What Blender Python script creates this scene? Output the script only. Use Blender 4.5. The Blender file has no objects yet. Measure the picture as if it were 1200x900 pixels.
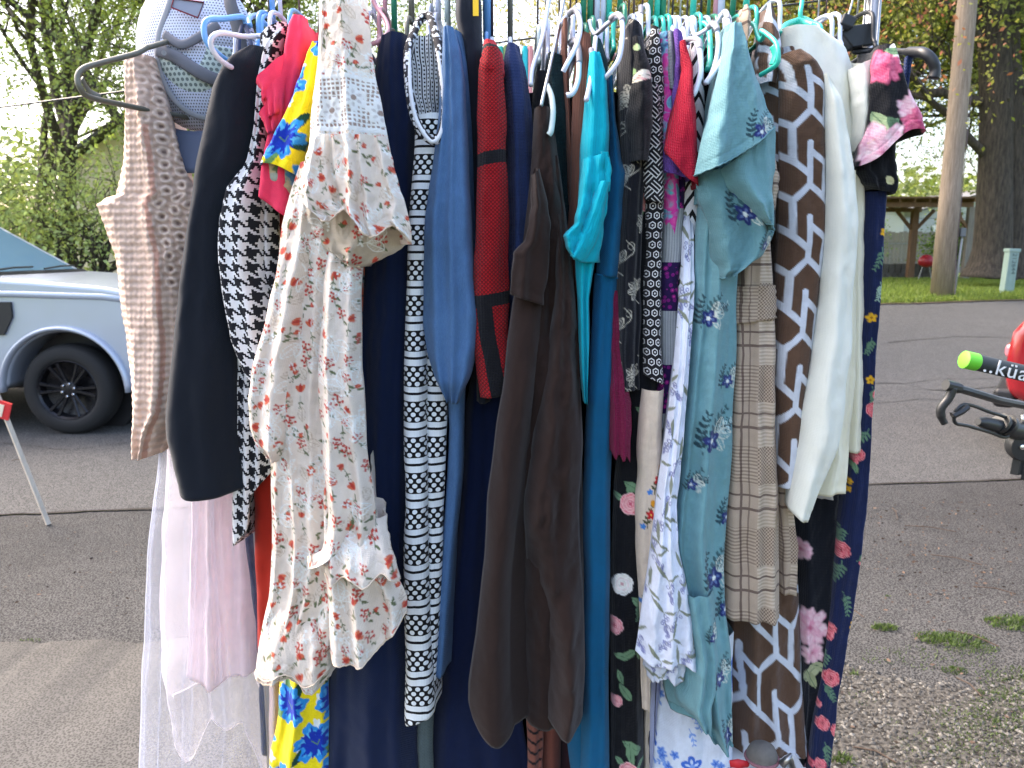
import bpy, math, random
import numpy as np
from mathutils import Vector, Matrix
R = math.radians
sc = bpy.context.scene
# ---------------------------------------------------------------- camera, world, sun, exposure
PITCH = R(9.8); CH = 1.65; F = 900.0
cam_d = bpy.data.cameras.new('camera'); cam = bpy.data.objects.new('camera', cam_d)
sc.collection.objects.link(cam); sc.camera = cam
cam.location = (0, 0, CH); cam.rotation_euler = (math.pi/2 - PITCH, 0, 0)
cam_d.sensor_width = 36; cam_d.lens = 27.0; cam_d.clip_end = 600; cam_d.clip_start = 0.05
cam_d.dof.use_dof = True; cam_d.dof.focus_distance = 1.28; cam_d.dof.aperture_fstop = 9.0
SUN_EL, SUN_AZ = R(50), R(-62)          # azimuth measured from +Y towards +X
w = bpy.data.worlds.new('World'); sc.world = w; w.use_nodes = True
wn = w.node_tree.nodes; wl = w.node_tree.links
sky = wn.new('ShaderNodeTexSky'); sky.sky_type = 'NISHITA'; sky.sun_disc = False
sky.sun_elevation = SUN_EL; sky.sun_rotation = SUN_AZ; sky.dust_density = 5.0; sky.air_density = 1.0; sky.ozone_density = 1.0
tnt = wn.new('ShaderNodeMix'); tnt.data_type = 'RGBA'; tnt.blend_type = 'MULTIPLY'; tnt.inputs[0].default_value = 1; tnt.inputs[7].default_value = (1.05, 1.0, .955, 1)   # thin high cloud greys the blue
wl.new(sky.outputs[0], tnt.inputs[6]); wl.new(tnt.outputs[2], wn['Background'].inputs[0]); wn['Background'].inputs[1].default_value = 0.15
sun_d = bpy.data.lights.new('sun', 'SUN'); sun = bpy.data.objects.new('sun', sun_d); sc.collection.objects.link(sun)
sun_d.energy = 0.5; sun_d.angle = R(25); sun_d.color = (1.0, 0.95, 0.87)
sd = Vector((math.sin(SUN_AZ)*math.cos(SUN_EL), math.cos(SUN_AZ)*math.cos(SUN_EL), math.sin(SUN_EL)))
sun.rotation_euler = sd.to_track_quat('Z', 'Y').to_euler()
sc.view_settings.view_transform = 'Standard'; sc.view_settings.look = 'None'; sc.view_settings.gamma = 1
sc.view_settings.exposure = 2.5
sc.cycles.max_bounces = 8; sc.cycles.transparent_max_bounces = 24; sc.cycles.use_denoising = True

# ---------------------------------------------------------------- helpers
rng = np.random.RandomState(7); random.seed(5)
def W(px, py, d):
    """the point on the plane Y = d that the photograph shows at pixel (px, py)"""
    a = (px-600)/F; b = (450-py)/F
    dy = math.cos(PITCH) + b*math.sin(PITCH); dz = -math.sin(PITCH) + b*math.cos(PITCH)
    return Vector((a*d/dy, d, CH + dz*d/dy))
def Wa(px, py, d):
    a = (px-600)/F; b = (450-py)/F
    dy = math.cos(PITCH) + b*math.sin(PITCH); dz = -math.sin(PITCH) + b*math.cos(PITCH)
    return np.stack([a*d/dy, d+0*a, CH + dz*d/dy], -1)
def lin(c):
    c = np.asarray(c, float)/255.0
    return tuple(np.where(c <= 0.04045, c/12.92, ((c+0.055)/1.055)**2.4))
def tag(o, label=None, cat=None, group=None, kind=None):
    if label: o['label'] = label
    if cat: o['category'] = cat
    if group: o['group'] = group
    if kind: o['kind'] = kind
    return o
def link(o, parent=None):
    sc.collection.objects.link(o)
    if parent is not None: o.parent = parent
    return o
def empty(name, loc=(0, 0, 0), rz=0):
    o = bpy.data.objects.new(name, None); o.location = loc; o.rotation_euler = (0, 0, rz); o.empty_display_size = .1
    return link(o)
def keep(o, parent):
    """parent o under an Empty that stands at its own place, keeping o where it is"""
    o.parent = parent
    o.matrix_parent_inverse = (Matrix.Translation(parent.location) @ parent.rotation_euler.to_matrix().to_4x4()).inverted()
    return o
def np_mesh(name, verts, quads, mat, parent=None, uv=None, col=None, smooth=True, mats=None):
    verts = np.asarray(verts, np.float32); quads = np.asarray(quads, np.int32)
    me = bpy.data.meshes.new(name); n, k = quads.shape
    me.vertices.add(len(verts)); me.vertices.foreach_set('co', verts.ravel())
    me.loops.add(n*k); me.loops.foreach_set('vertex_index', quads.ravel())
    me.polygons.add(n); me.polygons.foreach_set('loop_start', np.arange(0, n*k, k, dtype=np.int32))
    me.polygons.foreach_set('loop_total', np.full(n, k, np.int32))
    me.polygons.foreach_set('use_smooth', np.full(n, smooth))
    if uv is not None:
        l = me.uv_layers.new(name='UVMap'); l.data.foreach_set('uv', np.asarray(uv, np.float32)[quads.ravel()].ravel())
    if col is not None:
        a = me.color_attributes.new('Col', 'FLOAT_COLOR', 'POINT')
        a.data.foreach_set('color', np.concatenate([col, np.ones((len(col), 1))], 1).astype(np.float32).ravel())
    me.update(calc_edges=True); me.validate()
    o = bpy.data.objects.new(name, me); me.materials.append(mat); link(o)
    if parent is not None: keep(o, parent)
    return o
class MB:
    """collects boxes, tubes, prisms and lathes and links them as one mesh object"""
    def __init__(s): s.v = []; s.f = []; s.n = 0
    def add(s, v, f):
        s.v += [tuple(p) for p in v]; s.f += [tuple(i+s.n for i in q) for q in f]; s.n += len(v)
    def box(s, c, size, rot=None, taper=1.0):
        c = Vector(c); hx, hy, hz = [a/2 for a in size]; v = []
        for z in (-1, 1):
            k = 1 if z < 0 else taper
            for x, y in ((-1, -1), (1, -1), (1, 1), (-1, 1)):
                p = Vector((x*hx*k, y*hy*k, z*hz))
                if rot is not None: p = rot @ p
                v.append(c+p)
        s.add(v, [(3, 2, 1, 0), (4, 5, 6, 7), (0, 1, 5, 4), (1, 2, 6, 5), (2, 3, 7, 6), (3, 0, 4, 7)])
    def tube(s, pts, r, n=8, cap=True, flat=1.0, up=None):
        pts = [Vector(p) for p in pts]; m = len(pts)
        rr = r if hasattr(r, '__len__') else [r]*m; v = []; f = []; prev = None
        for i, p in enumerate(pts):
            t = (pts[min(i+1, m-1)]-pts[max(i-1, 0)])
            if t.length < 1e-9: t = Vector((0, 0, 1))
            t.normalize()
            a = (Vector(up) if up else Vector((0, 0, 1))) if prev is None else prev
            a = a - t*a.dot(t)
            if a.length < 1e-4: a = Vector((1, 0, 0)) - t*t.x
            if a.length < 1e-4: a = Vector((0, 1, 0)) - t*t.y
            a.normalize(); prev = a; b = t.cross(a)
            for k in range(n):
                an = 2*math.pi*k/n; v.append(p + a*math.cos(an)*rr[i] + b*math.sin(an)*rr[i]*flat)
        for i in range(m-1):
            for k in range(n):
                f.append((i*n+k, i*n+(k+1) % n, (i+1)*n+(k+1) % n, (i+1)*n+k))
        if cap: f.append(tuple(range(n))[::-1]); f.append(tuple((m-1)*n+k for k in range(n)))
        s.add(v, f)
    def prism(s, poly, a, b, axis='y'):
        """poly: (u, w) outline extruded from a to b along axis"""
        n = len(poly)
        def P(u, w, h): return (u, h, w) if axis == 'y' else ((h, u, w) if axis == 'x' else (u, w, h))
        v = [P(u, w, a) for u, w in poly] + [P(u, w, b) for u, w in poly]
        s.add(v, [tuple(range(n)), tuple(range(2*n-1, n-1, -1))] + [(i, i+n, (i+1) % n+n, (i+1) % n) for i in range(n)])
    def lathe(s, prof, c, n=40, axis='y'):
        c = Vector(c); v = []; f = []; m = len(prof)
        for k in range(n):
            a = 2*math.pi*k/n
            for r, h in prof:
                v.append(c + (Vector((r*math.cos(a), h, r*math.sin(a))) if axis == 'y' else Vector((r*math.cos(a), r*math.sin(a), h))))
        for k in range(n):
            for i in range(m-1):
                f.append((k*m+i, k*m+i+1, ((k+1) % n)*m+i+1, ((k+1) % n)*m+i))
        s.add(v, f)
    def build(s, name, mat, parent=None, smooth=False, bevel=0, seg=2, subd=0, auto=None):
        me = bpy.data.meshes.new(name); me.from_pydata([tuple(p) for p in s.v], [], s.f); me.update()
        me.materials.append(mat)
        if smooth: me.polygons.foreach_set('use_smooth', [True]*len(me.polygons))
        if auto:
            me.polygons.foreach_set('use_smooth', [True]*len(me.polygons)); me.set_sharp_from_angle(angle=R(auto))
        o = link(bpy.data.objects.new(name, me))
        if bevel:
            b = o.modifiers.new('bevel', 'BEVEL'); b.width = bevel; b.segments = seg; b.limit_method = 'ANGLE'; b.angle_limit = R(35)
            if not smooth and not auto:
                me.polygons.foreach_set('use_smooth', [True]*len(me.polygons)); b.harden_normals = True
        if subd: m_ = o.modifiers.new('subdivision', 'SUBSURF'); m_.levels = subd; m_.render_levels = subd
        if parent is not None: keep(o, parent)
        return o
def spline(pts, n=8):
    pts = [Vector(p) for p in pts]; out = []
    for i in range(len(pts)-1):
        a = pts[max(i-1, 0)]; b = pts[i]; c = pts[i+1]; d = pts[min(i+2, len(pts)-1)]
        for k in range(n):
            t = k/n; out.append(0.5*((2*b)+(c-a)*t+(2*a-5*b+4*c-d)*t*t+(3*b-a-3*c+d)*t**3))
    out.append(pts[-1]); return out
_tab = np.random.RandomState(11).rand(256, 256)
def noise(x, y, seed=0):
    x = np.asarray(x, float)+seed*17.37; y = np.asarray(y, float)+seed*9.73
    xi = np.floor(x).astype(int); yi = np.floor(y).astype(int); fx = x-xi; fy = y-yi
    fx = fx*fx*fx*(fx*(fx*6-15)+10); fy = fy*fy*fy*(fy*(fy*6-15)+10)
    g = lambda a, b: _tab[a % 256, b % 256]
    return (g(xi, yi)*(1-fx)+g(xi+1, yi)*fx)*(1-fy)+(g(xi, yi+1)*(1-fx)+g(xi+1, yi+1)*fx)*fy - 0.5
def fbm(x, y, seed=0, o=3):
    return sum(noise(x*2**k, y*2**k, seed+k)/2**k for k in range(o))

# ---------------------------------------------------------------- materials
class N:
    """arithmetic on shader sockets"""
    def __init__(s, nt, sock): s.nt = nt; s.s = sock
    def op(s, o, *a):
        n = s.nt.nodes.new('ShaderNodeMath'); n.operation = o
        for i, x in enumerate((s,)+a):
            if isinstance(x, N): s.nt.links.new(x.s, n.inputs[i])
            else: n.inputs[i].default_value = float(x)
        return N(s.nt, n.outputs[0])
    def __add__(s, o): return s.op('ADD', o)
    def __sub__(s, o): return s.op('SUBTRACT', o)
    def __mul__(s, o): return s.op('MULTIPLY', o)
    __radd__ = __add__; __rmul__ = __mul__
    def __rsub__(s, o): return (s*-1)+o
    def fr(s): return s.op('FRACT')
    def fl(s): return s.op('FLOOR')
    def lt(s, o): return s.op('LESS_THAN', o)
    def gt(s, o): return s.op('GREATER_THAN', o)
    def ab(s): return s.op('ABSOLUTE')
    def mod(s, m): return (s*(1.0/m)).fr()*m
    def mx(s, o): return s.op('MAXIMUM', o)
    def mn(s, o): return s.op('MINIMUM', o)
    def sin(s): return s.op('SINE')
    def inv(s): return (s*-1)+1.0
    def sqrt(s): return s.op('SQRT')
def newmat(name):
    m = bpy.data.materials.new(name); m.use_nodes = True; nt = m.node_tree
    return m, nt, nt.nodes['Principled BSDF']
def mixc(nt, fac, a, b, mode='MIX'):
    n = nt.nodes.new('ShaderNodeMix'); n.data_type = 'RGBA'; n.blend_type = mode
    for i, x in ((0, fac), (6, a), (7, b)):
        if isinstance(x, N): nt.links.new(x.s, n.inputs[i])
        elif isinstance(x, bpy.types.NodeSocket): nt.links.new(x, n.inputs[i])
        elif i == 0: n.inputs[0].default_value = x
        else: n.inputs[i].default_value = (*x[:3], 1)
    return n.outputs[2]
def uvxy(nt):
    t = nt.nodes.new('ShaderNodeTexCoord'); s = nt.nodes.new('ShaderNodeSeparateXYZ'); nt.links.new(t.outputs['UV'], s.inputs[0])
    return N(nt, s.outputs[0]), N(nt, s.outputs[1]), t
def ntex(nt, vec, scale, detail=3, rough=.6, kind='noise', dist=0):
    if kind == 'noise':
        n = nt.nodes.new('ShaderNodeTexNoise'); n.inputs['Detail'].default_value = detail; n.inputs['Roughness'].default_value = rough
        n.inputs['Distortion'].default_value = dist; o = n.outputs[0]
    else:
        n = nt.nodes.new('ShaderNodeTexVoronoi'); o = n.outputs[0]
    n.inputs['Scale'].default_value = scale
    if vec is not None: nt.links.new(vec, n.inputs['Vector'])
    return N(nt, o)
def bump(nt, bs, h, strength=.4, dist=.001):
    b = nt.nodes.new('ShaderNodeBump'); b.inputs['Strength'].default_value = strength; b.inputs['Distance'].default_value = dist
    nt.links.new(h.s if isinstance(h, N) else h, b.inputs['Height']); nt.links.new(b.outputs[0], bs.inputs['Normal'])
def ramp(nt, fac, stops):
    r = nt.nodes.new('ShaderNodeValToRGB'); nt.links.new(fac.s if isinstance(fac, N) else fac, r.inputs[0]); e = r.color_ramp.elements
    while len(e) < len(stops): e.new(.5)
    for i, (p, c) in enumerate(stops): e[i].position = p; e[i].color = (*c[:3], 1)
    return r.outputs[0]
def fabric(name, col=None, weave='plain', rough=.9, sheen=.08, var=.18, fuzz=0.0, transl=0.0, alpha=1.0, pattern=None, bs=.5):
    """cloth: col None takes the painted print; pattern(x, y, nt) returns a colour socket"""
    m, nt, b = newmat(name); x, y, tc = uvxy(nt); uv = tc.outputs['UV']
    if pattern: c = pattern(x, y, nt)
    elif col is None:
        a = nt.nodes.new('ShaderNodeVertexColor'); a.layer_name = 'Col'; c = a.outputs[0]
    else:
        rgb = nt.nodes.new('ShaderNodeRGB'); rgb.outputs[0].default_value = (*col, 1); c = rgb.outputs[0]
    nz = ntex(nt, uv, 55, 5, .7); nf = ntex(nt, uv, 900, 2, .6)
    f = (nz-.5)*(var*1.6)+(nf-.5)*(var*2.2)+1.0
    g = nt.nodes.new('ShaderNodeCombineColor')
    for i in range(3): nt.links.new(f.s, g.inputs[i])
    c = mixc(nt, 1.0, c, g.outputs[0], 'MULTIPLY')
    if fuzz:
        fz = ntex(nt, uv, 420, 6, .85).gt(.66)*fuzz
        c = mixc(nt, fz, c, (.35, .33, .3))
    nt.links.new(c, b.inputs['Base Color']); b.inputs['Roughness'].default_value = rough
    b.inputs['Sheen Weight'].default_value = sheen; b.inputs['Sheen Roughness'].default_value = .5
    b.inputs['Specular IOR Level'].default_value = .18
    if weave == 'plain': h = (x*2600).sin()*.5+(y*2600).sin()*.5+nf*1.2
    elif weave == 'twill': h = ((x+y)*2200).sin()+nf*1.6
    elif weave == 'knit': h = ((x*1500).sin()*.6+((y*1200)+(x*1500).sin()*1.2).sin())+nf
    elif weave == 'rib': h = (x*1500).sin()+nf*.6
    elif weave == 'grid': h = ((x+y)*1250).sin()*((x-y)*1250).sin()*2
    else: h = nf*1.5+nz*2
    bump(nt, b, h+nz*1.5, bs, .0006)
    out = nt.nodes['Material Output']; s = b.outputs[0]
    if transl:
        t = nt.nodes.new('ShaderNodeBsdfTranslucent'); nt.links.new(c, t.inputs[0]); mx = nt.nodes.new('ShaderNodeMixShader')
        mx.inputs[0].default_value = transl; nt.links.new(s, mx.inputs[1]); nt.links.new(t.outputs[0], mx.inputs[2]); s = mx.outputs[0]
    if alpha < 1:
        t = nt.nodes.new('ShaderNodeBsdfTransparent'); mx = nt.nodes.new('ShaderNodeMixShader'); mx.inputs[0].default_value = alpha
        nt.links.new(t.outputs[0], mx.inputs[1]); nt.links.new(s, mx.inputs[2]); s = mx.outputs[0]
    nt.links.new(s, out.inputs[0]); return m
def plain(name, col, rough=.5, metal=0, coat=0, noise_amt=.1, scale=60, bs=.15, spec=.5, bd=.001):
    m, nt, b = newmat(name); t = nt.nodes.new('ShaderNodeTexCoord'); nz = ntex(nt, t.outputs['Object'], scale, 5, .65)
    f = (nz-.5)*(2*noise_amt)+1.0; g = nt.nodes.new('ShaderNodeCombineColor')
    for i in range(3): nt.links.new(f.s, g.inputs[i])
    c = mixc(nt, 1.0, col, g.outputs[0], 'MULTIPLY'); nt.links.new(c, b.inputs['Base Color'])
    r = (nz-.5)*.3+rough; nt.links.new(r.s, b.inputs['Roughness']); b.inputs['Metallic'].default_value = metal
    b.inputs['Coat Weight'].default_value = coat; b.inputs['Coat Roughness'].default_value = .05; b.inputs['Specular IOR Level'].default_value = spec
    if bs: bump(nt, b, nz, bs, bd)
    return m

# ---------------------------------------------------------------- prints and embroidery, painted on the cloth's own points
class Print:
    """s, t: flat-cloth coordinates (millimetre-like units, 1 = 1/720 m); col, h: colour and thread height per point"""
    def __init__(p, s, t, base, px, py):
        p.s, p.t, p.px, p.py = s, t, px, py; p.col = np.empty(s.shape+(3,)); p.col[:] = base; p.h = np.zeros(s.shape)
        p.rowt = t.mean(1); p.r = random.Random(3)
    def loc(p, x, y):
        i = np.argmin((p.px-x)**2+(p.py-y)**2); i = np.unravel_index(i, p.s.shape); return float(p.s[i]), float(p.t[i])
    def win(p, cy, r):
        pad = np.ptp(p.t, axis=1).max()/2 + r
        i = np.where(np.abs(p.rowt-cy) <= pad)[0]
        return slice(i[0], i[-1]+1) if len(i) else slice(0, 0)
    def put(p, w, m, c, h=0.0, a=1.0):
        m = np.clip(m, 0, 1)*a
        p.col[w] = p.col[w]*(1-m[..., None]) + np.asarray(c)*m[..., None]
        if h: p.h[w] = np.maximum(p.h[w], m*h)
    def ell(p, x, y, a, b, ang, c, h=0.0, al=1.0, soft=.5, point=False, wob=0.0):
        w = p.win(y, max(a, b)+2); dx = p.s[w]-x; dy = p.t[w]-y; ca, sa = math.cos(ang), math.sin(ang)
        u = (dx*ca+dy*sa)/a; v = (-dx*sa+dy*ca)/b
        if point: q = np.abs(v)/np.maximum(1-u*u, 1e-3)**(.8); q = np.where(np.abs(u) < 1, q, 9); m = (1-q)*b/soft
        else:
            q = np.sqrt(u*u+v*v)
            if wob: q = q + wob*np.sin(np.arctan2(v, u)*5+x)
            m = (1-q)*min(a, b)/soft+.5
        p.put(w, m, c, h, al); return w, u, v, m
    def line(p, pts, wd, c, h=0.0, al=1.0):
        for (x0, y0), (x1, y1) in zip(pts[:-1], pts[1:]):
            r = math.hypot(x1-x0, y1-y0)/2; w = p.win((y0+y1)/2, r+wd+1)
            dx, dy = x1-x0, y1-y0; L = dx*dx+dy*dy+1e-9
            k = np.clip(((p.s[w]-x0)*dx+(p.t[w]-y0)*dy)/L, 0, 1)
            dd = np.hypot(p.s[w]-x0-k*dx, p.t[w]-y0-k*dy); p.put(w, (wd/2-dd)/.6+.5, c, h, al)
    def ring(p, x, y, r, wd, c, h=0.0, sq=1.0):
        w = p.win(y, r+wd); dd = np.abs(np.hypot((p.s[w]-x), (p.t[w]-y)*sq)-r); p.put(w, (wd/2-dd)/.6+.5, c, h)
    def leaf(p, x, y, ang, l, wd, c, vein=None, al=1.0):
        cx, cy = x+math.cos(ang)*l/2, y+math.sin(ang)*l/2
        p.ell(cx, cy, l/2, wd/2, ang, c, al=al, point=True)
        if vein is not None: p.line([(x, y), (x+math.cos(ang)*l*.95, y+math.sin(ang)*l*.95)], .7, vein)
    def oleaf(p, x, y, ang, l, wd, c, h=.0006, wid=1.1):
        """an outlined leaf with ribs, worked in thread"""
        w = p.win(y, l+3); ca, sa = math.cos(ang), math.sin(ang); dx = p.s[w]-x; dy = p.t[w]-y
        u = (dx*ca+dy*sa)/l; v = (-dx*sa+dy*ca); prof = wd/2*np.sin(np.pi*np.clip(u, 0, 1))**.8
        ins = (u > 0) & (u < 1); e = np.abs(np.abs(v)-prof)
        m = np.where(ins, np.maximum((wid/2-e)/.6+.5, np.where(np.abs(v) < prof, np.maximum((wid/2-np.abs(v))/.6+.5, (np.cos((u*l+np.abs(v)*.8)*2*np.pi/3.6)-.35)*.8), 0)), 0)
        p.put(w, m, c, h)
    def flower(p, x, y, r, n, c, c2=None, cc=None, ang=None, h=0.0):
        a0 = p.r.random()*6 if ang is None else ang
        for k in range(n):
            a = a0+2*math.pi*k/n; p.ell(x+math.cos(a)*r*.55, y+math.sin(a)*r*.55, r*.52, r*.36, a, c, h=h)
            if c2 is not None: p.ell(x+math.cos(a)*r*.42, y+math.sin(a)*r*.42, r*.28, r*.12, a, c2)
        if cc is not None: p.ell(x, y, r*.24, r*.24, 0, cc, h=h)
    def tulip(p, x, y, ang, r, c, c2):
        for da, k in ((-.55, 1), (.55, 1), (0, 1.05)):
            a = ang+da; p.ell(x+math.cos(a)*r*.5, y+math.sin(a)*r*.5, r*.55*k, r*.27, a, c if da else c2, point=da == 0)
    def berries(p, x, y, r, c, n=8):
        for k in range(n):
            a = k*2.4; q = r*math.sqrt(k/n); p.ell(x+math.cos(a)*q, y+math.sin(a)*q*1.1, r*.26, r*.24, 0, c)
    def rose(p, x, y, r, out, mid, core, edge):
        q = p.r
        for ring_, (k, n, c) in enumerate(((.62, 7, out), (.42, 6, mid), (.22, 5, out), (.08, 3, core))):
            a0 = q.random()*6
            for i in range(n):
                a = a0+2*math.pi*i/n; cx, cy = x+math.cos(a)*r*k, y+math.sin(a)*r*k; s = r*(.46-.1*ring_)
                cc = np.asarray(c)*(.88+.24*q.random())
                p.ell(cx, cy, s*1.05, s*.85, a+1.57, edge); p.ell(cx-math.cos(a)*r*.05, cy-math.sin(a)*r*.05, s*.96, s*.75, a+1.57, cc)
        p.ell(x, y, r*.1, r*.08, 0, core)
    def peony(p, x, y, r, cw=(238, 214, 220), cp=(218, 140, 168)):
        q = p.r; w_, pk, dp = C(*cw), C(*cp), C(160, 44, 92)
        for k, (n, rr, sz) in enumerate(((9, .72, .42), (8, .55, .40), (7, .38, .34), (6, .2, .26))):
            a0 = q.random()*6
            for i in range(n):
                a = a0+6.283*i/n+q.uniform(-.2, .2); R_ = r*rr*q.uniform(.85, 1.15); t = q.random()*(.35+.18*k)
                cx, cy = x+math.cos(a)*R_, y+math.sin(a)*R_; c = np.asarray(w_)*(1-t)+np.asarray(pk)*t
                p.ell(cx, cy, r*sz, r*sz*.66, a+q.uniform(-.3, .3), np.asarray(pk)*.9, soft=2.2, wob=.10); p.ell(cx+math.cos(a)*r*.05, cy+math.sin(a)*r*.05, r*sz*.9, r*sz*.56, a, c, soft=3.5, wob=.12)
        p.ell(x, y, r*.2, r*.14, .4, dp, soft=4, al=.8)
    def sprig(p, x, y, ang, l, c, n=6, lw=5, ll=9, stem=.9, al=1.0, fill=True):
        pts = []; a = ang
        for k in range(n+1):
            pts.append((x, y)); a += .12; x += math.cos(a)*l/n; y += math.sin(a)*l/n
        p.line(pts, stem, c, al=al)
        for k, (X, Y) in enumerate(pts[1:], 1):
            for sgn in (-1, 1):
                aa = ang+.12*k+sgn*.8; q = 1-.5*k/n
                if fill: p.leaf(X, Y, aa, ll*q, lw*q, c, al=al)
                else: p.oleaf(X, Y, aa, ll*q, lw*q, c, 0, .8)
    def scatter(p, gap, fn, seed=0, jit=.4, margin=0):
        q = random.Random(seed); s0, s1, t0, t1 = p.s.min(), p.s.max(), p.t.min(), p.t.max(); i = 0; y = t0
        while y < t1+gap*.5:
            x = s0+(i % 2)*gap/2
            while x < s1+gap*.5:
                fn(p, x+q.uniform(-jit, jit)*gap, y+q.uniform(-jit, jit)*gap, q); x += gap
            y += gap*.87; i += 1

# ---------------------------------------------------------------- cloth
def smooth1(a, k):
    if k < 2: return a
    pad = np.concatenate([2*a[0]-a[1:k+1][::-1], a, 2*a[-1]-a[-k-1:-1][::-1]])
    ker = np.hanning(2*k+1); ker /= ker.sum(); return np.convolve(pad, ker, 'same')[k:-k]
def outline(pts, nv, sm, arc):
    p = np.array(pts, float)
    if arc: q = np.concatenate([[0], np.cumsum(np.hypot(*np.diff(p, axis=0).T))]); q /= q[-1]
    else: q = (p[:, 1]-p[0, 1])/(p[-1, 1]-p[0, 1]+1e-9)
    t = np.linspace(0, 1, nv); x = np.interp(t, q, p[:, 0]); y = np.interp(t, q, p[:, 1]); k = max(1, int(sm*nv))
    k = min(k, nv//3); return smooth1(x, k), smooth1(y, k)
def cloth(name, L, Rr, d, mat, step=4.0, b=.022, nf=3, amp=.006, fw=.09, folds=None, wr=.002, seed=0, paint=None, base=(.5, .5, .5),
          parent=None, back=.32, slot=None, hem=None, topf=None, disp=None, arc=False, sm=.03, conv=.3, tilt=0.0, trim=None, p_round=3.0, lift=.2, dfun=None, drift=.12):
    """A hanging garment, or a piece of one: a closed sleeve of cloth whose front runs between the side edges L and Rr (points seen
    at distance d), with folds, rounded edges and flanks that run back towards its hanger on the bar."""
    nv = max(8, int(abs(L[-1][1]-L[0][1])/step)) if not arc else max(8, int(sum(math.dist(a, c) for a, c in zip(L[:-1], L[1:]))/step))
    xl, yl = outline(L, nv, sm, arc); xr, yr = outline(Rr, nv, sm, arc)
    wmax = np.max(np.hypot(xr-xl, yr-yl)); nu = max(7, int(wmax/step)+1)
    u = np.linspace(0, 1, nu)[None, :]; v = np.linspace(0, 1, nv)[:, None]; rs = np.random.RandomState(seed+100)
    X = xl[:, None]*(1-u)+xr[:, None]*u; Y = yl[:, None]*(1-u)+yr[:, None]*u
    if hem is not None: Y = Y + hem(u)*np.clip((v-.75)/.25, 0, 1)**2
    if topf is not None: Y = Y + topf(u)*np.clip((.25-v)/.25, 0, 1)**2
    if paint is None and mat.name.startswith('printed'): paint = lambda p: None
    wob_ = np.clip(v*4, 0, 1)*np.clip((xr-xl)[:, None]/30, .2, 1)
    X = X + wob_*(1.8*noise(v*11, 0*v+seed, 3)*(1-u)+1.8*noise(v*10, 0*v+seed, 8)*u)*1.6
    wd = np.hypot(xr-xl, yr-yl)[:, None]/720.0
    D = np.zeros((nv, nu))
    if folds is None:
        folds = [((k+.5+rs.uniform(-.25, .25))/nf, fw*rs.uniform(.8, 1.4)*(3/nf)**.5, amp*rs.uniform(.7, 1.3)*(1 if rs.rand() < .75 else -.8), rs.uniform(-drift, drift)) for k in range(nf)]
    for (c, fwid, a, dr) in folds:
        cc = c+dr*(v-.3)+.06*noise(v*4, v*0+seed, int(c*50)); e = (u-cc)/fwid
        D += 1.7*a*np.exp(-e*e)*(.35+.75*v)
    sc_ = wd*720/12
    D += wr*4.2*fbm(X/24+seed+.25*noise(X/60, Y/60, seed), Y/120, seed, 3) + wr*1.5*fbm(X/13+Y/50, Y/34, seed+5, 3) + wr*.5*fbm(X/5, Y/9, seed+9, 2)
    if step <= 3.5 and nv > 40:
        yb = Y[-1:, :]; D -= .0011*np.exp(-((Y-yb+11)/1.6)**2)     # the stitched hem
    edge = np.clip(1-np.abs(2*u-1)**p_round, 0, 1)
    D = D*np.clip(edge*2.5, 0, 1)
    if disp is not None: D = D + disp(u+0*v, v+0*u, X, Y)
    mid = ((xl+xr)/2)[:, None]
    seg_ = np.hypot(np.diff(X, axis=1), np.diff(D, axis=1)*560); S = np.concatenate([0*X[:, :1], np.cumsum(seg_, 1)], 1); S = S-S.mean(1, keepdims=True); T = Y - 0*X
    Pt = Wa(X, Y, d)
    yoff = -np.minimum(b, wd*.5)*edge - D - tilt*v
    if dfun is not None: yoff = yoff + dfun(u+0*v, v+0*u)
    Pt[..., 1] += yoff
    ns = 4 if step > 2.5 else 6
    sx = W((xl[0]+xr[0])/2 if slot is None else slot, 50, d+.5*back)[0]
    # the flanks go round the back: left flank, front, right flank, back
    ws = (np.arange(1, ns+1)/ns)**1.3
    el = Pt[:, :1, :]; er = Pt[:, -1:, :]; mx_ = (el+er)/2
    def flank(e, wv):
        wv = wv[None, :, None]; o = e+0*wv; k = wv*(1-.0*wv); hw = np.abs(er-el)[..., :1]
        tgt = sx + (e[..., :1]-mx_[..., :1])*conv
        # lower down the cloth hangs under its own slot as well
        o[..., :1] = e[..., :1]*(1-k)+tgt*k + .003*np.sin(wv*9+v[..., None]*6+seed)
        o[..., 1:2] = e[..., 1:2] + back*wv
        o[..., 2:3] = e[..., 2:3] + lift*back*wv*np.clip(1-3*v[..., None], 0, 1)*(.3+.7*wv)
        return o
    Lf = flank(el, ws)[:, ::-1]; Rf = flank(er, ws)
    A = np.concatenate([Lf, Pt, Rf], 1); nc = A.shape[1]
    sL = (S[:, :1] - ws[None, ::-1]*back*600); sR = (S[:, -1:] + ws[None, :]*back*600)
    SS = np.concatenate([sL, S, sR], 1); TT = np.concatenate([T[:, :1]+0*sL, T, T[:, -1:]+0*sR], 1)
    XX = np.concatenate([0*sL-999, X, 0*sR-999], 1); YY = np.concatenate([0*sL-999, Y, 0*sR-999], 1)
    col = None
    if paint is not None:
        p = Print(SS, TT, base, XX, YY); paint(p); col = np.clip(p.col*(1+.10*fbm(SS/9, TT/9, seed, 3)[..., None]+.08*fbm(SS/50, TT/70, seed+3, 2)[..., None]), 0, 1)
        fl = .75; col[:, :ns] = col[:, :ns]*(1-fl)+np.array(base)*fl; col[:, -ns:] = col[:, -ns:]*(1-fl)+np.array(base)*fl
        A[..., 1] -= p.h
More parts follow.
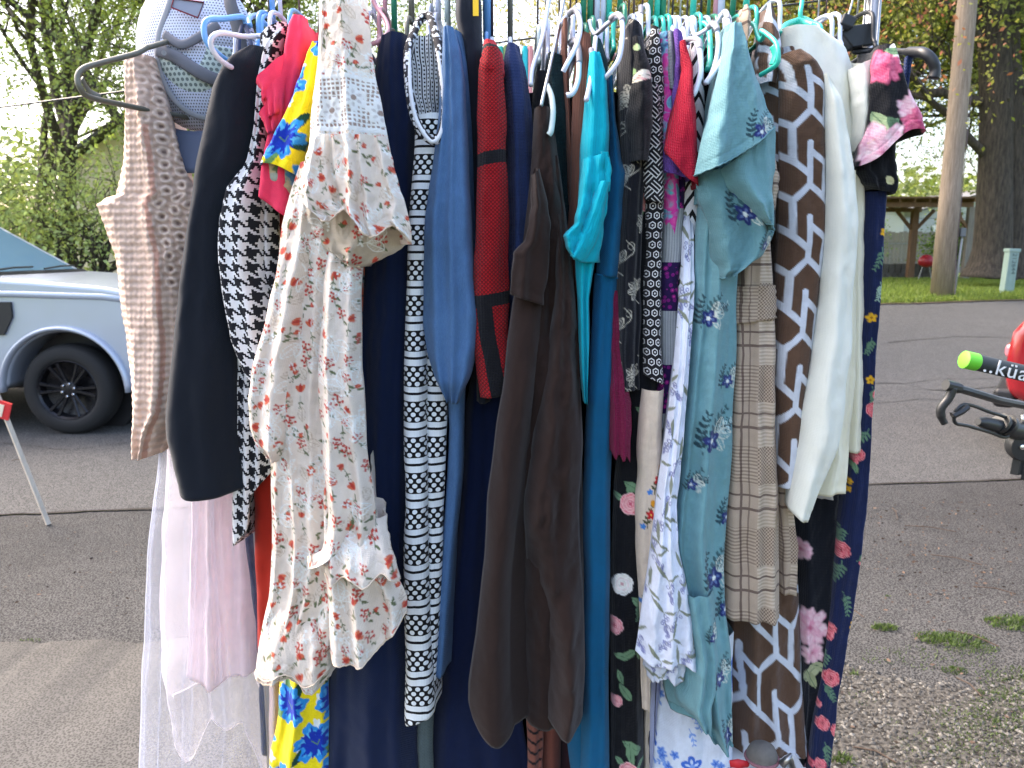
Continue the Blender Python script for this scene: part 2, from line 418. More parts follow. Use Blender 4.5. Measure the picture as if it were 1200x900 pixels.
    # the hem turns in and up
    last = A[-1]; cen = last.mean(0); inn = last + (cen-last)*np.array([.06, .03, 0]); inn2 = inn.copy(); inn[:, 2] += .001; inn[:, 1] += .0015; inn2[:, 2] += .007; inn2[:, 1] += .004; inn2 += (cen-inn2)*np.array([.04, .06, 0])
    A = np.concatenate([A, inn[None], inn2[None]], 0); SS = np.concatenate([SS, SS[-1:], SS[-1:]]); TT = np.concatenate([TT, TT[-1:]+2, TT[-1:]+20])
    if col is not None: col = np.concatenate([col, col[-1:], col[-1:]*.9])
    nr = A.shape[0]; i = np.arange(nr-1)[:, None]; j = np.arange(nc)[None, :]; jn = (j+1) % nc
    q = np.stack([i*nc+j, (i+1)*nc+j, (i+1)*nc+jn, i*nc+jn], -1).reshape(-1, 4)
    uv = np.stack([SS/720, -TT/720], -1).reshape(-1, 2)
    o = np_mesh(name, A.reshape(-1, 3), q, mat, parent, uv, None if col is None else col.reshape(-1, 3))
    if trim:
        st = max(1, int(3/step)); pts = [Vector(q)+Vector((0, -.0004, .0006*math.sin(i*2.1+seed))) for i, q in enumerate(A[nv-1, ns:ns+nu:st])]
        mb = MB(); mb.tube(pts, trim[1], 6); mb.build('rolled_hem', trim[0], parent, smooth=True)
    return o
def root_of(pts, d):
    p = W(pts[0], pts[1], d); return (p.x, d+.15, p.z)

# ---------------------------------------------------------------- cloth materials
def pat_hound(x, y, nt):
    t = nt.nodes.new('ShaderNodeTexCoord'); n1 = (ntex(nt, t.outputs['UV'], 260, 2)-.5)*.0028
    x = x+n1; y = y-n1*1.3; th = .0029
    i = (x*(1/th)).fl(); j = (y*(1/th)).fl(); wa = i.mod(8).lt(3.5); we = j.mod(8).lt(3.5); ov = (i+j).mod(4).lt(1.5)
    v = wa*ov + we*ov.inv(); return mixc(nt, v, (.72, .72, .74), (.012, .013, .018))
def pat_plaid(x, y, nt):
    k = 1/.0056; hs = (y*k).fr().lt(.5); vs = (x*k).fr().lt(.5); zx = x.mod(.088).lt(.036); zy = y.mod(.13).lt(.06)
    chk = (hs+vs).mod(2)
    f = zx*zy*chk + zx*zy.inv()*hs*.75 + zx.inv()*zy*hs*.7 + zx.inv()*zy.inv()*((x*900).fr().lt(.5)*.35)
    c = mixc(nt, f*.72, lin((178, 160, 142)), lin((88, 70, 58)))
    c = mixc(nt, zx*zy.inv()*.3, c, lin((222, 208, 188)))
    ln = ((x.mod(.088)-.062).ab().lt(.0022)).mx((x.mod(.088)-.0745).ab().lt(.0012)*.7)
    hl = ((y.mod(.13)-.09).ab().lt(.0022)).mx((y.mod(.13)-.112).ab().lt(.0016))
    return mixc(nt, ln.mx(hl)*.72, c, lin((66, 44, 44)))
def pat_dots(x, y, nt):
    s = 1/720; P = 41*s; q = y.mod(P)*(1/s)
    sx = x*(1/(9.6*s)); row = (q*(1/5.6)).fl(); fx = (sx+row*.5).fr()-.5; fy = (q*(1/5.6)).fr()-.5
    d = (fx*fx*(9.6*9.6)+fy*fy*(6.4*6.4)).lt(8.6); ins = q.lt(22.4)
    st = (q.gt(23.6)*q.lt(31)).mx(q.gt(34)*q.lt(40.2))
    return mixc(nt, (d*ins).mx(st), (.008, .008, .01), (.78, .82, .86))
def pat_red(x, y, nt):
    d = ((x+y)*980).sin().gt(.52).mx(((x-y)*980).sin().gt(.52)); py = y*-720; px = x*720
    c = mixc(nt, d*.8, lin((196, 24, 34)), lin((66, 10, 18)))
    b1 = (py-(186-px*.18)).ab().lt(7.5); b2 = (py-(351-px*.15)).ab().lt(7.5)
    b3 = ((px-(py-395)*.13)+3).ab().lt(9.5)*py.gt(351)
    return mixc(nt, b1.mx(b2).mx(b3), c, (.008, .008, .012))
def pat_hex(x, y, nt):
    k = 1/.0125; a = (x*k); r = (y*k*.8); o = (r.fl()*.5); fx = ((a+o).fr()-.5).ab(); fy = (r.fr()-.5).ab(); q = fx.mx(fx*.5+fy*.9)
    ring = q.gt(.27)*q.lt(.38); dot = q.lt(.1); return mixc(nt, ring.mx(dot), (.012, .012, .015), (.7, .7, .72))
def pat_maze(x, y, nt):
    k = 1/.017; a = (x+y)*k*.7; c = (x-y)*k*.7; f = a.fl()+c.fl(); sel = f.mod(2).gt(.5)
    v = (a*3).fr().lt(.3)*sel + (c*3).fr().lt(.3)*sel.inv(); return mixc(nt, v, (.012, .012, .015), (.62, .62, .62))
def pat_chev(x, y, nt):
    px = x*720; py = y*720; f = ((py+px.ab()*1.7)*(1/23)).fr(); return mixc(nt, f.lt(.34), (.8, .8, .84), (.012, .012, .015))
def pat_denim(c1, c2):
    def f(x, y, nt):
        t = nt.nodes.new('ShaderNodeTexCoord'); mp = nt.nodes.new('ShaderNodeMapping'); mp.inputs['Scale'].default_value = (900, 120, 1)
        nt.links.new(t.outputs['UV'], mp.inputs[0]); n = ntex(nt, mp.outputs[0], 1, 4); n2 = ntex(nt, t.outputs['UV'], 700, 3)
        return mixc(nt, (n*.6+n2*.5-.05), c1, c2)
    return f
def pat_tiedye(x, y, nt):
    t = nt.nodes.new('ShaderNodeTexCoord'); n = ntex(nt, t.outputs['UV'], 22, 2, .5, dist=1.2)
    return ramp(nt, n, [(.3, lin((60, 40, 110))), (.42, lin((120, 190, 215))), (.5, lin((215, 60, 165))), (.58, lin((225, 90, 170))), (.68, lin((90, 200, 210)))])
def pat_patch(x, y, nt):
    t = nt.nodes.new('ShaderNodeTexCoord'); v = ntex(nt, t.outputs['UV'], 110, kind='vor'); n = ntex(nt, t.outputs['UV'], 60, 3)
    pr = mixc(nt, v.gt(.42), lin((118, 28, 112)), lin((40, 22, 70))); pr = mixc(nt, (v-.15).ab().lt(.06), pr, lin((200, 60, 150)))
    gr = mixc(nt, ((x*720)*.33).fr().lt(.3)*.5, lin((160, 165, 170)), lin((96, 100, 106)))
    return mixc(nt, (y*-720-245).mod(118).gt(62), gr, pr)
def pat_glit(x, y, nt):
    t = nt.nodes.new('ShaderNodeTexCoord'); v = ntex(nt, t.outputs['UV'], 1600, 2).gt(.64)
    return mixc(nt, v*.6, lin((14, 34, 40)), lin((90, 140, 140)))
def pat_lavband(x, y, nt):
    px = x*720; return mixc(nt, (px*(1/7)).fr().lt(.22), lin((168, 172, 200)), lin((14, 14, 22)))
FB = {}
def fb(k, *a, **kw):
    if k not in FB: FB[k] = fabric(k, *a, **kw)
    return FB[k]
f_black = fb('black_crepe', lin((20, 26, 36)), sheen=.15, weave='twill', var=.08, bs=.25)
f_hound = fb('houndstooth_wool', pattern=pat_hound, weave='none')
f_rust = fb('rust_jersey', lin((150, 46, 34)), weave='knit')
f_red = fb('brick_red_jersey', lin((158, 40, 28)), weave='none', bs=.3)
f_pink = fb('coral_pink_crepe', lin((232, 62, 98)), weave='twill', transl=.1)
f_paint = fb('printed_cotton', None, weave='plain', sheen=.15, var=.12)
f_chif = fb('printed_chiffon', None, weave='plain', sheen=.2, var=.12, transl=.15)
f_cro = fb('crocheted_cotton', None, weave='none', var=.2, bs=.8)
f_navy = fb('navy_ponte', lin((16, 30, 62)), weave='twill', sheen=.12)
f_navy2 = fb('navy_sweater_knit', lin((38, 52, 92)), weave='knit', sheen=.12)
f_navy3 = fb('deep_navy_jersey', lin((14, 26, 58)), weave='none', sheen=.1)
f_dots = fb('dotted_stripe_jersey', pattern=pat_dots, weave='rib', bs=.3, var=.08)
f_denim = fb('blue_chambray', pattern=pat_denim(lin((38, 74, 124)), lin((104, 142, 184))), weave='twill')
f_redk = fb('red_textured_knit', pattern=pat_red, weave='grid', bs=.9)
f_brown = fb('dark_brown_wool', lin((42, 29, 25)), weave='none', fuzz=.22, sheen=.12, var=.25)
f_glit = fb('dark_teal_glitter_knit', pattern=pat_glit, weave='knit')
f_copper = fb('copper_brown_jersey', lin((116, 78, 66)), weave='rib')
f_turq = fb('turquoise_slub_cotton', lin((8, 168, 190)), weave='rib', transl=.08, bs=.35)
f_teal = fb('blue_teal_twill', lin((14, 88, 128)), weave='twill')
f_crim = fb('crimson_lace', lin((128, 18, 66)), weave='grid', bs=1)
f_grey = fb('grey_marl_jersey', lin((140, 144, 148)), weave='knit')
f_purp = fb('purple_towelling', lin((112, 76, 168)), weave='grid', bs=.9)
f_crims = fb('crimson_waffle_knit', lin((184, 14, 52)), weave='grid', bs=1)
f_tie = fb('tie_dyed_jersey', pattern=pat_tiedye)
f_patch = fb('patchwork_jersey', pattern=pat_patch)
f_hex = fb('black_white_geometric_jersey', pattern=pat_hex)
f_maze = fb('black_white_maze_jersey', pattern=pat_maze)
f_chev = fb('chevron_jersey', pattern=pat_chev)
f_plaid = fb('glen_plaid_wool', pattern=pat_plaid, weave='none')
f_cream = fb('ivory_crepe', lin((226, 228, 218)), weave='plain', var=.05, bs=.2, transl=.08)
f_cream2 = fb('warm_ivory_crepe', lin((228, 224, 204)), weave='plain', var=.05, bs=.2)
f_bone = fb('bone_twill', lin((206, 190, 172)), weave='twill')
f_lav = fb('lavender_striped_cotton', pattern=pat_lavband)
f_bk = fb('black_jersey', lin((16, 17, 24)), weave='knit', var=.1, bs=.3)
f_hood = fb('charcoal_fleece', lin((34, 38, 48)), weave='none', sheen=.12)
f_dt = fb('bottle_green_velvet', lin((22, 66, 74)), weave='none', sheen=.15)
f_sage = fb('sage_grey_jersey', lin((84, 96, 98)), weave='knit')
f_terr = fb('terracotta_jersey', lin((104, 60, 50)), weave='none')
C = lambda *a: lin(a)

# ---------------------------------------------------------------- painted prints
def pr_cream(seed=0, raise_=True):
    def go(p):
        p.r = random.Random(seed)
        red, org, grn, wht, bei = C(188, 66, 56), C(214, 108, 78), C(104, 112, 78), C(240, 242, 240), C(186, 166, 146)
        p.col *= (1+.06*fbm(p.s/60, p.t/60, seed)[..., None])
        p.scatter(30, lambda p, x, y, q: (p.oleaf(x, y, q.uniform(0, 6.28), 17, 9, C(196, 178, 158), 0, .8)) if q.random() < .8 else None, seed+3)
        def m(p, x, y, q):
            k = q.random()
            if k < .36: p.tulip(x, y, q.uniform(0, 6.28), q.uniform(6.5, 9.5), org, red); p.sprig(x, y+5, 1.4+q.uniform(-.5, .5), 13, grn, 2, 3, 6)
            elif k < .72: p.berries(x, y, q.uniform(5, 7.5), red, 9); p.line([(x, y), (x+4, y+13)], .8, grn); p.leaf(x+3, y+9, .6, 8, 3.4, grn)
            else:
                for _ in range(3): p.leaf(x+q.uniform(-6, 6), y+q.uniform(-6, 6), q.uniform(0, 6.28), 8, 3.6, grn)
                p.tulip(x+5, y-5, q.uniform(0, 6.28), 5, red, org)
        p.scatter(24, m, seed)
        def e(p, x, y, q):
            if q.random() < .85:
                a = q.uniform(0, 6.28)
                p.oleaf(x, y, a, 25, 14, wht); p.oleaf(x, y, a+1.05, 22, 12, wht)
                for k in range(4): p.ell(x-math.cos(a+k*.5)*(6+k), y-math.sin(a+k*.5)*(6+k), 1.5, 1.5, 0, wht, .0006)
                p.line([(x, y), (x-math.cos(a)*13, y-math.sin(a+.4)*13)], 1, wht, .0004)
        p.scatter(40, e, seed+8)
    return go
def lace_band(y0, y1):
    def go(p):
        wht, dk = C(236, 238, 238), C(160, 140, 130)
        m = ((p.t > y0) & (p.t < y1)).astype(float); w = slice(0, p.s.shape[0]); p.put(w, m, dk)
        g = (np.minimum(np.abs((p.s/5.2) % 1-.5), np.abs((p.t/5.2) % 1-.5)) < .2)*1.0; p.put(w, m*g, wht, .0006)
        for k, x in enumerate(np.arange(p.s.min(), p.s.max(), 29)):
            p.flower(x+8, (y0+y1)/2+(8 if k % 2 else -6), 15, 6, wht, C(206, 204, 204), dk, h=.001); p.ring(x+8, (y0+y1)/2+(8 if k % 2 else -6), 4, 1.4, wht, .001)
        for e in (y0, y1):
            w_ = np.abs(p.t-e) < 2.4; p.put(w, w_*1.0, wht, .0008)
            for x in np.arange(p.s.min(), p.s.max(), 7): p.ring(x, e+(-3 if e == y0 else 3), 3.4, 1.3, wht, .0008)
    return go
def seq(*f):
    def go(p):
        for g in f: g(p)
    return go
def pr_yellow(seed=0):
    def go(p):
        cob, sky_, wht, grn, dgr = C(18, 50, 168), C(40, 140, 218), C(226, 234, 236), C(96, 140, 84), C(16, 70, 58)
        p.r = random.Random(seed)
        def m(p, x, y, q):
            for _ in range(3): p.ell(x+q.uniform(-22, 22), y+q.uniform(-22, 22), 8, 5, q.uniform(0, 3), wht, wob=.2)
            for k in range(4): p.leaf(x+q.uniform(-4, 4), y, q.uniform(0, 6.28), 34, 13, grn if k % 2 else dgr)
            a0 = q.uniform(0, 6)
            for k in range(6):
                a = a0+k*1.05; p.ell(x+math.cos(a)*13, y+math.sin(a)*13, 12, 8, a, sky_, wob=.12)
                p.ell(x+math.cos(a)*10, y+math.sin(a)*10, 8, 5, a, C(86, 176, 232), wob=.2)
            for k in range(9): a = a0+k*.7; p.ell(x+math.cos(a)*9, y+math.sin(a)*9, 9, 3.2, a+.3, cob, wob=.25)
            p.ell(x, y, 7, 6, 0, cob, wob=.3); p.line([(x-4, y-2), (x+3, y+3), (x+5, y-3)], 1.2, grn)
        p.scatter(60, m, seed, .25)
    return go
def pr_knit(p):
    """crochet: fine ridges, an openwork panel down the right side"""
    a = C(206, 180, 164)
    p.col *= (1+.10*np.cos(p.t*2*np.pi/8.6+.5*np.sin(p.s*.5)))[..., None]
    pk = (1/(1+np.exp(-(p.s-9)/2.0)))*(1/(1+np.exp((p.t-345)/6)))
    w = slice(0, p.s.shape[0]); cell = (np.hypot(((p.s/15) % 1-.5)*15, ((p.t/15+.5*np.floor(p.s/15)) % 1-.5)*15))
    p.put(w, pk*.55, C(160, 132, 118)); p.put(w, pk*np.clip((1.8-np.abs(cell-5))/1, 0, 1), C(224, 200, 184), .002)
    p.put(w, pk*np.clip((2.6-cell)/1, 0, 1), C(112, 92, 84)); p.put(w, (np.abs(p.s-9) < 3)*1.0*(p.t > 150), C(196, 140, 120), 0, .7)
def knit_disp(u, v, X, Y): return .0011*np.cos(Y*2*np.pi/8.6+.5*np.sin(X*.5))+.0006*np.cos(X*2*np.pi/6)
def pr_geo(seed=0, off=(0, 0), sc_0=1.0):
    """brown cloth crossed by pale blue bands that fork and bend"""
    def go(p):
        c = C(198, 204, 216); sc_ = sc_0*.66
        a, b = 62*sc_, 150*sc_
        s0, s1, t0, t1 = p.s.min()-a, p.s.max()+a, p.t.min()-b, p.t.max()+b
        i = math.floor(s0/a)
        while i*a < s1:
            j = math.floor(t0/b)
            while j*b < t1:
                x = i*a+off[0]; y = j*b+off[1]+(b/2 if i % 2 else 0)
                for q in ([(x, y), (x, y+b*.56), (x+a, y+b*.94), (x+a, y+b*1.06)], [(x, y+b*.56), (x-a*.5, y+b*.785)], [(x+a*.5, y+b*.28), (x+a*.5, y+b*.75)], [(x+a, y+b*.06), (x+a*.5, y+b*.28), (x, y+b*.1)]): p.line(q, 6.9, c)
                j += 1
            i += 1
    return go
def pr_roses(gap, r, seed=0, leafc=(108, 140, 108), o=(226, 132, 142), m_=(240, 176, 178), c_=(190, 70, 96), e_=(250, 214, 208), prob=.8):
    def go(p):
        p.r = random.Random(seed)
        def m(p, x, y, q):
            if q.random() > prob: return
            for k in range(5): a = q.uniform(0, 6.28); p.leaf(x+math.cos(a)*r*.5, y+math.sin(a)*r*.5, a, r*1.5, r*.7, C(*leafc), C(60, 90, 70))
            p.rose(x, y, r, C(*o), C(*m_), C(*c_), C(*e_))
        p.scatter(gap, m, seed)
    return go
def pr_at(items, base_fn=None):
    """motifs at places read off the photograph: (kind, x, y, size)"""
    def go(p):
        if base_fn: base_fn(p)
        for it in items:
            k, x, y, r = it[:4]; x, y = p.loc(x, y)
            r = r*(.8 if k in ('red', 'rose') else .72 if k == 'yel' else 1)
            if k == 'rose':
                for a in it[4] if len(it) > 4 else (): p.leaf(x+math.cos(a)*r*.7, y+math.sin(a)*r*.7, a, r*1.3, r*.62, C(112, 144, 110), C(56, 84, 62))
                p.rose(x, y, r, C(220, 128, 138), C(232, 158, 162), C(196, 88, 106), C(240, 186, 186))
            elif k == 'red': p.rose(x, y, r, C(200, 70, 88), C(220, 104, 116), C(150, 36, 58), C(236, 150, 154))
            elif k == 'white': p.rose(x, y, r, C(226, 222, 214), C(238, 224, 220), C(206, 160, 160), C(246, 244, 240))
            elif k == 'peony': p.peony(x, y, r)
            elif k == 'mag': p.peony(x, y, r, (222, 120, 150), (166, 40, 92))
            elif k == 'leaf': p.leaf(x, y, it[4], r, r*.48, C(*(it[5] if len(it) > 5 else (110, 142, 108))), C(70, 96, 74))
            elif k == 'spr': p.sprig(x, y, it[4], r, C(*(it[5] if len(it) > 5 else (96, 128, 104))), 5, 4, 8)
            elif k == 'yel': p.flower(x, y, r, 5, C(226, 172, 40), None, C(150, 90, 20))
            elif k == 'blu': p.flower(x, y, r, 5, C(34, 50, 110), C(80, 110, 160), C(230, 230, 220))
            elif k == 'dot': p.ell(x, y, r, r, 0, C(*it[4]))
            elif k == 'line': p.line([p.loc(*q) for q in it[5]], it[3], C(*it[4]), .0004)
    return go
def pr_vine(col=(188, 182, 168), gap=52, seed=0):
    def go(p):
        def m(p, x, y, q):
            a = q.uniform(-.6, .6)+1.2; pts = [(x+11*math.sin(k*.75), y+k*5-20) for k in range(9)]; p.line(pts, .9, C(*col), .0003)
            for k in range(5): p.oleaf(x-8, y+4, 2.2+k*.75, 15, 7, C(*col), .0004, 1.0)
            p.ring(x+7, y-14, 4, .8, C(*col), .0003)
        p.scatter(gap, m, seed, .15)
    return go
def pr_sprigs(seed=0, cf=(120, 124, 168), cl=(128, 134, 118), gap=34):
    def go(p):
        def m(p, x, y, q):
            a = q.uniform(.6, 2.4); p.leaf(x, y, a+2.6, 24, 5, C(*cl)); p.leaf(x, y, a-1.7, 17, 4, C(*cl)); p.line([(x, y), (x+math.cos(a)*20, y+math.sin(a)*20)], .9, C(*cl))
            for k in range(12): d = 4+k*1.8; o = q.uniform(-6, 6)*(1-k/16); p.ring(x+math.cos(a)*d-math.sin(a)*o, y+math.sin(a)*d+math.cos(a)*o, 1.7, 1.0, C(*cf))
        p.scatter(gap, m, seed)
    return go
def pr_blueflo(seed=0):
    def go(p):
        b1, b2 = C(58, 104, 200), C(120, 156, 224)
        def m(p, x, y, q):
            k = q.random()
            if k < .35: p.flower(x, y, 12, 5, b1, C(200, 216, 240), b2); p.sprig(x, y+6, 1.2, 20, b1, 4, 4.5, 9)
            elif k < .8:
                for _ in range(4): p.flower(x+q.uniform(-12, 12), y+q.uniform(-10, 10), 5.2, 5, b2, b1, b1)
                p.sprig(x, y, q.uniform(0, 6), 20, b2, 4, 4, 7)
            else: p.sprig(x, y, q.uniform(0, 6), 17, b2, 3, 4, 8)
        p.scatter(33, m, seed)
    return go
def emb(p, x, y, k=1.0, q=random):
    """a worked spray on the teal dress: dark stems, pale petals, one navy flower"""
    dk, pale, nav = C(38, 66, 76), C(176, 204, 206), C(34, 46, 104)
    p.sprig(x-10*k, y+18*k, -1.9, 36*k, dk, 6, 5*k, 10*k); p.sprig(x-2*k, y+8*k, -1.45, 34*k, C(56, 90, 98), 6, 5*k, 9*k)
    p.sprig(x+6*k, y+4*k, -.9, 26*k, pale, 4, 6*k, 8*k); p.sprig(x+4*k, y-2*k, -.5, 22*k, dk, 4, 7*k, 12*k, fill=False)
    for a in (0, 1.1, 2.3): p.oleaf(x+6*k, y+2*k, a-1.2, 17*k, 9*k, C(196, 204, 196), .0005, 1.2)
    p.flower(x, y+6*k, 10*k, 5, nav, C(90, 110, 160), C(220, 228, 226), h=.0006)
def pr_teal(items=(), hemline=None):
    def go(p):
        for it in items:
            x, y = p.loc(it[0], it[1]); emb(p, x, y, it[2])
        if hemline: pass
    return go
def pr_bone(p):
    q = random.Random(4)
    for k, (x, y) in enumerate([(765, 560), (757, 600), (766, 645), (756, 690), (764, 735)]):
        X, Y = p.loc(x, y); p.sprig(X, Y+14, -1.5+q.uniform(-.3, .3), 26, C(70, 74, 50), 5, 4, 7); p.flower(X+4, Y-2, 5.5, 5, C(186, 26, 40), None, C(240, 200, 90))
        p.flower(X-5, Y+12, 3.6, 5, C(60, 120, 190)); p.ell(X+6, Y-16, 2.6, 4, 0, C(206, 140, 30))
m_steel = plain('brushed_steel', (.45, .46, .47), .35, 1, scale=200)
m_wire = plain('bronze_wire', lin((98, 84, 88)), .35, .8, scale=300)
m_black = plain('black_plastic', lin((34, 36, 40)), .45, scale=200)
m_white = plain('white_plastic', lin((206, 212, 230)), .38, scale=200, noise_amt=.05)
m_greyp = plain('grey_rubber', lin((140, 140, 146)), .7, scale=200)
m_tealp = plain('teal_plastic', lin((56, 190, 168)), .3, scale=200, noise_amt=.06)
m_greenp = plain('green_plastic', lin((38, 128, 98)), .3, scale=200)
m_bluep = plain('blue_plastic', lin((104, 160, 218)), .32, scale=200, noise_amt=.06)
m_pinkp = plain('pink_plastic', lin((206, 150, 160)), .35, scale=200)
m_olive = plain('olive_plastic', lin((98, 98, 88)), .5, scale=200)
m_clear = plain('frosted_plastic', lin((190, 206, 206)), .2, scale=200)

# ---------------------------------------------------------------- ground, road, gravel
def gz(y):
    t = np.clip((np.asarray(y, float)-6.4)/9.0, 0, 1); return .80*(t*t*(1.6-.6*t)*.55+t*.45)
def Wg(px, py):
    """the ground point seen at a pixel"""
    d0 = 1.0
    for _ in range(400):
        p = W(px, py, d0)
        if p.z <= float(gz(d0)): break
        d0 *= 1.012
    return Vector((p.x, d0, float(gz(d0))))
def far_edge(x): return 14.3+.16*(np.asarray(x)-6.8)
def crack_y(x): return 5.05+.11*np.asarray(x)
def mat_ground(name, c1, c2, c3, big=.35, grit=170, bs=.7, bd=.006, pebble=0, dark=.5):
    m, nt, b = newmat(name); t = nt.nodes.new('ShaderNodeTexCoord'); o = t.outputs['Object']
    g = ntex(nt, o, grit, 3, .7); v = ntex(nt, o, grit*.7, kind='vor'); big_ = ntex(nt, o, big, 6, .65); mid = ntex(nt, o, 6, 5, .7)
    c = ramp(nt, g*.65+v*.5, [(.36, c1), (.5, c2), (.63, c3)])
    f = ((big_-.5)*dark+(mid-.5)*.4)+1.0; k = nt.nodes.new('ShaderNodeCombineColor')
    for i in range(3): nt.links.new(f.s, k.inputs[i])
    nt.links.new(mixc(nt, 1.0, c, k.outputs[0], 'MULTIPLY'), b.inputs['Base Color']); b.inputs['Roughness'].default_value = .9; b.inputs['Specular IOR Level'].default_value = .25
    bump(nt, b, g*.6+v*.6+mid*.8, bs, bd); return m
m_asph = mat_ground('asphalt', (.008, .0082, .0084), (.035, .0342, .033), (.108, .105, .101), grit=160, bs=1, bd=.006)
m_old = mat_ground('worn_asphalt', (.003, .0031, .0034), (.0172, .0168, .0162), (.078, .076, .073), grit=165, bs=1, bd=.006, dark=1.5)
m_conc = mat_ground('weathered_concrete', (.024, .023, .022), (.047, .0455, .043), (.09, .087, .083), grit=170, bs=.5, bd=.003, dark=.7)
m_grav = mat_ground('gravel_bed', (.010, .009, .0075), (.03, .027, .023), (.075, .07, .062), grit=70, bs=1, bd=.012, dark=.9)
m_lawn = mat_ground('lawn_soil', (.06, .09, .02), (.12, .17, .035), (.20, .26, .06), grit=40, bs=.6, bd=.03, big=.5, dark=.8)
def sheet(name, x0, x1, nx, ylo, yhi, ny, mat, dz, kind='structure'):
    X = np.linspace(x0, x1, nx); K = np.linspace(0, 1, ny); lo = ylo(X) if callable(ylo) else ylo+0*X; hi = yhi(X) if callable(yhi) else yhi+0*X
    Y = lo[None, :]*(1-K[:, None])+hi[None, :]*K[:, None]; Z = gz(Y)+dz
    v = np.stack([X[None, :]+0*Y, Y, Z], -1).reshape(-1, 3); i = np.arange(ny-1)[:, None]; j = np.arange(nx-1)[None, :]
    return tag(np_mesh(name, v, np.stack([i*nx+j, i*nx+j+1, (i+1)*nx+j+1, (i+1)*nx+j], -1).reshape(-1, 4), mat), kind=kind)
wob = lambda a, f, s: (lambda X: a*noise(X*f, X*0+s)*2)
sheet('ground', -300, 300, 61, -60, 420, 241, m_lawn, -.09)
sheet('lawn', -60, 60, 241, lambda X: far_edge(X)-.02, 60, 120, m_lawn, -.004)
sheet('road', -60, 60, 241, lambda X: crack_y(X)+wob(.02, 3, 1)(X), far_edge, 61, m_asph, 0.0)
sheet('driveway', -9, 9, 401, -8, lambda X: crack_y(X)+wob(.02, 3, 1)(X)-.012, 31, m_old, -.004)
slab = sheet('concrete_slab', -6, .35, 240, -8, lambda X: 3.02+.055*(X+2)+wob(.02, 5, 4)(X)+wob(.01, 22, 9)(X), 12, m_conc, .012)
slab.modifiers.new('thickness', 'SOLIDIFY').thickness = .03
sheet('gravel_patch', .35, 6, 200, -8, lambda X: 2.95+wob(.25, 1.8, 6)(X)+wob(.06, 9, 2)(X)-.12*np.maximum(X-1.7, 0), 12, m_grav, .006)
def strip(name, pts, wd, mat, dz=.004, seed=0, kind='structure'):
    """a thin ragged line lying on the ground"""
    out = []; q = np.array(pts, float); L = np.concatenate([[0], np.cumsum(np.hypot(*np.diff(q, axis=0).T))]); n = int(L[-1]/.03)+2
    s = np.linspace(0, L[-1], n); x = np.interp(s, L, q[:, 0]); y = np.interp(s, L, q[:, 1]); y = y+.05*fbm(s*2.2, s*0+seed, seed, 4); x = x+.03*fbm(s*3, s*0+9, seed, 3)
    ww = wd*(.45+1.5*np.abs(fbm(s*5, s*0+3, seed+2, 3))); v = []
    for sg in (-1, 1): v.append(np.stack([x, y+sg*ww/2, gz(y)+dz], -1))
    v = np.concatenate(v); i = np.arange(n-1); return tag(np_mesh(name, v, np.stack([i, i+1, i+1+n, i+n], -1), mat), kind=kind)
m_crack = plain('crack_dirt', (.022, .018, .014), .95, scale=40, noise_amt=.4)
X = np.linspace(-8, 8, 30); strip('road_crack', list(zip(X, crack_y(X)-.01)), .035, m_crack, .005, 1)
P2 = lambda l: [tuple(Wg(*p)[:2]) for p in l]
strip('road_crack', P2([(1020, 450), (1060, 452), (1090, 459), (1130, 458), (1200, 452)]), .03, m_crack, .005, 2)
strip('road_crack', P2([(1066, 452), (1100, 447), (1150, 445), (1200, 441)]), .016, m_crack, .005, 3)
strip('road_crack', P2([(1020, 476), (1080, 470), (1140, 473)]), .014, m_crack, .005, 4)
strip('road_crack', P2([(1040, 402), (1120, 396), (1200, 398)]), .03, m_crack, .005, 5)
strip('road_crack', P2([(0, 520), (80, 528), (150, 522)]), .012, m_crack, .005, 6)
strip('kerb_dirt', [(x, float(far_edge(x))) for x in np.arange(-30, 30, 2.)], .22, plain('kerb_soil', (.09, .065, .04), .95, scale=20, noise_amt=.5), .012, 7)
def scatter_quads(name, pts, sz, mat, col, tilt=1.0, parent=None, seed=0, kind='stuff', aspect=.55):
    """many small leaf-shaped faces"""
    rs = np.random.RandomState(seed); n = len(pts); pts = np.asarray(pts); s = sz*(.6+.8*rs.rand(n))[:, None]
    a = rs.normal(size=(n, 3)); a[:, 2] *= tilt; a /= np.linalg.norm(a, axis=1)[:, None]
    b = np.cross(a, rs.normal(size=(n, 3))); b /= np.linalg.norm(b, axis=1)[:, None]+1e-9
    v = np.stack([pts-a*s*.5, pts+b*s*aspect*.5, pts+a*s*.5, pts-b*s*aspect*.5], 1).reshape(-1, 3)
    q = np.arange(4*n).reshape(n, 4); c = np.repeat(col, 4, axis=0)
    return tag(np_mesh(name, v, q, mat, parent, None, c, smooth=False), kind=kind)
def mat_leaf(name, tr=.45, rough=.6):
    m, nt, b = newmat(name); a = nt.nodes.new('ShaderNodeVertexColor'); a.layer_name = 'Col'; nt.links.new(a.outputs[0], b.inputs['Base Color']); b.inputs['Roughness'].default_value = rough
    t = nt.nodes.new('ShaderNodeBsdfTranslucent'); nt.links.new(mixc(nt, 1, a.outputs[0], (1.0, 1.0, .6), 'MULTIPLY'), t.inputs[0]); mx = nt.nodes.new('ShaderNodeMixShader'); mx.inputs[0].default_value = tr
    nt.links.new(b.outputs[0], mx.inputs[1]); nt.links.new(t.outputs[0], mx.inputs[2]); nt.links.new(mx.outputs[0], nt.nodes['Material Output'].inputs[0]); return m
m_leaf = mat_leaf('leaves'); m_peb = mat_leaf('pebble_stone', 0, .85)
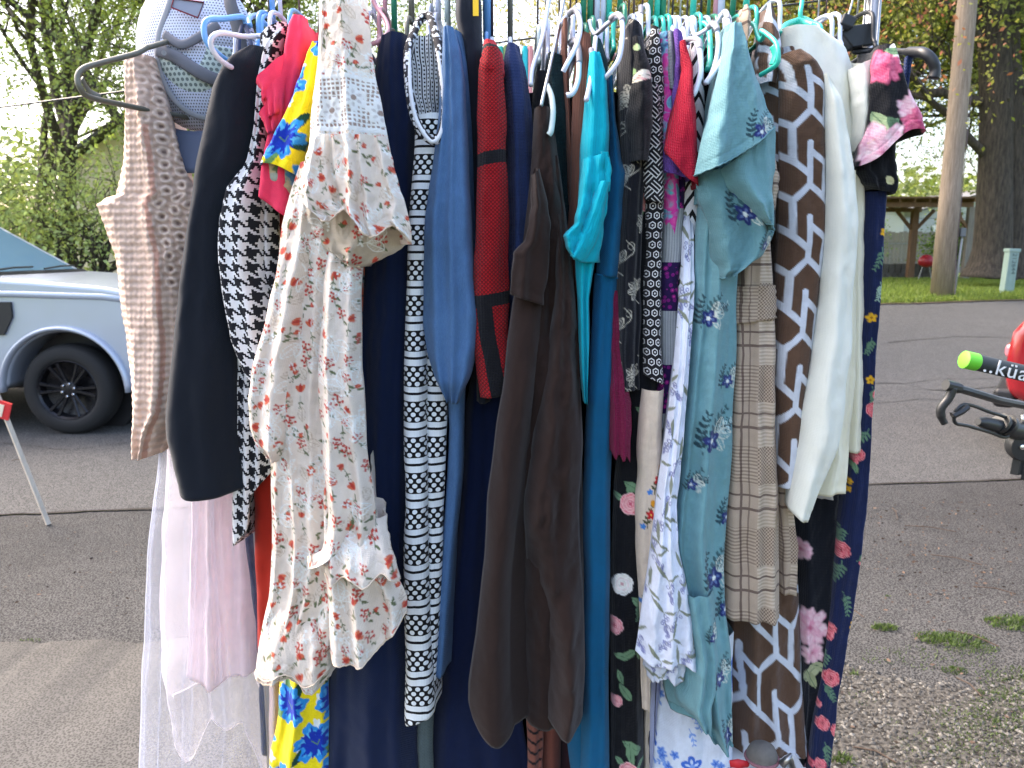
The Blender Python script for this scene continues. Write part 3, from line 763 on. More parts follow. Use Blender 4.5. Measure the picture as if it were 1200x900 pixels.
def colv(n, c1, c2, seed, jit=.25):
    rs = np.random.RandomState(seed); k = rs.rand(n, 1); return (np.array(c1)*(1-k)+np.array(c2)*k)*(1+jit*(rs.rand(n, 1)-.5)*2)
# pebbles: small four-sided stones
n = 34000; rs = np.random.RandomState(3); px_ = .3+3.4*rs.rand(n); py_ = 1.2+2.0*rs.rand(n)**.9
k = py_ < 2.95+.5*noise(px_*1.8, px_*0+6)+.12*noise(px_*9, px_*0+2)-.12*np.maximum(px_-1.7, 0)+.04; px_, py_ = px_[k], py_[k]; n = len(px_)
sz = .0025+.0070*rs.rand(n)**2.5; base = np.stack([px_, py_, .006+sz*.25], -1)
oc = np.array([[1, 0, 0], [0, 1, 0], [-1, 0, 0], [0, -1, 0], [0, 0, .8], [0, 0, -.8]], float)
an = rs.rand(n)*6.28; R2 = np.stack([np.cos(an), -np.sin(an), np.sin(an), np.cos(an)], -1).reshape(n, 2, 2)
vv = oc[None]*(1+.5*(rs.rand(n, 6, 1)-.5))*np.stack([sz*(1+.6*rs.rand(n)), sz, sz], -1)[:, None, :]; vv[:, :, :2] = np.einsum('nij,nkj->nki', R2, vv[:, :, :2]); vv += base[:, None, :]
ft = np.array([[0, 1, 4], [1, 2, 4], [2, 3, 4], [3, 0, 4], [1, 0, 5], [2, 1, 5], [3, 2, 5], [0, 3, 5]])
tag(np_mesh('gravel', vv.reshape(-1, 3), (ft[None]+6*np.arange(n)[:, None, None]).reshape(-1, 3), m_peb, None, None, np.repeat(colv(n, (.032, .030, .027), (.145, .137, .122), 5, .35), 6, axis=0), smooth=False), kind='stuff')
# weeds and grass tufts
def blades(name, cx, cy, rx, ry, n, h, seed, c1=(.035, .065, .016), c2=(.11, .165, .04), kind='stuff', label=None):
    rs = np.random.RandomState(seed); a = rs.rand(n)*6.28; q = np.sqrt(rs.rand(n)); x = cx+rx*q*np.cos(a); y = cy+ry*q*np.sin(a)
    b = np.stack([x, y, gz(y)], -1); hh = (h*(.4+.8*rs.rand(n))*(1.1-q*.6)); d = rs.normal(size=(n, 2))*.55
    t = b+np.stack([d[:, 0]*hh, d[:, 1]*hh, hh], -1); w_ = np.stack([-np.sin(a*3), np.cos(a*3), 0*a], -1)*(h*.055+.0008)
    m_ = (b+t)/2+np.array([0, 0, .15])*hh[:, None]; v = np.stack([b-w_, b+w_, m_+w_*.8, t, m_-w_*.8], 1).reshape(-1, 3)
    i = 5*np.arange(n)[:, None]; f = np.concatenate([i+np.array([[0, 1, 2, 4]]), i+np.array([[4, 2, 3, 3]])])
    c = np.repeat(colv(n, c1, c2, seed+1), 5, axis=0); me = bpy.data.meshes.new(name); me.from_pydata(v.tolist(), [], [tuple(r_[:4]) if r_[2] != r_[3] else tuple(r_[:3]) for r_ in f.tolist()]); me.materials.append(m_leaf)
    at_ = me.color_attributes.new('Col', 'FLOAT_COLOR', 'POINT'); at_.data.foreach_set('color', np.concatenate([c, np.ones((len(c), 1))], 1).astype(np.float32).ravel())
    return tag(link(bpy.data.objects.new(name, me)), kind=kind)
for k, (x, y, rx, ry, n, h) in enumerate([(1118, 752, .15, .06, 420, .030), (1095, 748, .10, .04, 160, .022), (1140, 764, .12, .04, 200, .02), (1190, 735, .14, .07, 420, .035), (1036, 738, .06, .03, 220, .025), (1118, 790, .05, .03, 120, .02), (1160, 850, .22, .14, 1500, .02), (1090, 775, .3, .1, 300, .015), (1000, 792, .03, .02, 60, .02), (1046, 852, .04, .02, 60, .015), (985, 895, .05, .03, 150, .03), (1200, 800, .2, .1, 400, .02), (1070, 900, .3, .08, 300, .015), (36, 752, .05, .012, 60, .012), (1040, 700, .02, .01, 20, .012), (1130, 880, .25, .12, 1200, .018), (1185, 820, .14, .08, 380, .025), (1010, 820, .1, .06, 90, .018)]):
    g = Wg(x, y); blades('weeds', g.x, g.y, rx, ry, n, h, 40+k)
X_ = rs.rand(60000); lx = 4.5+14*X_; ly = far_edge(lx)+.05+rs.rand(60000)**1.6*9
b0 = np.stack([lx, ly, gz(ly)-.01], -1)
h_ = (.05+.06*rs.rand(60000))[:, None]; d_ = np.concatenate([rs.normal(size=(60000, 2))*.35, np.ones((60000, 1))], 1)*h_; wv = np.stack([rs.normal(size=60000), rs.normal(size=60000), np.zeros(60000)], -1)*.009
tag(np_mesh('lawn_grass', np.stack([b0-wv, b0+wv, b0+d_], 1).reshape(-1, 3), np.arange(180000).reshape(-1, 3), m_leaf, None, None, np.repeat(colv(60000, (.11, .17, .03), (.26, .32, .06), 9), 3, axis=0), smooth=False), kind='stuff')
# litter: leaf bits and twigs on the near asphalt
n = 420; t_ = rs.rand(n); lp = np.array([Wg(1010+190*rs.rand(), 590+130*rs.rand()**1.2) if i < 330 else (Wg(rs.rand()*170, 610+120*rs.rand()) if i < 380 else Wg(985+215*rs.rand(), 720+180*rs.rand())) for i in range(n)]); lp[:, 2] += .010
scatter_quads('leaf_litter', lp, .018, m_peb, colv(n, (.03, .02, .014), (.12, .075, .05), 4), .12, seed=5)
mb = MB()
for (a, b, c_, d) in [(1045, 600, 1052, 612), (1090, 655, 1150, 668), (1110, 745, 1170, 762), (1000, 880, 1050, 898), (1120, 800, 1150, 820), (990, 718, 1012, 730), (1060, 620, 1120, 628), (14, 544, 24, 542), (1140, 690, 1190, 700)]:
    p, q = Wg(a, b), Wg(c_, d); mb.tube([p+Vector((0, 0, .012)), (p+q)/2+Vector((.01, .01, .018)), q+Vector((0, 0, .012))], .0028, 5)
tag(mb.build('twigs', plain('twig_bark', (.06, .04, .028), .9)), kind='stuff')

# ---------------------------------------------------------------- trees
def mat_bark(name, c1, c2):
    m, nt, b = newmat(name); t = nt.nodes.new('ShaderNodeTexCoord'); mp = nt.nodes.new('ShaderNodeMapping'); mp.inputs['Scale'].default_value = (9, 9, 1.6); nt.links.new(t.outputs['Object'], mp.inputs[0])
    n = ntex(nt, mp.outputs[0], 2.2, 8, .75); nt.links.new(ramp(nt, n, [(.35, c1), (.65, c2)]), b.inputs['Base Color']); b.inputs['Roughness'].default_value = .95; bump(nt, b, n, 1, .05); return m
m_bark = mat_bark('dark_bark', (.02, .016, .013), (.10, .08, .062)); m_bark2 = mat_bark('twig_grey_bark', (.03, .025, .022), (.10, .08, .065))
def grow(base, direction, length, rad, depth, rs, segs, tips, spread=.6, up_=.12):
    p = Vector(base); d = Vector(direction).normalized(); pts = [p.copy()]; n = 5 if depth > 1 else 3
    for i in range(n):
        d = (d+Vector(rs.normal(size=3))*.13+Vector((0, 0, up_*.3))).normalized(); p = p+d*length/n; pts.append(p.copy())
        if depth > 0 and i >= 1:
            for _ in range(1 if depth > 2 else rs.randint(1, 3)):
                sd_ = Vector(rs.normal(size=3)); sd_ = (sd_-d*sd_.dot(d)).normalized(); nd = (d*(1-spread*.45)+sd_*spread+Vector((0, 0, up_))).normalized()
                grow(p, nd, length*rs.uniform(.5, .75), rad*(1-.16*i)*.52, depth-1, rs, segs, tips, spread, up_)
    segs.append((pts, rad, depth))
    if depth <= 1: tips += [(q, depth) for q in pts[1:]]
def tree(name, label, x, y, h, rad, seed, c1, c2, leaf=.10, per=22, lean=(0, 0, 1), depth=4, spread=.65, cloud=.38, bark=None, group='trees behind the road', up_=.12, forks=1, z=None, cat='tree', trunk_h=.3):
    rs = np.random.RandomState(seed); z0 = float(gz(y)) if z is None else z; r_ = empty(name, (x, y, z0)); tag(r_, label, cat, group); segs = []; tips = []
    for k in range(forks):
        dd = Vector(lean)+Vector((rs.normal()*.12*(forks > 1), rs.normal()*.12*(forks > 1), 0)); base = Vector((x+.35*k*(forks > 1), y, z0-.1))
        p = base.copy(); d = dd.normalized(); pts = [p.copy()]
        for i in range(4): p = p+d*h*trunk_h/4; d = (d+Vector(rs.normal(size=3))*.05).normalized(); pts.append(p.copy())
        segs.append((pts, rad, 9)); L = h*(1-trunk_h)*.62
        for q in range(rs.randint(3, 5)):
            a = rs.rand()*6.28; nd = (d+Vector((math.cos(a), math.sin(a), 0))*.55*(q > 0)).normalized(); grow(p-d*h*trunk_h*.12*q, nd, L*rs.uniform(.75, 1.05), rad*.6, depth-1, rs, segs, tips, spread, up_)
    mbr = MB()
    for pts, r0, dp in segs:
        if dp == 9: mt = MB(); mt.tube(pts, [r0*1.35]+[r0*(1-.08*i) for i in range(1, len(pts))], 12); mt.build('trunk', bark or m_bark, r_, smooth=True)
        else: mbr.tube(pts, [max(.006, r0*(1-.55*i/(len(pts)-1))) for i in range(len(pts))], 7 if dp > 1 else 4, cap=False)
    tag(mbr.build('branches', bark or m_bark, r_, smooth=True), kind='stuff')
    T = np.array([tuple(t) for t, _ in tips]); T = T[T[:, 2] > z0+.8]; n = len(T)*per; P_ = np.repeat(T, per, axis=0)+rs.normal(size=(n, 3))*cloud
    clump = np.repeat(rs.rand(len(T), 1), per, axis=0); cl = colv(n, c1, c2, seed, .3)*(.7+.6*clump)
    scatter_quads('crown', P_, leaf, m_leaf, cl, 1.0, r_, seed); return r_
G1_, G2_ = (.15, .21, .05), (.32, .40, .12)       # spring yellow-green
tree('bare_spring_tree', 'tall dark-branched tree coming into leaf at the far left', -6.9, 14.5, 11.5, .16, 21, G1_, G2_, .07, 20, (.25, 0, 1), 5, .8, .28)
tree('bare_spring_tree', 'dark-branched spring tree whose limbs rise left of the crocheted top', -9.3, 16, 12, .18, 33, G1_, (.26, .32, .10), .07, 20, (.2, 0, 1), 5, .8, .3)
tree('bare_spring_tree', 'leafing tree behind the mesh cap', -5.4, 18, 12, .16, 45, G1_, G2_, .075, 18, (-.1, 0, 1), 5, .8, .33)
for k, (x, y, h, lb) in enumerate([(-9.6, 12.6, 3.1, 'round bright green shrub behind the truck cab'), (-7.8, 13.4, 2.9, 'bright green shrub above the truck bonnet'), (-11.6, 13.6, 3.4, 'bright green shrub at the left picture edge'), (-6.2, 15.4, 2.2, 'smaller green shrub in front of the pale house')]):
    tree('leafy_shrub', lb, x, y, h, .08, 60+k, (.20, .28, .09), (.44, .52, .22), .08, 7, (0, 0, 1), 3, .9, .36, trunk_h=.12, group='shrubs beyond the truck', cat='shrub', forks=3)
tree('leafy_shrub', 'sparse shrub against the pale house siding', -5.3, 16.5, 3.6, .06, 71, G1_, G2_, .075, 7, (0, 0, 1), 3, .8, .3, trunk_h=.12, group='shrubs beyond the truck', cat='shrub', forks=2)
tree('bare_spring_tree', 'farther pale leafing tree at the upper left corner', -13.5, 22, 12, .18, 201, G1_, G2_, .10, 18, (.1, 0, 1), 4, .8, .5)
tree('bare_spring_tree', 'farther leafing tree right of the pale house roof', -8.2, 27, 13, .2, 212, G1_, G2_, .11, 18, (0, 0, 1), 4, .8, .55)
# right side
YR, YG = (.22, .24, .05), (.46, .44, .10)
r_ = empty('oak_tree', (11.9, 18.5, .8)); tag(r_, 'large dark twin-trunked tree behind the pale green utility box', 'tree', 'trees behind the road')
def trunk(name, pts, rads, par, m=m_bark, n=16):
    mb = MB(); q = spline(pts, 6); rr = np.interp(np.linspace(0, 1, len(q)), np.linspace(0, 1, len(rads)), rads); mb.tube(q, list(rr), n); return mb.build(name, m, par, smooth=True)
def T3(px, py, d): return W(px, py, d)
trunk('trunk', [T3(1158, 326, 18.5), T3(1163, 290, 18.5), T3(1166, 200, 18.5), T3(1167, 100, 18.5), T3(1160, -20, 18.5), T3(1150, -180, 18.5)], [.62, .42, .36, .34, .33, .3], r_)
trunk('trunk', [T3(1182, 326, 18.7), T3(1184, 290, 18.7), T3(1184, 200, 18.7), T3(1180, 120, 18.7), T3(1172, 40, 18.7), T3(1180, -60, 18.8), T3(1200, -200, 18.9)], [.5, .34, .33, .36, .4, .33, .25], r_)
segs = []; tips = []; rs_ = np.random.RandomState(8)
for (px, py, dx, dz, L) in [(1150, 120, -1, .35, 4.5), (1160, 60, -1, .6, 5.0), (1158, 185, -.7, .75, 3.5), (1195, 110, 1, .5, 4), (1190, 200, .7, .8, 3.2), (1150, 10, -1, .5, 6), (1190, 30, 1, .4, 4), (1165, -40, -.6, 1, 5), (1160, 40, -.3, .3, 4)]:
    p = T3(px, py, 18.5); grow(p, (dx, rs_.uniform(-.7, .4), dz), L, .12, 3, rs_, segs, tips, .6, .05)
mb = MB()
for pts, r0, dp in segs: mb.tube(pts, [max(.007, r0*(1-.55*i/(len(pts)-1))) for i in range(len(pts))], 6 if dp > 1 else 4, cap=False)
tag(mb.build('branches', m_bark, r_, smooth=True), kind='stuff')
T = np.array([tuple(t) for t, _ in tips]); P_ = np.repeat(T, 7, axis=0); n = len(P_); P_ = P_+rs_.normal(size=(n, 3))*.3; c_ = colv(n, YR, YG, 3, .3); red_ = np.repeat(rs_.rand(len(T)) < .22, 7); c_[red_] = colv(red_.sum(), (.34, .11, .07), (.5, .22, .13), 4)
scatter_quads('crown', P_, .10, m_leaf, c_, 1, r_, 12)
tree('maple_tree', 'tall tree with thin limbs rising behind the wooden shelter', 7.6, 21, 12.5, .2, 81, (.18, .22, .05), (.38, .42, .10), .10, 12, (.08, 0, 1), 5, .75, .4)
tree('maple_tree', 'leafy yellow green tree behind the utility pole top', 10.2, 24, 14, .24, 92, (.2, .23, .05), (.42, .44, .11), .11, 13, (-.05, 0, 1), 5, .75, .45)
tree('maple_tree', 'tree with reddish young leaves left of the pole', 5.9, 26, 14, .24, 103, (.22, .20, .05), (.46, .38, .12), .11, 12, (0, 0, 1), 5, .75, .45)
tree('maple_tree', 'darker tree at the right picture edge behind the oak', 15.6, 23, 13, .28, 114, (.12, .17, .04), (.3, .34, .08), .11, 13, (0, 0, 1), 5, .7, .45)
tree('maple_tree', 'bright distant tree filling the gap between pole and oak', 14.5, 33, 15, .3, 125, (.16, .20, .04), (.34, .38, .09), .13, 10, (0, 0, 1), 5, .75, .55)
tree('maple_tree', 'distant tree seen above the black T-shirt', 9.6, 36, 16, .3, 136, (.14, .17, .04), (.30, .32, .08), .13, 10, (0, 0, 1), 5, .75, .55)
tree('far_thin_tree', 'faint small tree over the middle of the rack', 3.2, 40, 13, .2, 147, (.2, .24, .08), (.34, .36, .14), .12, 4, (0, 0, 1), 4, .7, .5)
tree('far_thin_tree', 'faint tree above the cream dress shoulder', -3.2, 34, 13.5, .22, 158, (.2, .24, .08), (.34, .36, .14), .12, 5, (0, 0, 1), 5, .7, .5)
for k, (x, y, h, lb) in enumerate([(14.5, 25.5, 1.6, 'low dark green shrub right of the oak trunks'), (11.4, 27.2, 1.2, 'low shrub between shelter and oak'), (8.4, 28.9, 2.0, 'green shrub seen through the wooden shelter'), (11.8, 29, 2.2, 'taller green shrub in front of the board fence'), (7.0, 28.5, 1.8, 'green shrub left of the shelter post')]):
    tree('garden_shrub', lb, x, y, h, .06, 160+k, (.10, .17, .04), (.24, .36, .08), .09, 14, (0, 0, 1), 3, .9, .30, trunk_h=.1, group='garden shrubs beyond the lawn', cat='shrub', forks=3)
sheet('far_wood', -120, 120, 2, 60, 61, 2, m_lawn, 0.0)
n = 26000; rs = np.random.RandomState(77); X = rs.uniform(-75, 75, n); Y = 55+rs.rand(n)*14; hh = 6+3.5*(X < -8)+3*noise(X*.12, X*0)+2*noise(X*.5, X*0+4); Z = .8+rs.rand(n)**.8*hh
scatter_quads('far_treeline', np.stack([X, Y, Z], -1), .75, m_leaf, colv(n, (.10, .14, .04), (.26, .30, .10), 7), 1, seed=8)

# ---------------------------------------------------------------- far side of the road: pole, box, shelter, fences, houses
def mat_wood(name, c1, c2, sx=14, sz=.9, rough=.85):
    m, nt, b = newmat(name); t = nt.nodes.new('ShaderNodeTexCoord'); mp = nt.nodes.new('ShaderNodeMapping'); mp.inputs['Scale'].default_value = (sx, sx, sz); nt.links.new(t.outputs['Object'], mp.inputs[0])
    n = ntex(nt, mp.outputs[0], 3, 7, .7); nt.links.new(ramp(nt, n, [(.3, c1), (.5, tuple((a+b_)/2 for a, b_ in zip(c1, c2))), (.7, c2)]), b.inputs['Base Color']); b.inputs['Roughness'].default_value = rough; bump(nt, b, n, .5, .01); return m
m_pole = mat_wood('weathered_pole_wood', (.10, .07, .05), (.36, .29, .23), 26, .5); m_shel = mat_wood('shelter_timber', (.13, .07, .038), (.26, .15, .085)); m_fen = mat_wood('grey_fence_board', (.18, .16, .14), (.33, .30, .27))
pb = Wg(1103, 346); r_ = empty('utility_pole', tuple(pb)); tag(r_, 'tall weathered wooden utility pole standing on the verge', 'utility pole')
tp = W(1148, -160, pb.y+.2); q0 = pb+Vector((0, 0, -.1)); mb = MB(); mb.tube([q0, pb.lerp(tp, .25), pb.lerp(tp, .5), pb.lerp(tp, .75), tp], [.205, .19, .178, .168, .155], 24); mb.build('pole_shaft', m_pole, r_, smooth=True)
mb = MB(); a, b_ = Wg(1113, 343)+Vector((.22, -.14, 0)), Vector((0, 0, 0)); a = Vector((pb.x+.225, pb.y-.06, pb.z)); mb.tube([a, a+Vector((.06, .03, 1.15))], .022, 8); mb.build('conduit', plain('conduit_grey', lin((150, 150, 146)), .5), r_, smooth=True)
mb = MB(); mb.box(a+Vector((.05, .02, 1.22)), (.11, .09, .17)); mb.build('meter_box', plain('box_grey', lin((90, 94, 98)), .5), r_, bevel=.01)
mb = MB()
mb.tube([pb+Vector((.12, -.25, 0))]+[pb.lerp(tp, k)+Vector((.15, -.14, 0)) for k in (.1, .3, .5)], .008, 5); mb.build('ground_wire', m_wire, r_)
ub = Wg(1178, 344); r_ = empty('utility_pedestal', tuple(ub)); tag(r_, 'pale green utility pedestal box with vertical number lettering on the grass', 'utility box')
m_ped = plain('pale_green_paint', lin((128, 150, 146)), .5, noise_amt=.12, scale=9); mb = MB(); rt = Matrix.Rotation(R(2), 3, 'Y')
mb.box(ub+Vector((.03, 0, .42)), (.20, .18, .86), rt); mb.build('cabinet', m_ped, r_, bevel=.012); mb = MB(); mb.box(ub+Vector((.045, 0, .87)), (.235, .215, .07), rt); mb.build('lid', m_ped, r_, bevel=.012)
mb = MB(); mb.box(ub+Vector((-.02, -.093, .44)), (.006, .01, .7), rt); mb.build('side_rib', m_ped, r_)
mb = MB(); mb.box(ub+Vector((.085, -.093, .44)), (.006, .01, .7), rt); mb.build('side_rib', m_ped, r_)
def text(body, size, loc, rot, mat, parent, name='lettering', ext=.001, sx=1.0):
    cu = bpy.data.curves.new(name, 'FONT'); cu.body = body; cu.size = size; cu.extrude = ext; cu.align_x = 'CENTER'; cu.align_y = 'CENTER'; cu.materials.append(mat); cu.space_character = 1.1
    o = bpy.data.objects.new(name, cu); o.location = loc; o.rotation_euler = rot; link(o)
    me = bpy.data.meshes.new_from_object(o.evaluated_get(bpy.context.evaluated_depsgraph_get())); bpy.data.objects.remove(o)
    o = bpy.data.objects.new(name, me); o.location = loc; o.rotation_euler = rot; o.scale = (sx, 1, 1); link(o); keep(o, parent); return o
text('212644', .13, ub+Vector((.05, -.096, .60)), (R(90), R(90), 0), plain('dark_green_print', lin((64, 84, 86)), .6), r_)
# timber shelter
D = 24.0; r_ = empty('timber_shelter', (W(1040, 325, D).x, D, .8)); tag(r_, 'open wooden shelter with flat roof and braced posts beyond the lawn', 'shelter')
xl_, xr_ = W(960, 240, D).x, W(1140, 240, D).x; zt = W(1090, 240, D).z
def part(name, c, s, m, par, rot=None, bev=0): mb = MB(); mb.box(c, s, rot); return mb.build(name, m, par, bevel=bev)
part('roof_beam', ((xl_+xr_)/2, D, zt), (xr_-xl_, .12, .14), m_shel, r_); part('roof_beam', ((xl_+xr_)/2, D+3, zt), (xr_-xl_, .12, .14), m_shel, r_)
for k in range(11): part('rafter', (xl_+.1+(xr_-xl_-.2)*k/10, D+1.5, zt+.12), (.06, 3.5, .10), m_shel, r_)
part('roof_deck', ((xl_+xr_)/2, D+1.5, zt+.195), (xr_-xl_+.2, 3.8, .05), m_shel, r_)
for px_, yy in ((1133, D), (966, D), (1068, D+1.5), (1118, D+3)):
    x = W(px_, 300, yy).x; part('post', (x, yy, (zt-.07+.78)/2), (.20, .18, zt-.07-.78), m_fen if px_ == 1133 else m_shel, r_)
    for s in ((-1,) if px_ == 1133 else (1,) if px_ == 966 else (-1, 1)): part('brace', (x+s*.33, yy, zt-.40), (.09, .09, .85), m_shel, r_, Matrix.Rotation(s*R(42), 3, 'Y'))
    # fences
FY = 31.5; r_ = empty('board_fence', (11, FY, .8)); tag(r_, 'grey weathered board fence behind the shelter and oak', 'fence')
me0 = None
for k in range(110):
    x = 4.2+k*.155; hgt = 1.62+.03*math.sin(k*1.7)
    if me0 is None: o = part('board', (0, 0, .8), (.142, .022, 1.6), m_fen, None); me0 = o.data; o.location = (x, FY, .8)
    else: o = bpy.data.objects.new('board', me0); link(o); o.location = (x, FY+.004*(k % 3), .8)
    o.scale = (1, 1, hgt/1.6); keep(o, r_)
for z in (.35, 1.2): part('rail', (12.7, FY+.04, .8+z), (17, .04, .09), m_fen, r_)
mb = MB(); m_chain = plain('galvanised_chain_link', (.3, .31, .31), .5, .7)
r_ = empty('chain_link_fence', (11, 27.5, .8)); tag(r_, 'thin wire chain link fence in front of the board fence', 'fence')
for k in range(120): x = 4+k*.14; mb.tube([(x, 27.5, .8), (x+1.1, 27.5, 1.9)], .0035, 3, cap=False); mb.tube([(x+1.1, 27.5, .8), (x, 27.5, 1.9)], .0035, 3, cap=False)
tag(mb.build('wire_mesh', m_chain, r_), kind='stuff'); mb = MB(); mb.tube([(4, 27.5, 1.92), (21.5, 27.5, 1.92)], .018, 8); mb.build('top_rail', m_chain, r_)
for k in range(7): mb = MB(); mb.tube([(4+k*2.8, 27.5, .78), (4+k*2.8, 27.5, 1.95)], .025, 8); mb.build('post', m_chain, r_)
r_ = empty('stone_wall', (9, 25.8, .8)); tag(r_, 'low dark stone edging wall behind the shelter posts', 'wall'); m_st = plain('dark_stone', (.13, .12, .11), .95, scale=6, noise_amt=.5); rs = np.random.RandomState(5)
for k in range(46): part('stone', (5+k*.21, 26.2, .80+.26+.16*(0)), (.20, .22, .34+.05*rs.rand()), m_st, r_, Matrix.Rotation(rs.normal()*.05, 3, 'Y'), .02)
for k in range(46): part('stone', (5.1+k*.21, 26.2, .80-.02), (.2, .26, .30), m_st, r_, None, .02)
bq = W(1085, 313, 23.0); r_ = empty('kettle_grill', (bq.x, 23, .8)); tag(r_, 'small red rounded grill standing on the lawn under the shelter', 'grill'); mb = MB(); mb.lathe([(.001, .2), (.1, .18), (.2, .09), (.23, 0), (.21, -.08), (.12, -.16), (.001, -.18)], (bq.x-.0, 23, 1.36), 20, 'z'); mb.build('bowl', plain('red_enamel', lin((150, 24, 40)), .35), r_, smooth=True)
for s in (-1, 1): mb = MB(); mb.tube([(bq.x+s*.1, 23, 1.22), (bq.x+s*.2, 23, .79)], .014, 6); mb.build('leg', m_steel if 0 else m_chain, r_)
def house(name, label, x0, x1, y0, y1, wall_h, z0, wc, rc, ridge, lap=.16, gable=True, windows=()):
    r_ = empty(name, ((x0+x1)/2, y0, z0)); tag(r_, label, 'house', 'houses beyond the road'); m_w = plain(name+'_siding_paint', wc, .7, noise_amt=.08, scale=3); m_r = plain(name+'_shingle', rc, .9, noise_amt=.4, scale=12)
    part('wall', ((x0+x1)/2, (y0+y1)/2, z0+wall_h/2-.02), (x1-x0-.06, y1-y0-.06, wall_h), m_w, r_); n = int(wall_h/lap); me = None
    for k in range(n):
        if me is None: o = part('siding_board', (0, 0, 0), (x1-x0, .03, lap*.96), m_w, None, Matrix.Rotation(R(-5), 3, 'X')); me = o.data
        else: o = link(bpy.data.objects.new('siding_board', me))
        o.location = ((x0+x1)/2, y0, z0+lap*(k+.5)); keep(o, r_)
    xm = (x0+x1)/2; zr = z0+wall_h
    mb = MB(); mb.prism([(x0, zr), (x1, zr), (xm, zr+ridge)], y0+.02, y1, 'y'); mb.build('gable_wall', m_w, r_)
    k = 0; L = math.hypot((x1-x0)/2, ridge)
    for s in (-1, 1):
        an = math.atan2(ridge, (x1-x0)/2)*s; part('roof', (xm+s*((x1-x0)/4+.15), (y0+y1)/2, zr+ridge/2+.05), (L+.7, y1-y0+.8, .10), m_r, r_, Matrix.Rotation(an, 3, 'Y'))
    for (wx, wz) in windows:
        f = part('window', (wx, y0-.03, wz), (1.0, .08, 1.25), plain('white_trim', (.7, .7, .68), .5), r_); g = part('pane', (wx, y0-.075, wz), (.84, .02, 1.08), plain('window_glass', (.05, .07, .09), .05, coat=1), r_); g.parent = f; g.matrix_parent_inverse = (Matrix.Translation(r_.location)).inverted()
    return r_
house('pale_house', 'pale cream house with lapped siding and dark roof seen past the shrubs at left', W(84, 250, 24).x, W(160, 250, 24).x+3, 24, 33, 3.4, .8, (.55, .48, .38), (.06, .06, .065), 1.6, windows=((-9.8, 2.6),))
house('white_house', 'white house whose gable shows through the trees right of the pole', 13.2, 19.5, 39, 48, 2.7, .8, (.62, .62, .60), (.36, .35, .34), 2.0, windows=((15, 2.6), (17.6, 2.6)))
house('grey_house', 'low grey house behind the fence at the right edge', 20.5, 31, 42, 50, 2.6, .8, (.42, .44, .46), (.12, .12, .12), 1.4, windows=((23, 2.4),))
# stake with red marker
sb = Wg(57, 616); st = W(-2, 466, sb.y-.02); r_ = empty('marker_stake', tuple(sb)); tag(r_, 'leaning pale stake with a red and white top stuck at the left roadside', 'stake')
mb = MB(); mb.tube([sb, sb.lerp(st, .5), st+(st-sb)*.05], .017, 4); mb.build('stake_shaft', mat_wood('pale_stake_wood', (.38, .33, .27), (.55, .50, .42)), r_)
mb = MB(); c0 = W(2, 480, sb.y-.03); mb.box(c0, (.10, .012, .105), Matrix.Rotation(R(18), 3, 'Y')); mb.build('red_panel', plain('red_sign_paint', lin((206, 40, 44)), .5), r_)
mb = MB(); mb.box(c0+Vector((-.012, -.009, 0)), (.05, .006, .075), Matrix.Rotation(R(18), 3, 'Y')); mb.build('white_card', plain('white_card', lin((226, 214, 190)), .6), r_)

# ---------------------------------------------------------------- pickup truck
m_pt = plain('silver_blue_paint', lin((168, 176, 190)), .34, 0, .5, .01, 4, 0, .5); m_pt.node_tree.nodes['Principled BSDF'].inputs['Metallic'].default_value = .35
m_tyre = plain('tyre_rubber', (.009, .009, .0095), .8, scale=60, noise_amt=.3); m_rim = plain('gloss_black_alloy', (.02, .02, .024), .3, .6); m_trim = plain('black_trim', (.012, .012, .014), .5)
m_gl = plain('truck_glass', (.11, .20, .27), .06, 0, 0, .02, 4, 0, .35); m_chr = plain('chrome', (.7, .7, .72), .15, 1)  # m_gl: the reflected blue sky is put into the glass base colour
TY = 6.72; wx0 = -3.98; zg = float(gz(TY)); r_ = empty('pickup_truck', (wx0, TY+1, zg)); tag(r_, 'silver blue pickup truck parked at the left, its front wheel behind the crocheted top', 'pickup truck')
def arch(cx, cz, r, a0, a1, n=18): return [(cx+r*math.cos(a), cz+r*math.sin(a)) for a in np.linspace(a0, a1, n)]
WZ = zg+.41; RX = wx0-3.68; B = lambda z: zg+z
low = [(wx0+1.02, B(.42)), (wx0+1.08, B(.8)), (wx0+1.02, B(1.12)), (wx0+.90, B(1.24)), (wx0+.4, B(1.335)), (wx0-.2, B(1.385)), (wx0-.74, B(1.42)), (wx0-1.3, B(1.41)), (RX+1.2, B(1.40)), (RX-1.16, B(1.40)), (RX-1.2, B(.5)), (RX-.62, B(.46))]
low += arch(RX, WZ, .52, math.pi*.98, .02, 18) + [(RX+.6, B(.40)), (wx0-.62, B(.40))] + arch(wx0, WZ, .52, math.pi*.98, .02, 18) + [(wx0+.62, B(.42))]
mb = MB(); mb.prism(low, TY+.03, TY+1.98, 'y'); mb.build('body', m_pt, r_, bevel=.045, seg=4)
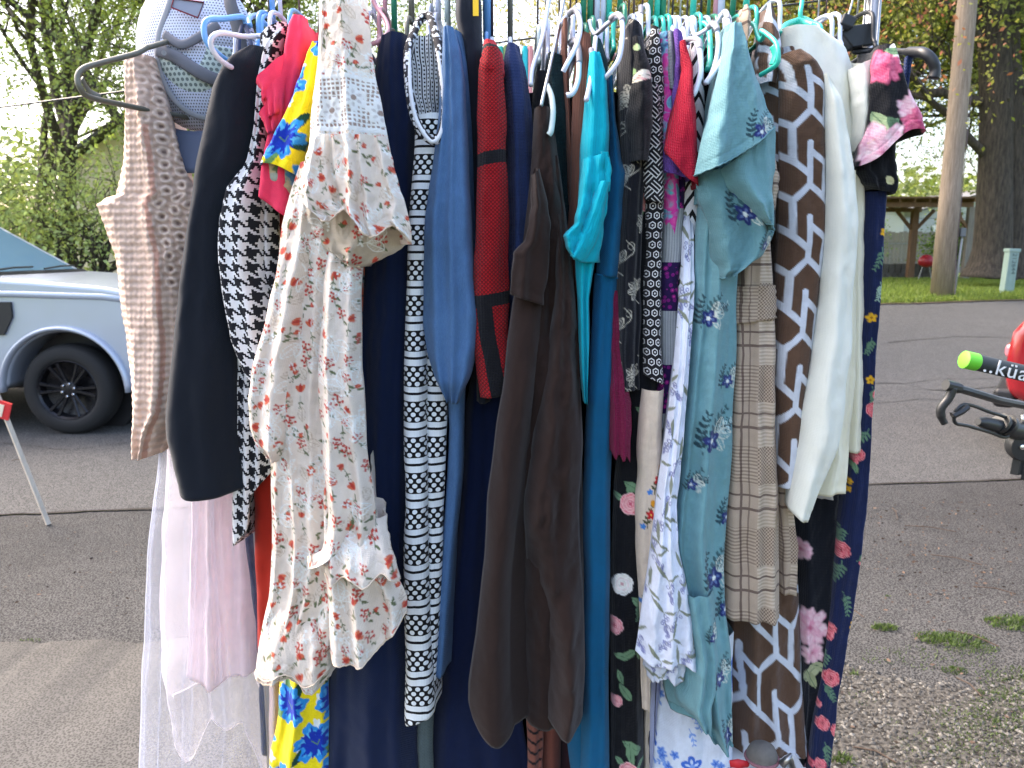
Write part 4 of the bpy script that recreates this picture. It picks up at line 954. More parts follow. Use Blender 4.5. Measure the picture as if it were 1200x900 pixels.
# windscreen, cabin
cab = [(wx0-.74, B(1.40)), (wx0-1.58, B(1.94)), (wx0-2.1, B(2.0)), (wx0-2.9, B(1.98)), (wx0-3.2, B(1.41))]
def cabv(i, side, ins): u, z = cab[i]; k = (z-B(1.40))/.55; return (u, (TY+.10+.20*k) if side == 0 else (TY+1.9-.20*k), z)
mb = MB(); mb.add([cabv(i, 0, 0) for i in range(5)]+[cabv(i, 1, 0) for i in range(5)], [(0, 1, 2, 3, 4), (9, 8, 7, 6, 5), (1, 6, 7, 2), (2, 7, 8, 3), (3, 8, 9, 4), (0, 5, 6, 1), (0, 4, 9, 5)]); mb.build('cabin', m_pt, r_, bevel=.04, seg=3)
nrm = Vector((.5, 0, .88)).normalized()
def wq(name, pts, m, off, n_=nrm, par=r_):
    mb = MB(); p = [Vector(q)+n_*off for q in pts]; q = [x-n_*.02 for x in p]; k = len(p); mb.add(p+q, [tuple(range(k)), tuple(range(2*k-1, k-1, -1))]+[(i, i+k, (i+1) % k+k, (i+1) % k) for i in range(k)]); return mb.build(name, m, par)
A0, A1, A2, A3 = [Vector(v) for v in (cabv(0, 0, 0), cabv(0, 1, 0), cabv(1, 1, 0), cabv(1, 0, 0))]; lerp2 = lambda u, v: A0.lerp(A1, u).lerp(A3.lerp(A2, u), v)
ws = wq('windscreen', [lerp2(.04, .06), lerp2(.925, .06), lerp2(.91, .90), lerp2(.05, .90)], m_gl, .012)
o = wq('cowl', [lerp2(0.02, -.06), lerp2(.98, -.06), lerp2(.98, .045), lerp2(.02, .045)], m_trim, .03)
for k in (0, 1): mb = MB(); a = lerp2(.12+.45*k, .035)+nrm*.05; b_ = lerp2(.52+.42*k, .10)+nrm*.035; mb.tube([a, a.lerp(b_, .5)+nrm*.012, b_], .009, 6); mb.build('wiper', m_trim, r_)
for s in (0, 1):
    yy = 0 if s == 0 else 1; pts = [Vector(cabv(0, s, 0)).lerp(Vector(cabv(4, s, 0)), k) for k in (.06, .96)]; tp_ = [Vector(cabv(3, s, 0)), Vector(cabv(1, s, 0))]; cen = sum(pts+tp_, Vector())/4
    wq('side_window', [p.lerp(cen, .12) for p in pts+tp_], m_gl, .012, Vector((0, -1 if s == 0 else 1, .3)).normalized())
# fender flare, crease, vent, lamps, bumper, mirror
mb = MB(); mb.tube([(wx0+.56*math.cos(a), TY+.025, WZ+.56*math.sin(a)) for a in np.linspace(-.02, math.pi+.02, 30)], .05, 10, flat=.5, up=(0, 1, 0)); mb.build('wheel_arch', m_pt, r_, smooth=True)
mb = MB(); mb.tube([(RX+.56*math.cos(a), TY+.025, WZ+.56*math.sin(a)) for a in np.linspace(-.02, math.pi+.02, 30)], .05, 10, flat=.5, up=(0, 1, 0)); mb.build('wheel_arch', m_pt, r_, smooth=True)
mb = MB(); mb.tube([(wx0+.95, TY+.04, B(1.17)), (wx0+.4, TY+.025, B(1.245)), (wx0-.4, TY+.02, B(1.27)), (RX-1, TY+.03, B(1.25))], .028, 8, flat=.4); mb.build('shoulder_crease', m_pt, r_, smooth=True)
mb = MB(); vx, vz = wx0-.54, B(1.04); mb.prism([(vx-.02, vz+.16), (vx+.14, vz+.16), (vx+.14, vz+.03), (vx+.05, vz-.13), (vx-.02, vz-.13), (vx+.03, vz+.06), (vx+.03, vz+.09), (vx-.02, vz+.10)], TY+.005, TY+.06, 'y'); mb.build('side_vent', m_trim, r_)
mb = MB(); mb.box((wx0-.90, TY+.028, B(.9)), (.010, .01, .9)); mb.build('door_gap', m_trim, r_); mb = MB(); mb.box((wx0-1.9, TY+.028, B(.9)), (.010, .01, .9)); mb.build('door_gap', m_trim, r_)
mb = MB(); mb.box((wx0-2.3, TY+.2, B(.36)), (2.9, .3, .10)); mb.build('running_board', m_trim, r_, bevel=.02)
mb = MB(); mb.box((wx0+1.0, TY+.22, B(1.02)), (.16, .36, .24)); mb.build('headlight', m_gl, r_, bevel=.03); mb = MB(); mb.box((wx0+1.0, TY+1.78, B(1.02)), (.16, .36, .24)); mb.build('headlight', m_gl, r_, bevel=.03)
mb = MB(); mb.box((wx0+1.05, TY+1.0, B(1.0)), (.08, 1.15, .42)); mb.build('grille', m_trim, r_, bevel=.02); mb = MB(); mb.box((wx0+1.08, TY+1.0, B(.58)), (.22, 1.94, .28)); mb.build('bumper', m_chr, r_, bevel=.05)
mb = MB(); mb.box((wx0-1.28, TY-.12, B(1.50)), (.14, .24, .24)); mb.build('wing_mirror', m_trim, r_, bevel=.04)
mb = MB(); mb.box((wx0-1.45, TY+.02, B(1.12)), (.2, .03, .035)); mb.build('door_handle', m_pt, r_, bevel=.01)
mb = MB(); mb.box((wx0-1.3, TY+1.0, B(.52)), (5.2, 1.2, .3)); mb.build('underbody', m_trim, r_)
for sx, cx in ((0, wx0), (1, RX)):
    mb = MB(); mb.prism(arch(cx, WZ, .51, 0, 2*math.pi, 32)[:-1], TY+.34, TY+1.66, 'y'); mb.build('wheel_well', m_trim, r_)
    for side in (0, 1):
        yc = TY+.16 if side == 0 else TY+1.84; f = -1 if side == 0 else 1; wl_ = empty('wheel', (cx, yc, WZ)); keep(wl_, r_)
        def kp(o): o.parent = wl_; o.matrix_parent_inverse = Matrix.Translation(Vector((cx, yc, WZ))).inverted()
        T_ = [(.27, -f*.12), (.35, -f*.13), (.395, -f*.10), (.41, -f*.04), (.41, f*.05), (.40, f*.10), (.375, f*.128), (.30, f*.133), (.265, f*.12), (.262, f*.05)]
        mb = MB(); mb.lathe([(a, b) for a, b in T_], (cx, yc, WZ), 56); kp(mb.build('tyre', m_tyre, None, smooth=True))
        mb = MB(); mb.lathe([(.262, -f*.10), (.258, f*.02), (.262, f*.115), (.272, f*.12), (.266, f*.125), (.250, f*.105), (.245, f*.02), (.10, -f*.01), (.001, -f*.01)], (cx, yc, WZ), 48); kp(mb.build('rim', m_rim, None, auto=30))
        if side == 0:
            mb = MB()
            for k in range(12):
                a = math.pi/6*k+(.10 if k % 2 else -.10)+.2; ca, sa = math.cos(a), math.sin(a)
                mb.tube([(cx+ca*.05, yc+f*.075, WZ+sa*.05), (cx+ca*.14, yc+f*.085, WZ+sa*.14), (cx+ca*.255, yc+f*.105, WZ+sa*.255)], [.02, .015, .019], 6, flat=.8)
            kp(mb.build('spokes', m_rim, None, auto=40)); mb = MB(); mb.lathe([(.075, f*.06), (.07, f*.09), (.035, f*.10), (.001, f*.10)], (cx, yc, WZ), 24); kp(mb.build('hub', m_rim, None, auto=30))
            for k in range(6): a = k*math.pi/3+.3; mb = MB(); mb.lathe([(.013, f*.08), (.013, f*.112), (.008, f*.118), (.0005, f*.118)], (cx+.058*math.cos(a), yc, WZ+.058*math.sin(a)), 8); kp(mb.build('lug_nut', m_chr, None, auto=30))

# ---------------------------------------------------------------- red car with a bicycle carrier, cut by the right picture edge
m_rp = plain('red_car_paint', lin((140, 20, 30)), .25, 0, 1, .03, 4, 0); cy = 6.1; RXc = W(1176, 440, 6.1).x; r_ = empty('red_car', (RXc, cy, 0)); tag(r_, 'red car whose tail and lamp just enter at the right edge behind the bicycle carrier', 'car')
prof = [(RXc+.04, .50), (RXc, .72), (RXc+.03, 1.02), (RXc+.10, 1.12), (RXc+.16, 1.16), (RXc+.42, 1.55), (RXc+.8, 1.64), (RXc+1.9, 1.62), (RXc+2.6, 1.12), (RXc+3.5, .98), (RXc+3.75, .6), (RXc+3.6, .35), (RXc+.5, .34)]
mb = MB(); mb.prism([(a, b-.25 if False else b) for a, b in prof], cy-.05, cy+1.65, 'y'); mb.build('body', m_rp, r_, bevel=.09, seg=5)
mb = MB(); mb.box((RXc+.035, cy+.16, .86), (.10, .26, .12)); mb.build('tail_lamp', plain('pink_highlight_lens', lin((206, 120, 130)), .15, 0, 1), r_, bevel=.04)  # lens coloured pale pink to paint in the highlight on the red
mb = MB(); mb.box((RXc+.30, cy+.8, 1.38), (.03, 1.2, .40), Matrix.Rotation(R(33), 3, 'Y')); mb.build('rear_window', m_gl, r_, bevel=.01)
mb = MB(); mb.box((RXc+.02, cy+.8, .48), (.16, 1.6, .16)); mb.build('bumper', m_trim, r_, bevel=.04)
for x in (RXc+.75, RXc+3.0):
    for y in (cy+.06, cy+1.54): mb = MB(); mb.lathe([(.05, -.1), (.30, -.1), (.33, -.06), (.33, .06), (.30, .1), (.05, .1)], (x, y, .33), 36); mb.build('wheel', m_tyre, r_, auto=30)
r_.rotation_euler.z = -R(36)
c0 = W(1195, 520, 2.35); r_ = empty('bicycle_carrier', (c0.x, 2.35, .5)); tag(r_, 'black bicycle carrier with lime green end cap and white lettering', 'bicycle carrier')
m_cb = plain('satin_black_metal', lin((38, 40, 42)), .4, scale=150); mm = plain('padded_black_sleeve', lin((44, 50, 52)), .65, scale=90)
a, b_ = W(1133, 422, 2.25), W(1215, 441, 2.27); dv = (b_-a).normalized()
mb = MB(); mb.tube([a+dv*.015, b_+dv*.5], .0245, 24); mb.build('padded_bar', mm, r_, auto=30); mb = MB(); mb.tube([a-dv*.012, a-dv*.009, a+dv*.03, a+dv*.033], [.018, .0262, .0262, .024], 24); mb.build('end_cap', plain('lime_green_rubber', lin((108, 206, 50)), .5), r_, auto=30)
tx = (b_-a).normalized(); an = math.atan2(tx.y, tx.x); tl_ = math.asin(-tx.z); tw = text('..küat', .062, (0, 0, 0), (0, 0, 0), plain('white_print', (.8, .8, .8), .5), r_, 'lettering', .0006, 1.15)
tw.matrix_parent_inverse = Matrix(); tw.parent = None; yv = Vector((0, 0, 1)); yv = (yv-tx*yv.dot(tx)).normalized(); zv = tx.cross(yv); Mx = Matrix((tx, yv, zv)).transposed().to_4x4(); Mx.translation = a+tx*.125+zv*.0250*1.0+yv*(-.003); tw.matrix_world = Mx; tw.scale = (1.15, 1, 1); keep(tw, r_)
bar = [W(1108, 452, 2.2), W(1130, 457, 2.22), W(1170, 469, 2.3), W(1215, 478, 2.42), W(1300, 492, 2.6)]; mb = MB(); mb.tube(bar, [.009, .012, .012, .012, .012], 8); mb.build('hoop_bar', m_cb, r_, auto=35)
mb = MB(); mb.tube(spline([W(1117, 454, 2.2), W(1112, 466, 2.2), W(1103, 478, 2.2), W(1103, 488, 2.2), W(1107, 496, 2.2)], 5), [.0125]*16+[.0105]*5, 12); mb.build('wheel_hook', m_cb, r_, smooth=True)
mb = MB(); mb.tube([W(1108, 451, 2.2), W(1124, 455, 2.21)], .016, 10); mb.build('collar', m_cb, r_, auto=35)
loop = [W(1118, 487, 2.2), W(1122, 478, 2.2), W(1134, 474, 2.22), W(1160, 483, 2.27), W(1182, 492, 2.3), W(1180, 512, 2.3), W(1158, 506, 2.26), W(1134, 499, 2.22), W(1120, 496, 2.2), W(1118, 487, 2.2)]
mb = MB(); mb.tube(spline(loop, 4), .0055, 8); mb.build('wheel_strap', m_cb, r_, smooth=True); mb = MB(); mb.tube([W(1116, 487, 2.2), W(1126, 482, 2.2), W(1132, 477, 2.21)], .011, 8, flat=1.2); mb.build('strap_buckle', m_cb, r_, auto=35)
mb = MB(); mb.tube([W(1146, 494, 2.26), W(1152, 495, 2.27), W(1172, 500, 2.3), W(1196, 506, 2.34), W(1230, 512, 2.42)], [.010, .018, .022, .030, .030], 14); mb.build('wheel_tray', m_cb, r_, auto=35)
for px_ in (1172, 1180): mb = MB(); p = W(px_, 497+.25*(px_-1172), 2.3); mb.tube([p+Vector((-.004, 0, .004)), p+Vector((.006, .002, -.003))], .034, 16); mb.build('strap_band', m_cb, r_, auto=35)
mb = MB(); p = W(1198, 522, 2.34); mb.lathe([(.001, -.02), (.045, -.018), (.05, 0), (.045, .018), (.001, .02)], p, 26); mb.build('pivot_plate', m_cb, r_, auto=35); mb = MB(); mb.lathe([(.001, -.026), (.008, -.024), (.008, 0)], p+Vector((-.015, 0, .0)), 12); mb.build('bolt', m_chr if 1 else m_cb, r_, auto=35)
mb = MB(); mb.tube([W(1196, 525, 2.34), W(1190, 556, 2.34)], .020, 4, flat=.7); mb.tube([W(1207, 530, 2.34), W(1202, 562, 2.34)], .018, 4, flat=.7); mb.build('folding_arm', m_cb, r_, bevel=.003)
mb = MB(); mb.tube([W(1210, 520, 2.36), (c0.x+.35, 2.6, .42), (c0.x+.9, 2.9, .42)], .028, 8); mb.build('hitch_beam', m_cb, r_)
mb = MB(); mb.tube([W(1200, 500, 2.33), W(1199, 486, 2.33)], .007, 10); mb.build('spring_pin', m_chr, r_, smooth=True)

# ---------------------------------------------------------------- the garments, left to right
def G(name, label, cat, at, d, parts, group=None):
    """a garment of several pieces: Empty at its shoulder, each piece a part"""
    r = empty(name, root_of(at, d)); tag(r, label, cat, group)
    for nm, kw in parts:
        kw = dict(kw); kw.setdefault('d', d); cloth(nm, parent=r, **kw)
    return r
def G1(name, label, cat, group=None, **kw): return tag(cloth(name, **kw), label, cat, group)
PD = 1.25      # point spacing of printed cloth, in photograph pixels

# crocheted tank
G('crochet_tank_top', 'beige pink crocheted sleeveless top with openwork panel, leftmost garment on the rack', 'top', (165, 68), 1.26, [
 ('body', dict(L=[(148, 66), (148, 120), (145, 190), (136, 228), (124, 232), (113, 240), (122, 262), (133, 295), (143, 360), (151, 430), (157, 490), (158, 531)],
    Rr=[(178, 66), (188, 100), (204, 150), (218, 200), (238, 240), (240, 300), (238, 360), (235, 420), (225, 480), (205, 500), (196, 520), (190, 533)],
    mat=f_cro, step=1.5, paint=pr_knit, base=C(218, 190, 172), arc=False, nf=3, amp=.007, disp=knit_disp, b=.03, sm=.006,
    hem=lambda u: 3-6*u, seed=1))])
# tulle skirt: sheer layers over a pink lining
def tulle(name, col, alpha):
    m, nt, bs_ = newmat(name); x, y, tc = uvxy(nt); lw = nt.nodes.new('ShaderNodeLayerWeight'); lw.inputs[0].default_value = .55
    a = (N(nt, lw.outputs[1])*.32+alpha).mn(.95); nz = ntex(nt, tc.outputs['UV'], 30, 2)
    t = nt.nodes.new('ShaderNodeBsdfTransparent'); mx = nt.nodes.new('ShaderNodeMixShader'); tr = nt.nodes.new('ShaderNodeBsdfTranslucent'); m2 = nt.nodes.new('ShaderNodeMixShader')
    bs_.inputs['Base Color'].default_value = (*col, 1); tr.inputs[0].default_value = (*col, 1); bs_.inputs['Roughness'].default_value = .8; bs_.inputs['Specular IOR Level'].default_value = .2
    m2.inputs[0].default_value = .35; nt.links.new(bs_.outputs[0], m2.inputs[1]); nt.links.new(tr.outputs[0], m2.inputs[2])
    nt.links.new((a+(nz-.5)*.12).s, mx.inputs[0]); nt.links.new(t.outputs[0], mx.inputs[1]); nt.links.new(m2.outputs[0], mx.inputs[2]); nt.links.new(mx.outputs[0], nt.nodes['Material Output'].inputs[0]); return m
m_tul = tulle('lavender_tulle', lin((214, 224, 250)), .03); m_tul2 = tulle('pink_tulle', lin((236, 230, 240)), .10)
f_lin = fb('peach_pink_lining', lin((234, 218, 222)), weave='none', transl=.3, bs=.1)
tul = dict(step=4, sm=.05)
G('tulle_skirt', 'pale lavender and pink sheer tulle skirt under the black jacket, reaching the bottom edge', 'skirt', (230, 480), 1.36, [
 ('lining', dict(L=[(226, 430), (226, 560), (222, 700), (220, 780)], Rr=[(288, 430), (296, 560), (302, 700), (302, 790)], mat=f_lin, d=1.42, back=.12, nf=4, amp=.010, hem=lambda u: 4+10*np.sin(u*5), seed=4, step=4)),
 ('tulle_layer', dict(L=[(200, 450), (192, 580), (188, 700), (190, 790), (196, 832)], Rr=[(288, 450), (300, 560), (308, 720), (314, 830), (312, 882)], mat=m_tul2, d=1.40, back=.16, nf=5, amp=.008, fw=.06, hem=lambda u: 30*np.sin(u*7)-14*np.cos(u*15), seed=6, **tul)),
 ('tulle_layer', dict(L=[(192, 440), (184, 560), (174, 640), (169, 720), (165, 850), (160, 1000)], Rr=[(275, 440), (296, 560), (306, 700), (320, 820), (324, 990)], mat=m_tul, d=1.30, back=.22, nf=7, amp=.009, fw=.04, seed=9, **tul)),
])
# black jacket
G('black_blazer', 'plain black long-sleeved jacket second from the left of the rack', 'jacket', (290, 60), 1.20, [
 ('sleeve', dict(L=[(292, 56), (268, 72), (250, 105), (238, 150), (228, 210), (218, 290), (209, 370), (202, 430), (195, 480), (194, 505), (202, 535), (213, 573)],
    Rr=[(312, 56), (316, 80), (310, 120), (304, 170), (290, 215), (272, 260), (268, 330), (274, 400), (275, 440), (276, 500), (282, 545), (286, 572)],
    mat=f_black, nf=2, amp=.006, fw=.16, b=.035, wr=.0012, seed=12, step=3.5, hem=lambda u: 5*np.sin(np.pi*u)))])
# houndstooth coat
G('houndstooth_coat', 'black and white houndstooth coat between the black jacket and the cream dress', 'coat', (315, 45), 1.23, [
 ('body', dict(L=[(306, 46), (304, 100), (300, 170), (290, 300), (276, 420), (272, 500), (273, 560), (273, 640)], Rr=[(336, 26), (330, 120), (326, 240), (326, 360), (324, 470), (322, 520), (321, 560), (321, 583)],
    mat=f_hound, nf=3, amp=.006, seed=14, step=3.5, hem=lambda u: np.where(u < .48, 8*0, -34+0*u)*(u > .48)+0*u)),
 ('sleeve', dict(L=[(330, 34), (312, 52), (303, 90), (300, 150), (290, 190), (266, 222), (258, 255), (257, 300), (262, 350), (272, 395), (285, 430), (305, 470), (318, 500)],
    Rr=[(338, 34), (330, 60), (320, 90), (312, 150), (308, 200), (304, 260), (305, 310), (312, 360), (318, 400), (330, 430), (338, 460), (344, 480), (350, 500)],
    d=1.19, back=.2, mat=f_hound, nf=2, amp=.007, b=.028, seed=15, step=3.5))])
# rust sweater and brick red skirt
G('rust_dress', 'long rust red dress behind the houndstooth coat', 'dress', (320, 70), 1.27, [
 ('bodice', dict(L=[(308, 70), (304, 120), (302, 240), (302, 320), (300, 460)], Rr=[(340, 70), (345, 160), (352, 240), (350, 330), (345, 460)], mat=f_rust, nf=3, amp=.008, seed=17)),
 ('skirt', dict(L=[(300, 440), (297, 580), (300, 690), (304, 790)], Rr=[(345, 440), (348, 580), (345, 690), (340, 790)], mat=f_red, nf=2, amp=.004, seed=18))])
G1('dark_slip', 'dark navy garment edge showing between tulle skirt and brick red skirt', 'dress', L=[(284, 560), (288, 640), (298, 720), (304, 800), (306, 880)], Rr=[(304, 560), (306, 640), (318, 720), (326, 800), (326, 880)], d=1.37, mat=f_navy3, nf=1, seed=19, slot=330)
G1('mauve_slip', 'plain mauve grey hem beside the yellow floral skirt', 'dress', L=[(313, 740), (315, 800), (316, 900), (316, 1040)], Rr=[(330, 740), (330, 800), (328, 900), (328, 1040)], d=1.33, mat=fb('mauve_satin', lin((168, 150, 154)), weave='none'), nf=1, seed=20, slot=330)
# pink ruffled top
def ruf(x0, y0, x1, y1, k):
    return dict(L=[(x0, y0), (x0+7, y0+11), (x0+10, y0+24)], Rr=[(x1, y1-32), (x1, y1-12), (x1-2, y1+18)], mat=f_pink, nf=2, amp=.006, back=.05, d=1.16-.004*k, seed=30+k, arc=True, sm=.02, step=2.5, b=.012)
G('pink_ruffle_top', 'bright coral pink top with small pointed ruffles on its shoulder', 'top', (352, 22), 1.18, [
 ('body', dict(L=[(344, 19), (338, 30), (334, 60), (328, 100), (318, 150), (307, 200), (305, 228)], Rr=[(360, 22), (366, 50), (362, 80), (352, 120), (345, 180), (348, 230), (344, 246)], mat=f_pink, nf=2, amp=.009, b=.03, fw=.13, seed=22, step=3, hem=lambda u: 12*u)),
 ('ruffle', ruf(300, 97, 338, 92, 0)), ('ruffle', ruf(306, 118, 334, 116, 1)), ('ruffle', ruf(303, 134, 332, 134, 2))])
# yellow and blue floral dress
G('yellow_floral_dress', 'yellow dress with large blue painterly flowers beside the cream dress', 'dress', (372, 50), 1.15, [
 ('sleeve', dict(L=[(366, 50), (352, 90), (338, 125), (322, 158), (306, 193)], Rr=[(378, 50), (378, 110), (366, 150), (358, 180), (352, 208)], mat=f_paint, step=PD, paint=pr_yellow(3), base=C(236, 214, 22), nf=2, amp=.004, back=.15, seed=24, sm=.02, hem=lambda u: -5*np.sin(np.pi*u))),
 ('sleeve_lining', dict(L=[(306, 190), (309, 206), (320, 220), (338, 234)], Rr=[(352, 198), (352, 204), (350, 222), (343, 241)], mat=f_paint, step=PD, paint=lambda p: [p.scatter(14, lambda p, x, y, q: p.ell(x, y, 9, 5, q.uniform(0, 3), C(*q.choice([(110, 150, 180), (80, 130, 170), (176, 160, 130), (90, 110, 80)])), wob=.2), 3)], base=C(150, 160, 150), d=1.165, nf=1, amp=.004, back=.08, arc=True, seed=25)),
 ('bodice', dict(L=[(350, 160), (338, 240), (335, 420), (333, 600)], Rr=[(384, 160), (384, 240), (384, 420), (382, 600)], mat=f_paint, step=2.5, paint=pr_yellow(8), base=C(236, 214, 22), d=1.24, nf=2, seed=26, back=.25)),
 ('skirt', dict(L=[(332, 600), (331, 700), (330, 786), (326, 830), (318, 880), (312, 960), (306, 1060)], Rr=[(382, 600), (382, 700), (384, 786), (384, 830), (386, 900), (388, 960), (390, 1060)], mat=f_paint, step=PD, paint=pr_yellow(5), base=C(236, 214, 22), d=1.24, nf=3, amp=.008, back=.25, seed=27))])
# cream floral chiffon dress (nearest of all)
cr = dict(mat=f_chif, step=PD, base=C(230, 218, 206))
m_hemc = plain('ecru_thread', lin((214, 196, 176)), .8)
def ruffle_h(a, k, ph=0): return lambda u: a*np.sin(u*k+ph)
G('cream_floral_dress', 'cream chiffon dress with small red flowers and white embroidered leaves, nearest to the viewer', 'dress', (400, 0), 1.10, [
 ('body', dict(L=[(352, 190), (340, 225), (330, 262), (324, 340), (318, 400), (314, 470), (318, 540), (318, 640), (315, 700), (305, 745), (299, 787)],
    Rr=[(420, 190), (432, 260), (420, 300), (418, 400), (416, 470), (420, 560), (424, 640), (415, 700), (400, 745), (381, 796)],
    paint=seq(pr_cream(2), ), nf=5, amp=.0065, fw=.06, seed=40, hem=lambda u: 7*np.sin(u*9), back=.24, d=1.125, trim=(m_hemc, .0013), **cr)),
 ('drape', dict(dfun=lambda u, v: .03*(1-v)**5, L=[(336, 250), (326, 290), (318, 340), (308, 390), (296, 430), (290, 465), (293, 500), (300, 522), (312, 535)], Rr=[(372, 250), (366, 300), (358, 350), (352, 400), (345, 440), (340, 480), (336, 510), (330, 528), (326, 540)], paint=pr_cream(5), nf=2, amp=.006, seed=42, back=.06, d=1.105, trim=(m_hemc, .0013), **cr)),
 ('drape', dict(dfun=lambda u, v: .06*(1-v)**6, L=[(372, 270), (376, 360), (372, 440), (378, 520), (384, 600), (378, 650), (362, 652)], Rr=[(420, 270), (420, 360), (424, 440), (430, 520), (440, 590), (436, 640), (396, 652)], paint=pr_cream(6), nf=2, amp=.012, fw=.12, seed=43, back=.08, d=1.09, trim=(m_hemc, .0013), **cr)),
 ('flounce', dict(dfun=lambda u, v: .022*(1-v)**3, L=[(374, 560), (378, 630), (384, 690), (384, 730), (386, 762)], Rr=[(430, 560), (444, 620), (462, 668), (477, 698), (478, 716)], paint=pr_cream(9), nf=3, amp=.012, seed=44, back=.12, d=1.10, hem=lambda u: 24*np.sin(np.pi*u)**1.2, trim=(m_hemc, .0013), **cr)),
 ('frill', dict(dfun=lambda u, v: .045*(1-v)**2, L=[(380, 612), (381, 650), (380, 672)], Rr=[(446, 616), (460, 650), (470, 672)], paint=pr_cream(12), nf=4, amp=.008, seed=45, back=.05, d=1.07, hem=lambda u: 6*np.sin(u*14), trim=(m_hemc, .0013), **cr)),
 ('frill', dict(dfun=lambda u, v: .045*(1-v)**2, L=[(314, 705), (307, 745), (299, 780)], Rr=[(376, 705), (382, 750), (384, 788)], paint=pr_cream(22), nf=3, amp=.007, seed=145, back=.06, d=1.10, hem=lambda u: 5+6*np.sin(u*11), trim=(m_hemc, .0013), **cr)),
 ('under_skirt', dict(L=[(345, 520), (340, 700), (340, 770)], Rr=[(400, 520), (402, 700), (383, 796)], paint=pr_cream(10), nf=2, amp=.006, seed=46, back=.1, d=1.15, trim=(m_hemc, .0013), **cr)),
 ('bodice', dict(L=[(378, -40), (375, 0), (373, 50), (370, 90), (366, 130), (362, 170), (358, 210)], Rr=[(424, -40), (431, 0), (435, 50), (439, 90), (448, 125), (455, 165), (462, 205)], paint=seq(pr_cream(3), lace_band(96, 156)), nf=3, amp=.009, fw=.08, seed=47, back=.28, d=1.08, b=.03, **cr)),
 ('sleeve_flounce', dict(L=[(364, 160), (357, 190), (350, 226), (352, 238), (368, 246)], Rr=[(452, 160), (463, 200), (472, 232), (480, 262), (483, 284)], paint=pr_cream(15), nf=5, amp=.010, fw=.05, seed=48, back=.16, d=1.06, hem=lambda u: 11*np.sin(u*13)-2, sm=.02, trim=(m_hemc, .0013), **cr)),
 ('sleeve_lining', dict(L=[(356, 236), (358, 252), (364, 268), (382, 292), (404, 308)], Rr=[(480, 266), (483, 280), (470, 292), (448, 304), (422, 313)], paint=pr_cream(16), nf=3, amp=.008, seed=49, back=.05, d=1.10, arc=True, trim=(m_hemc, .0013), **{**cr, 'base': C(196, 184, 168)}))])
# navy dress behind it
G1('navy_maxi_dress', 'long plain navy dress filling the gap right of the cream dress', 'dress', L=[(446, 44), (440, 70), (436, 130), (430, 250), (422, 330), (414, 420), (408, 560), (396, 700), (384, 800), (382, 900), (378, 1120)],
   Rr=[(478, 42), (488, 120), (490, 250), (486, 400), (484, 560), (486, 700), (489, 800), (490, 900), (492, 1120)], d=1.25, mat=f_navy, nf=3, amp=.009, b=.035, seed=51)
G1('orange_print_garment', 'small strip of orange and grey print beside the navy dress', 'top', L=[(404, 280), (404, 400)], Rr=[(428, 280), (424, 400)], d=1.235, mat=f_paint, step=1.6,
   paint=lambda p: [p.put(slice(0, p.s.shape[0]), (np.sin(p.t*.16+np.sin(p.s*.3)*1.5) > .55)*1.0, C(120, 124, 128)), p.put(slice(0, p.s.shape[0]), (np.abs(np.sin(p.t*.16+1.2)) < .16)*1.0, C(20, 24, 34))], base=C(196, 84, 50), nf=1, seed=52, slot=425)
# dotted stripe dress with looped neckline
def ringneck(parent, pts, d, mat, rad, name='neck_binding', n=8):
    mb = MB(); mb.tube(spline([W(x, y, dd) for x, y, dd in pts], 6), rad, n, cap=False); return mb.build(name, mat, parent, smooth=True)
g = G('dotted_stripe_dress', 'black and white dress of dotted bands and stripes with a drooping open neck', 'dress', (500, 40), 1.19, [
 ('body', dict(L=[(486, 136), (486, 170), (481, 230), (477, 300), (474, 400), (474, 560), (474, 700), (475, 848)], Rr=[(520, 132), (514, 190), (503, 240), (499, 300), (498, 400), (500, 560), (502, 700), (508, 834)], mat=f_dots, nf=1, amp=.004, fw=.5, b=.014, seed=55, step=3, back=.14)),
 ('skirt_fold', dict(L=[(496, 380), (496, 500), (498, 600), (500, 700), (504, 800)], Rr=[(510, 400), (523, 440), (523, 520), (518, 660), (511, 800)], mat=f_dots, nf=1, amp=.003, b=.01, seed=56, step=3, d=1.21, back=.14)),
 ('neck_lining', dict(L=[(484, 40), (482, 70), (484, 110), (490, 140), (500, 160)], Rr=[(516, 34), (520, 70), (521, 110), (520, 140), (514, 162)], mat=fb('white_black_stripe', pattern=lambda x, y, nt: mixc(nt, ((x*720*.17).fr().lt(.25)).mx((x*720*.17).fr().gt(.5)*(y*720*.2).fr().lt(.45)*(x*720*.17).fr().lt(.85)), (.72, .74, .78), (.015, .015, .02)), weave='rib'), d=1.22, nf=3, amp=.008, back=.06, seed=57, step=2.5, b=-.02))])
nk = [(486, 36, 1.24), (478, 60, 1.20), (479, 100, 1.17), (485, 135, 1.16), (497, 158, 1.155), (510, 165, 1.155), (519, 152, 1.16), (522, 125, 1.17), (520, 95, 1.18), (515, 60, 1.2), (508, 32, 1.235), (502, 18, 1.26), (492, 24, 1.26), (486, 36, 1.24)]
m_spk, nt_, b__ = newmat('speckled_binding'); t__ = nt_.nodes.new('ShaderNodeTexCoord'); nt_.links.new(mixc(nt_, ntex(nt_, t__.outputs['Object'], 150, kind='vor').lt(.42), (.015, .015, .02), (.7, .73, .78)), b__.inputs['Base Color']); b__.inputs['Roughness'].default_value = .9
ringneck(g, nk, 1.19, m_spk, .0062); ringneck(g, [(x+(1.5 if x < 500 else -1.5), y+1, dd-.006) for x, y, dd in nk[1:10]], 1.19, fb('white_cotton_binding', lin((214, 218, 226)), weave='rib'), .0030)
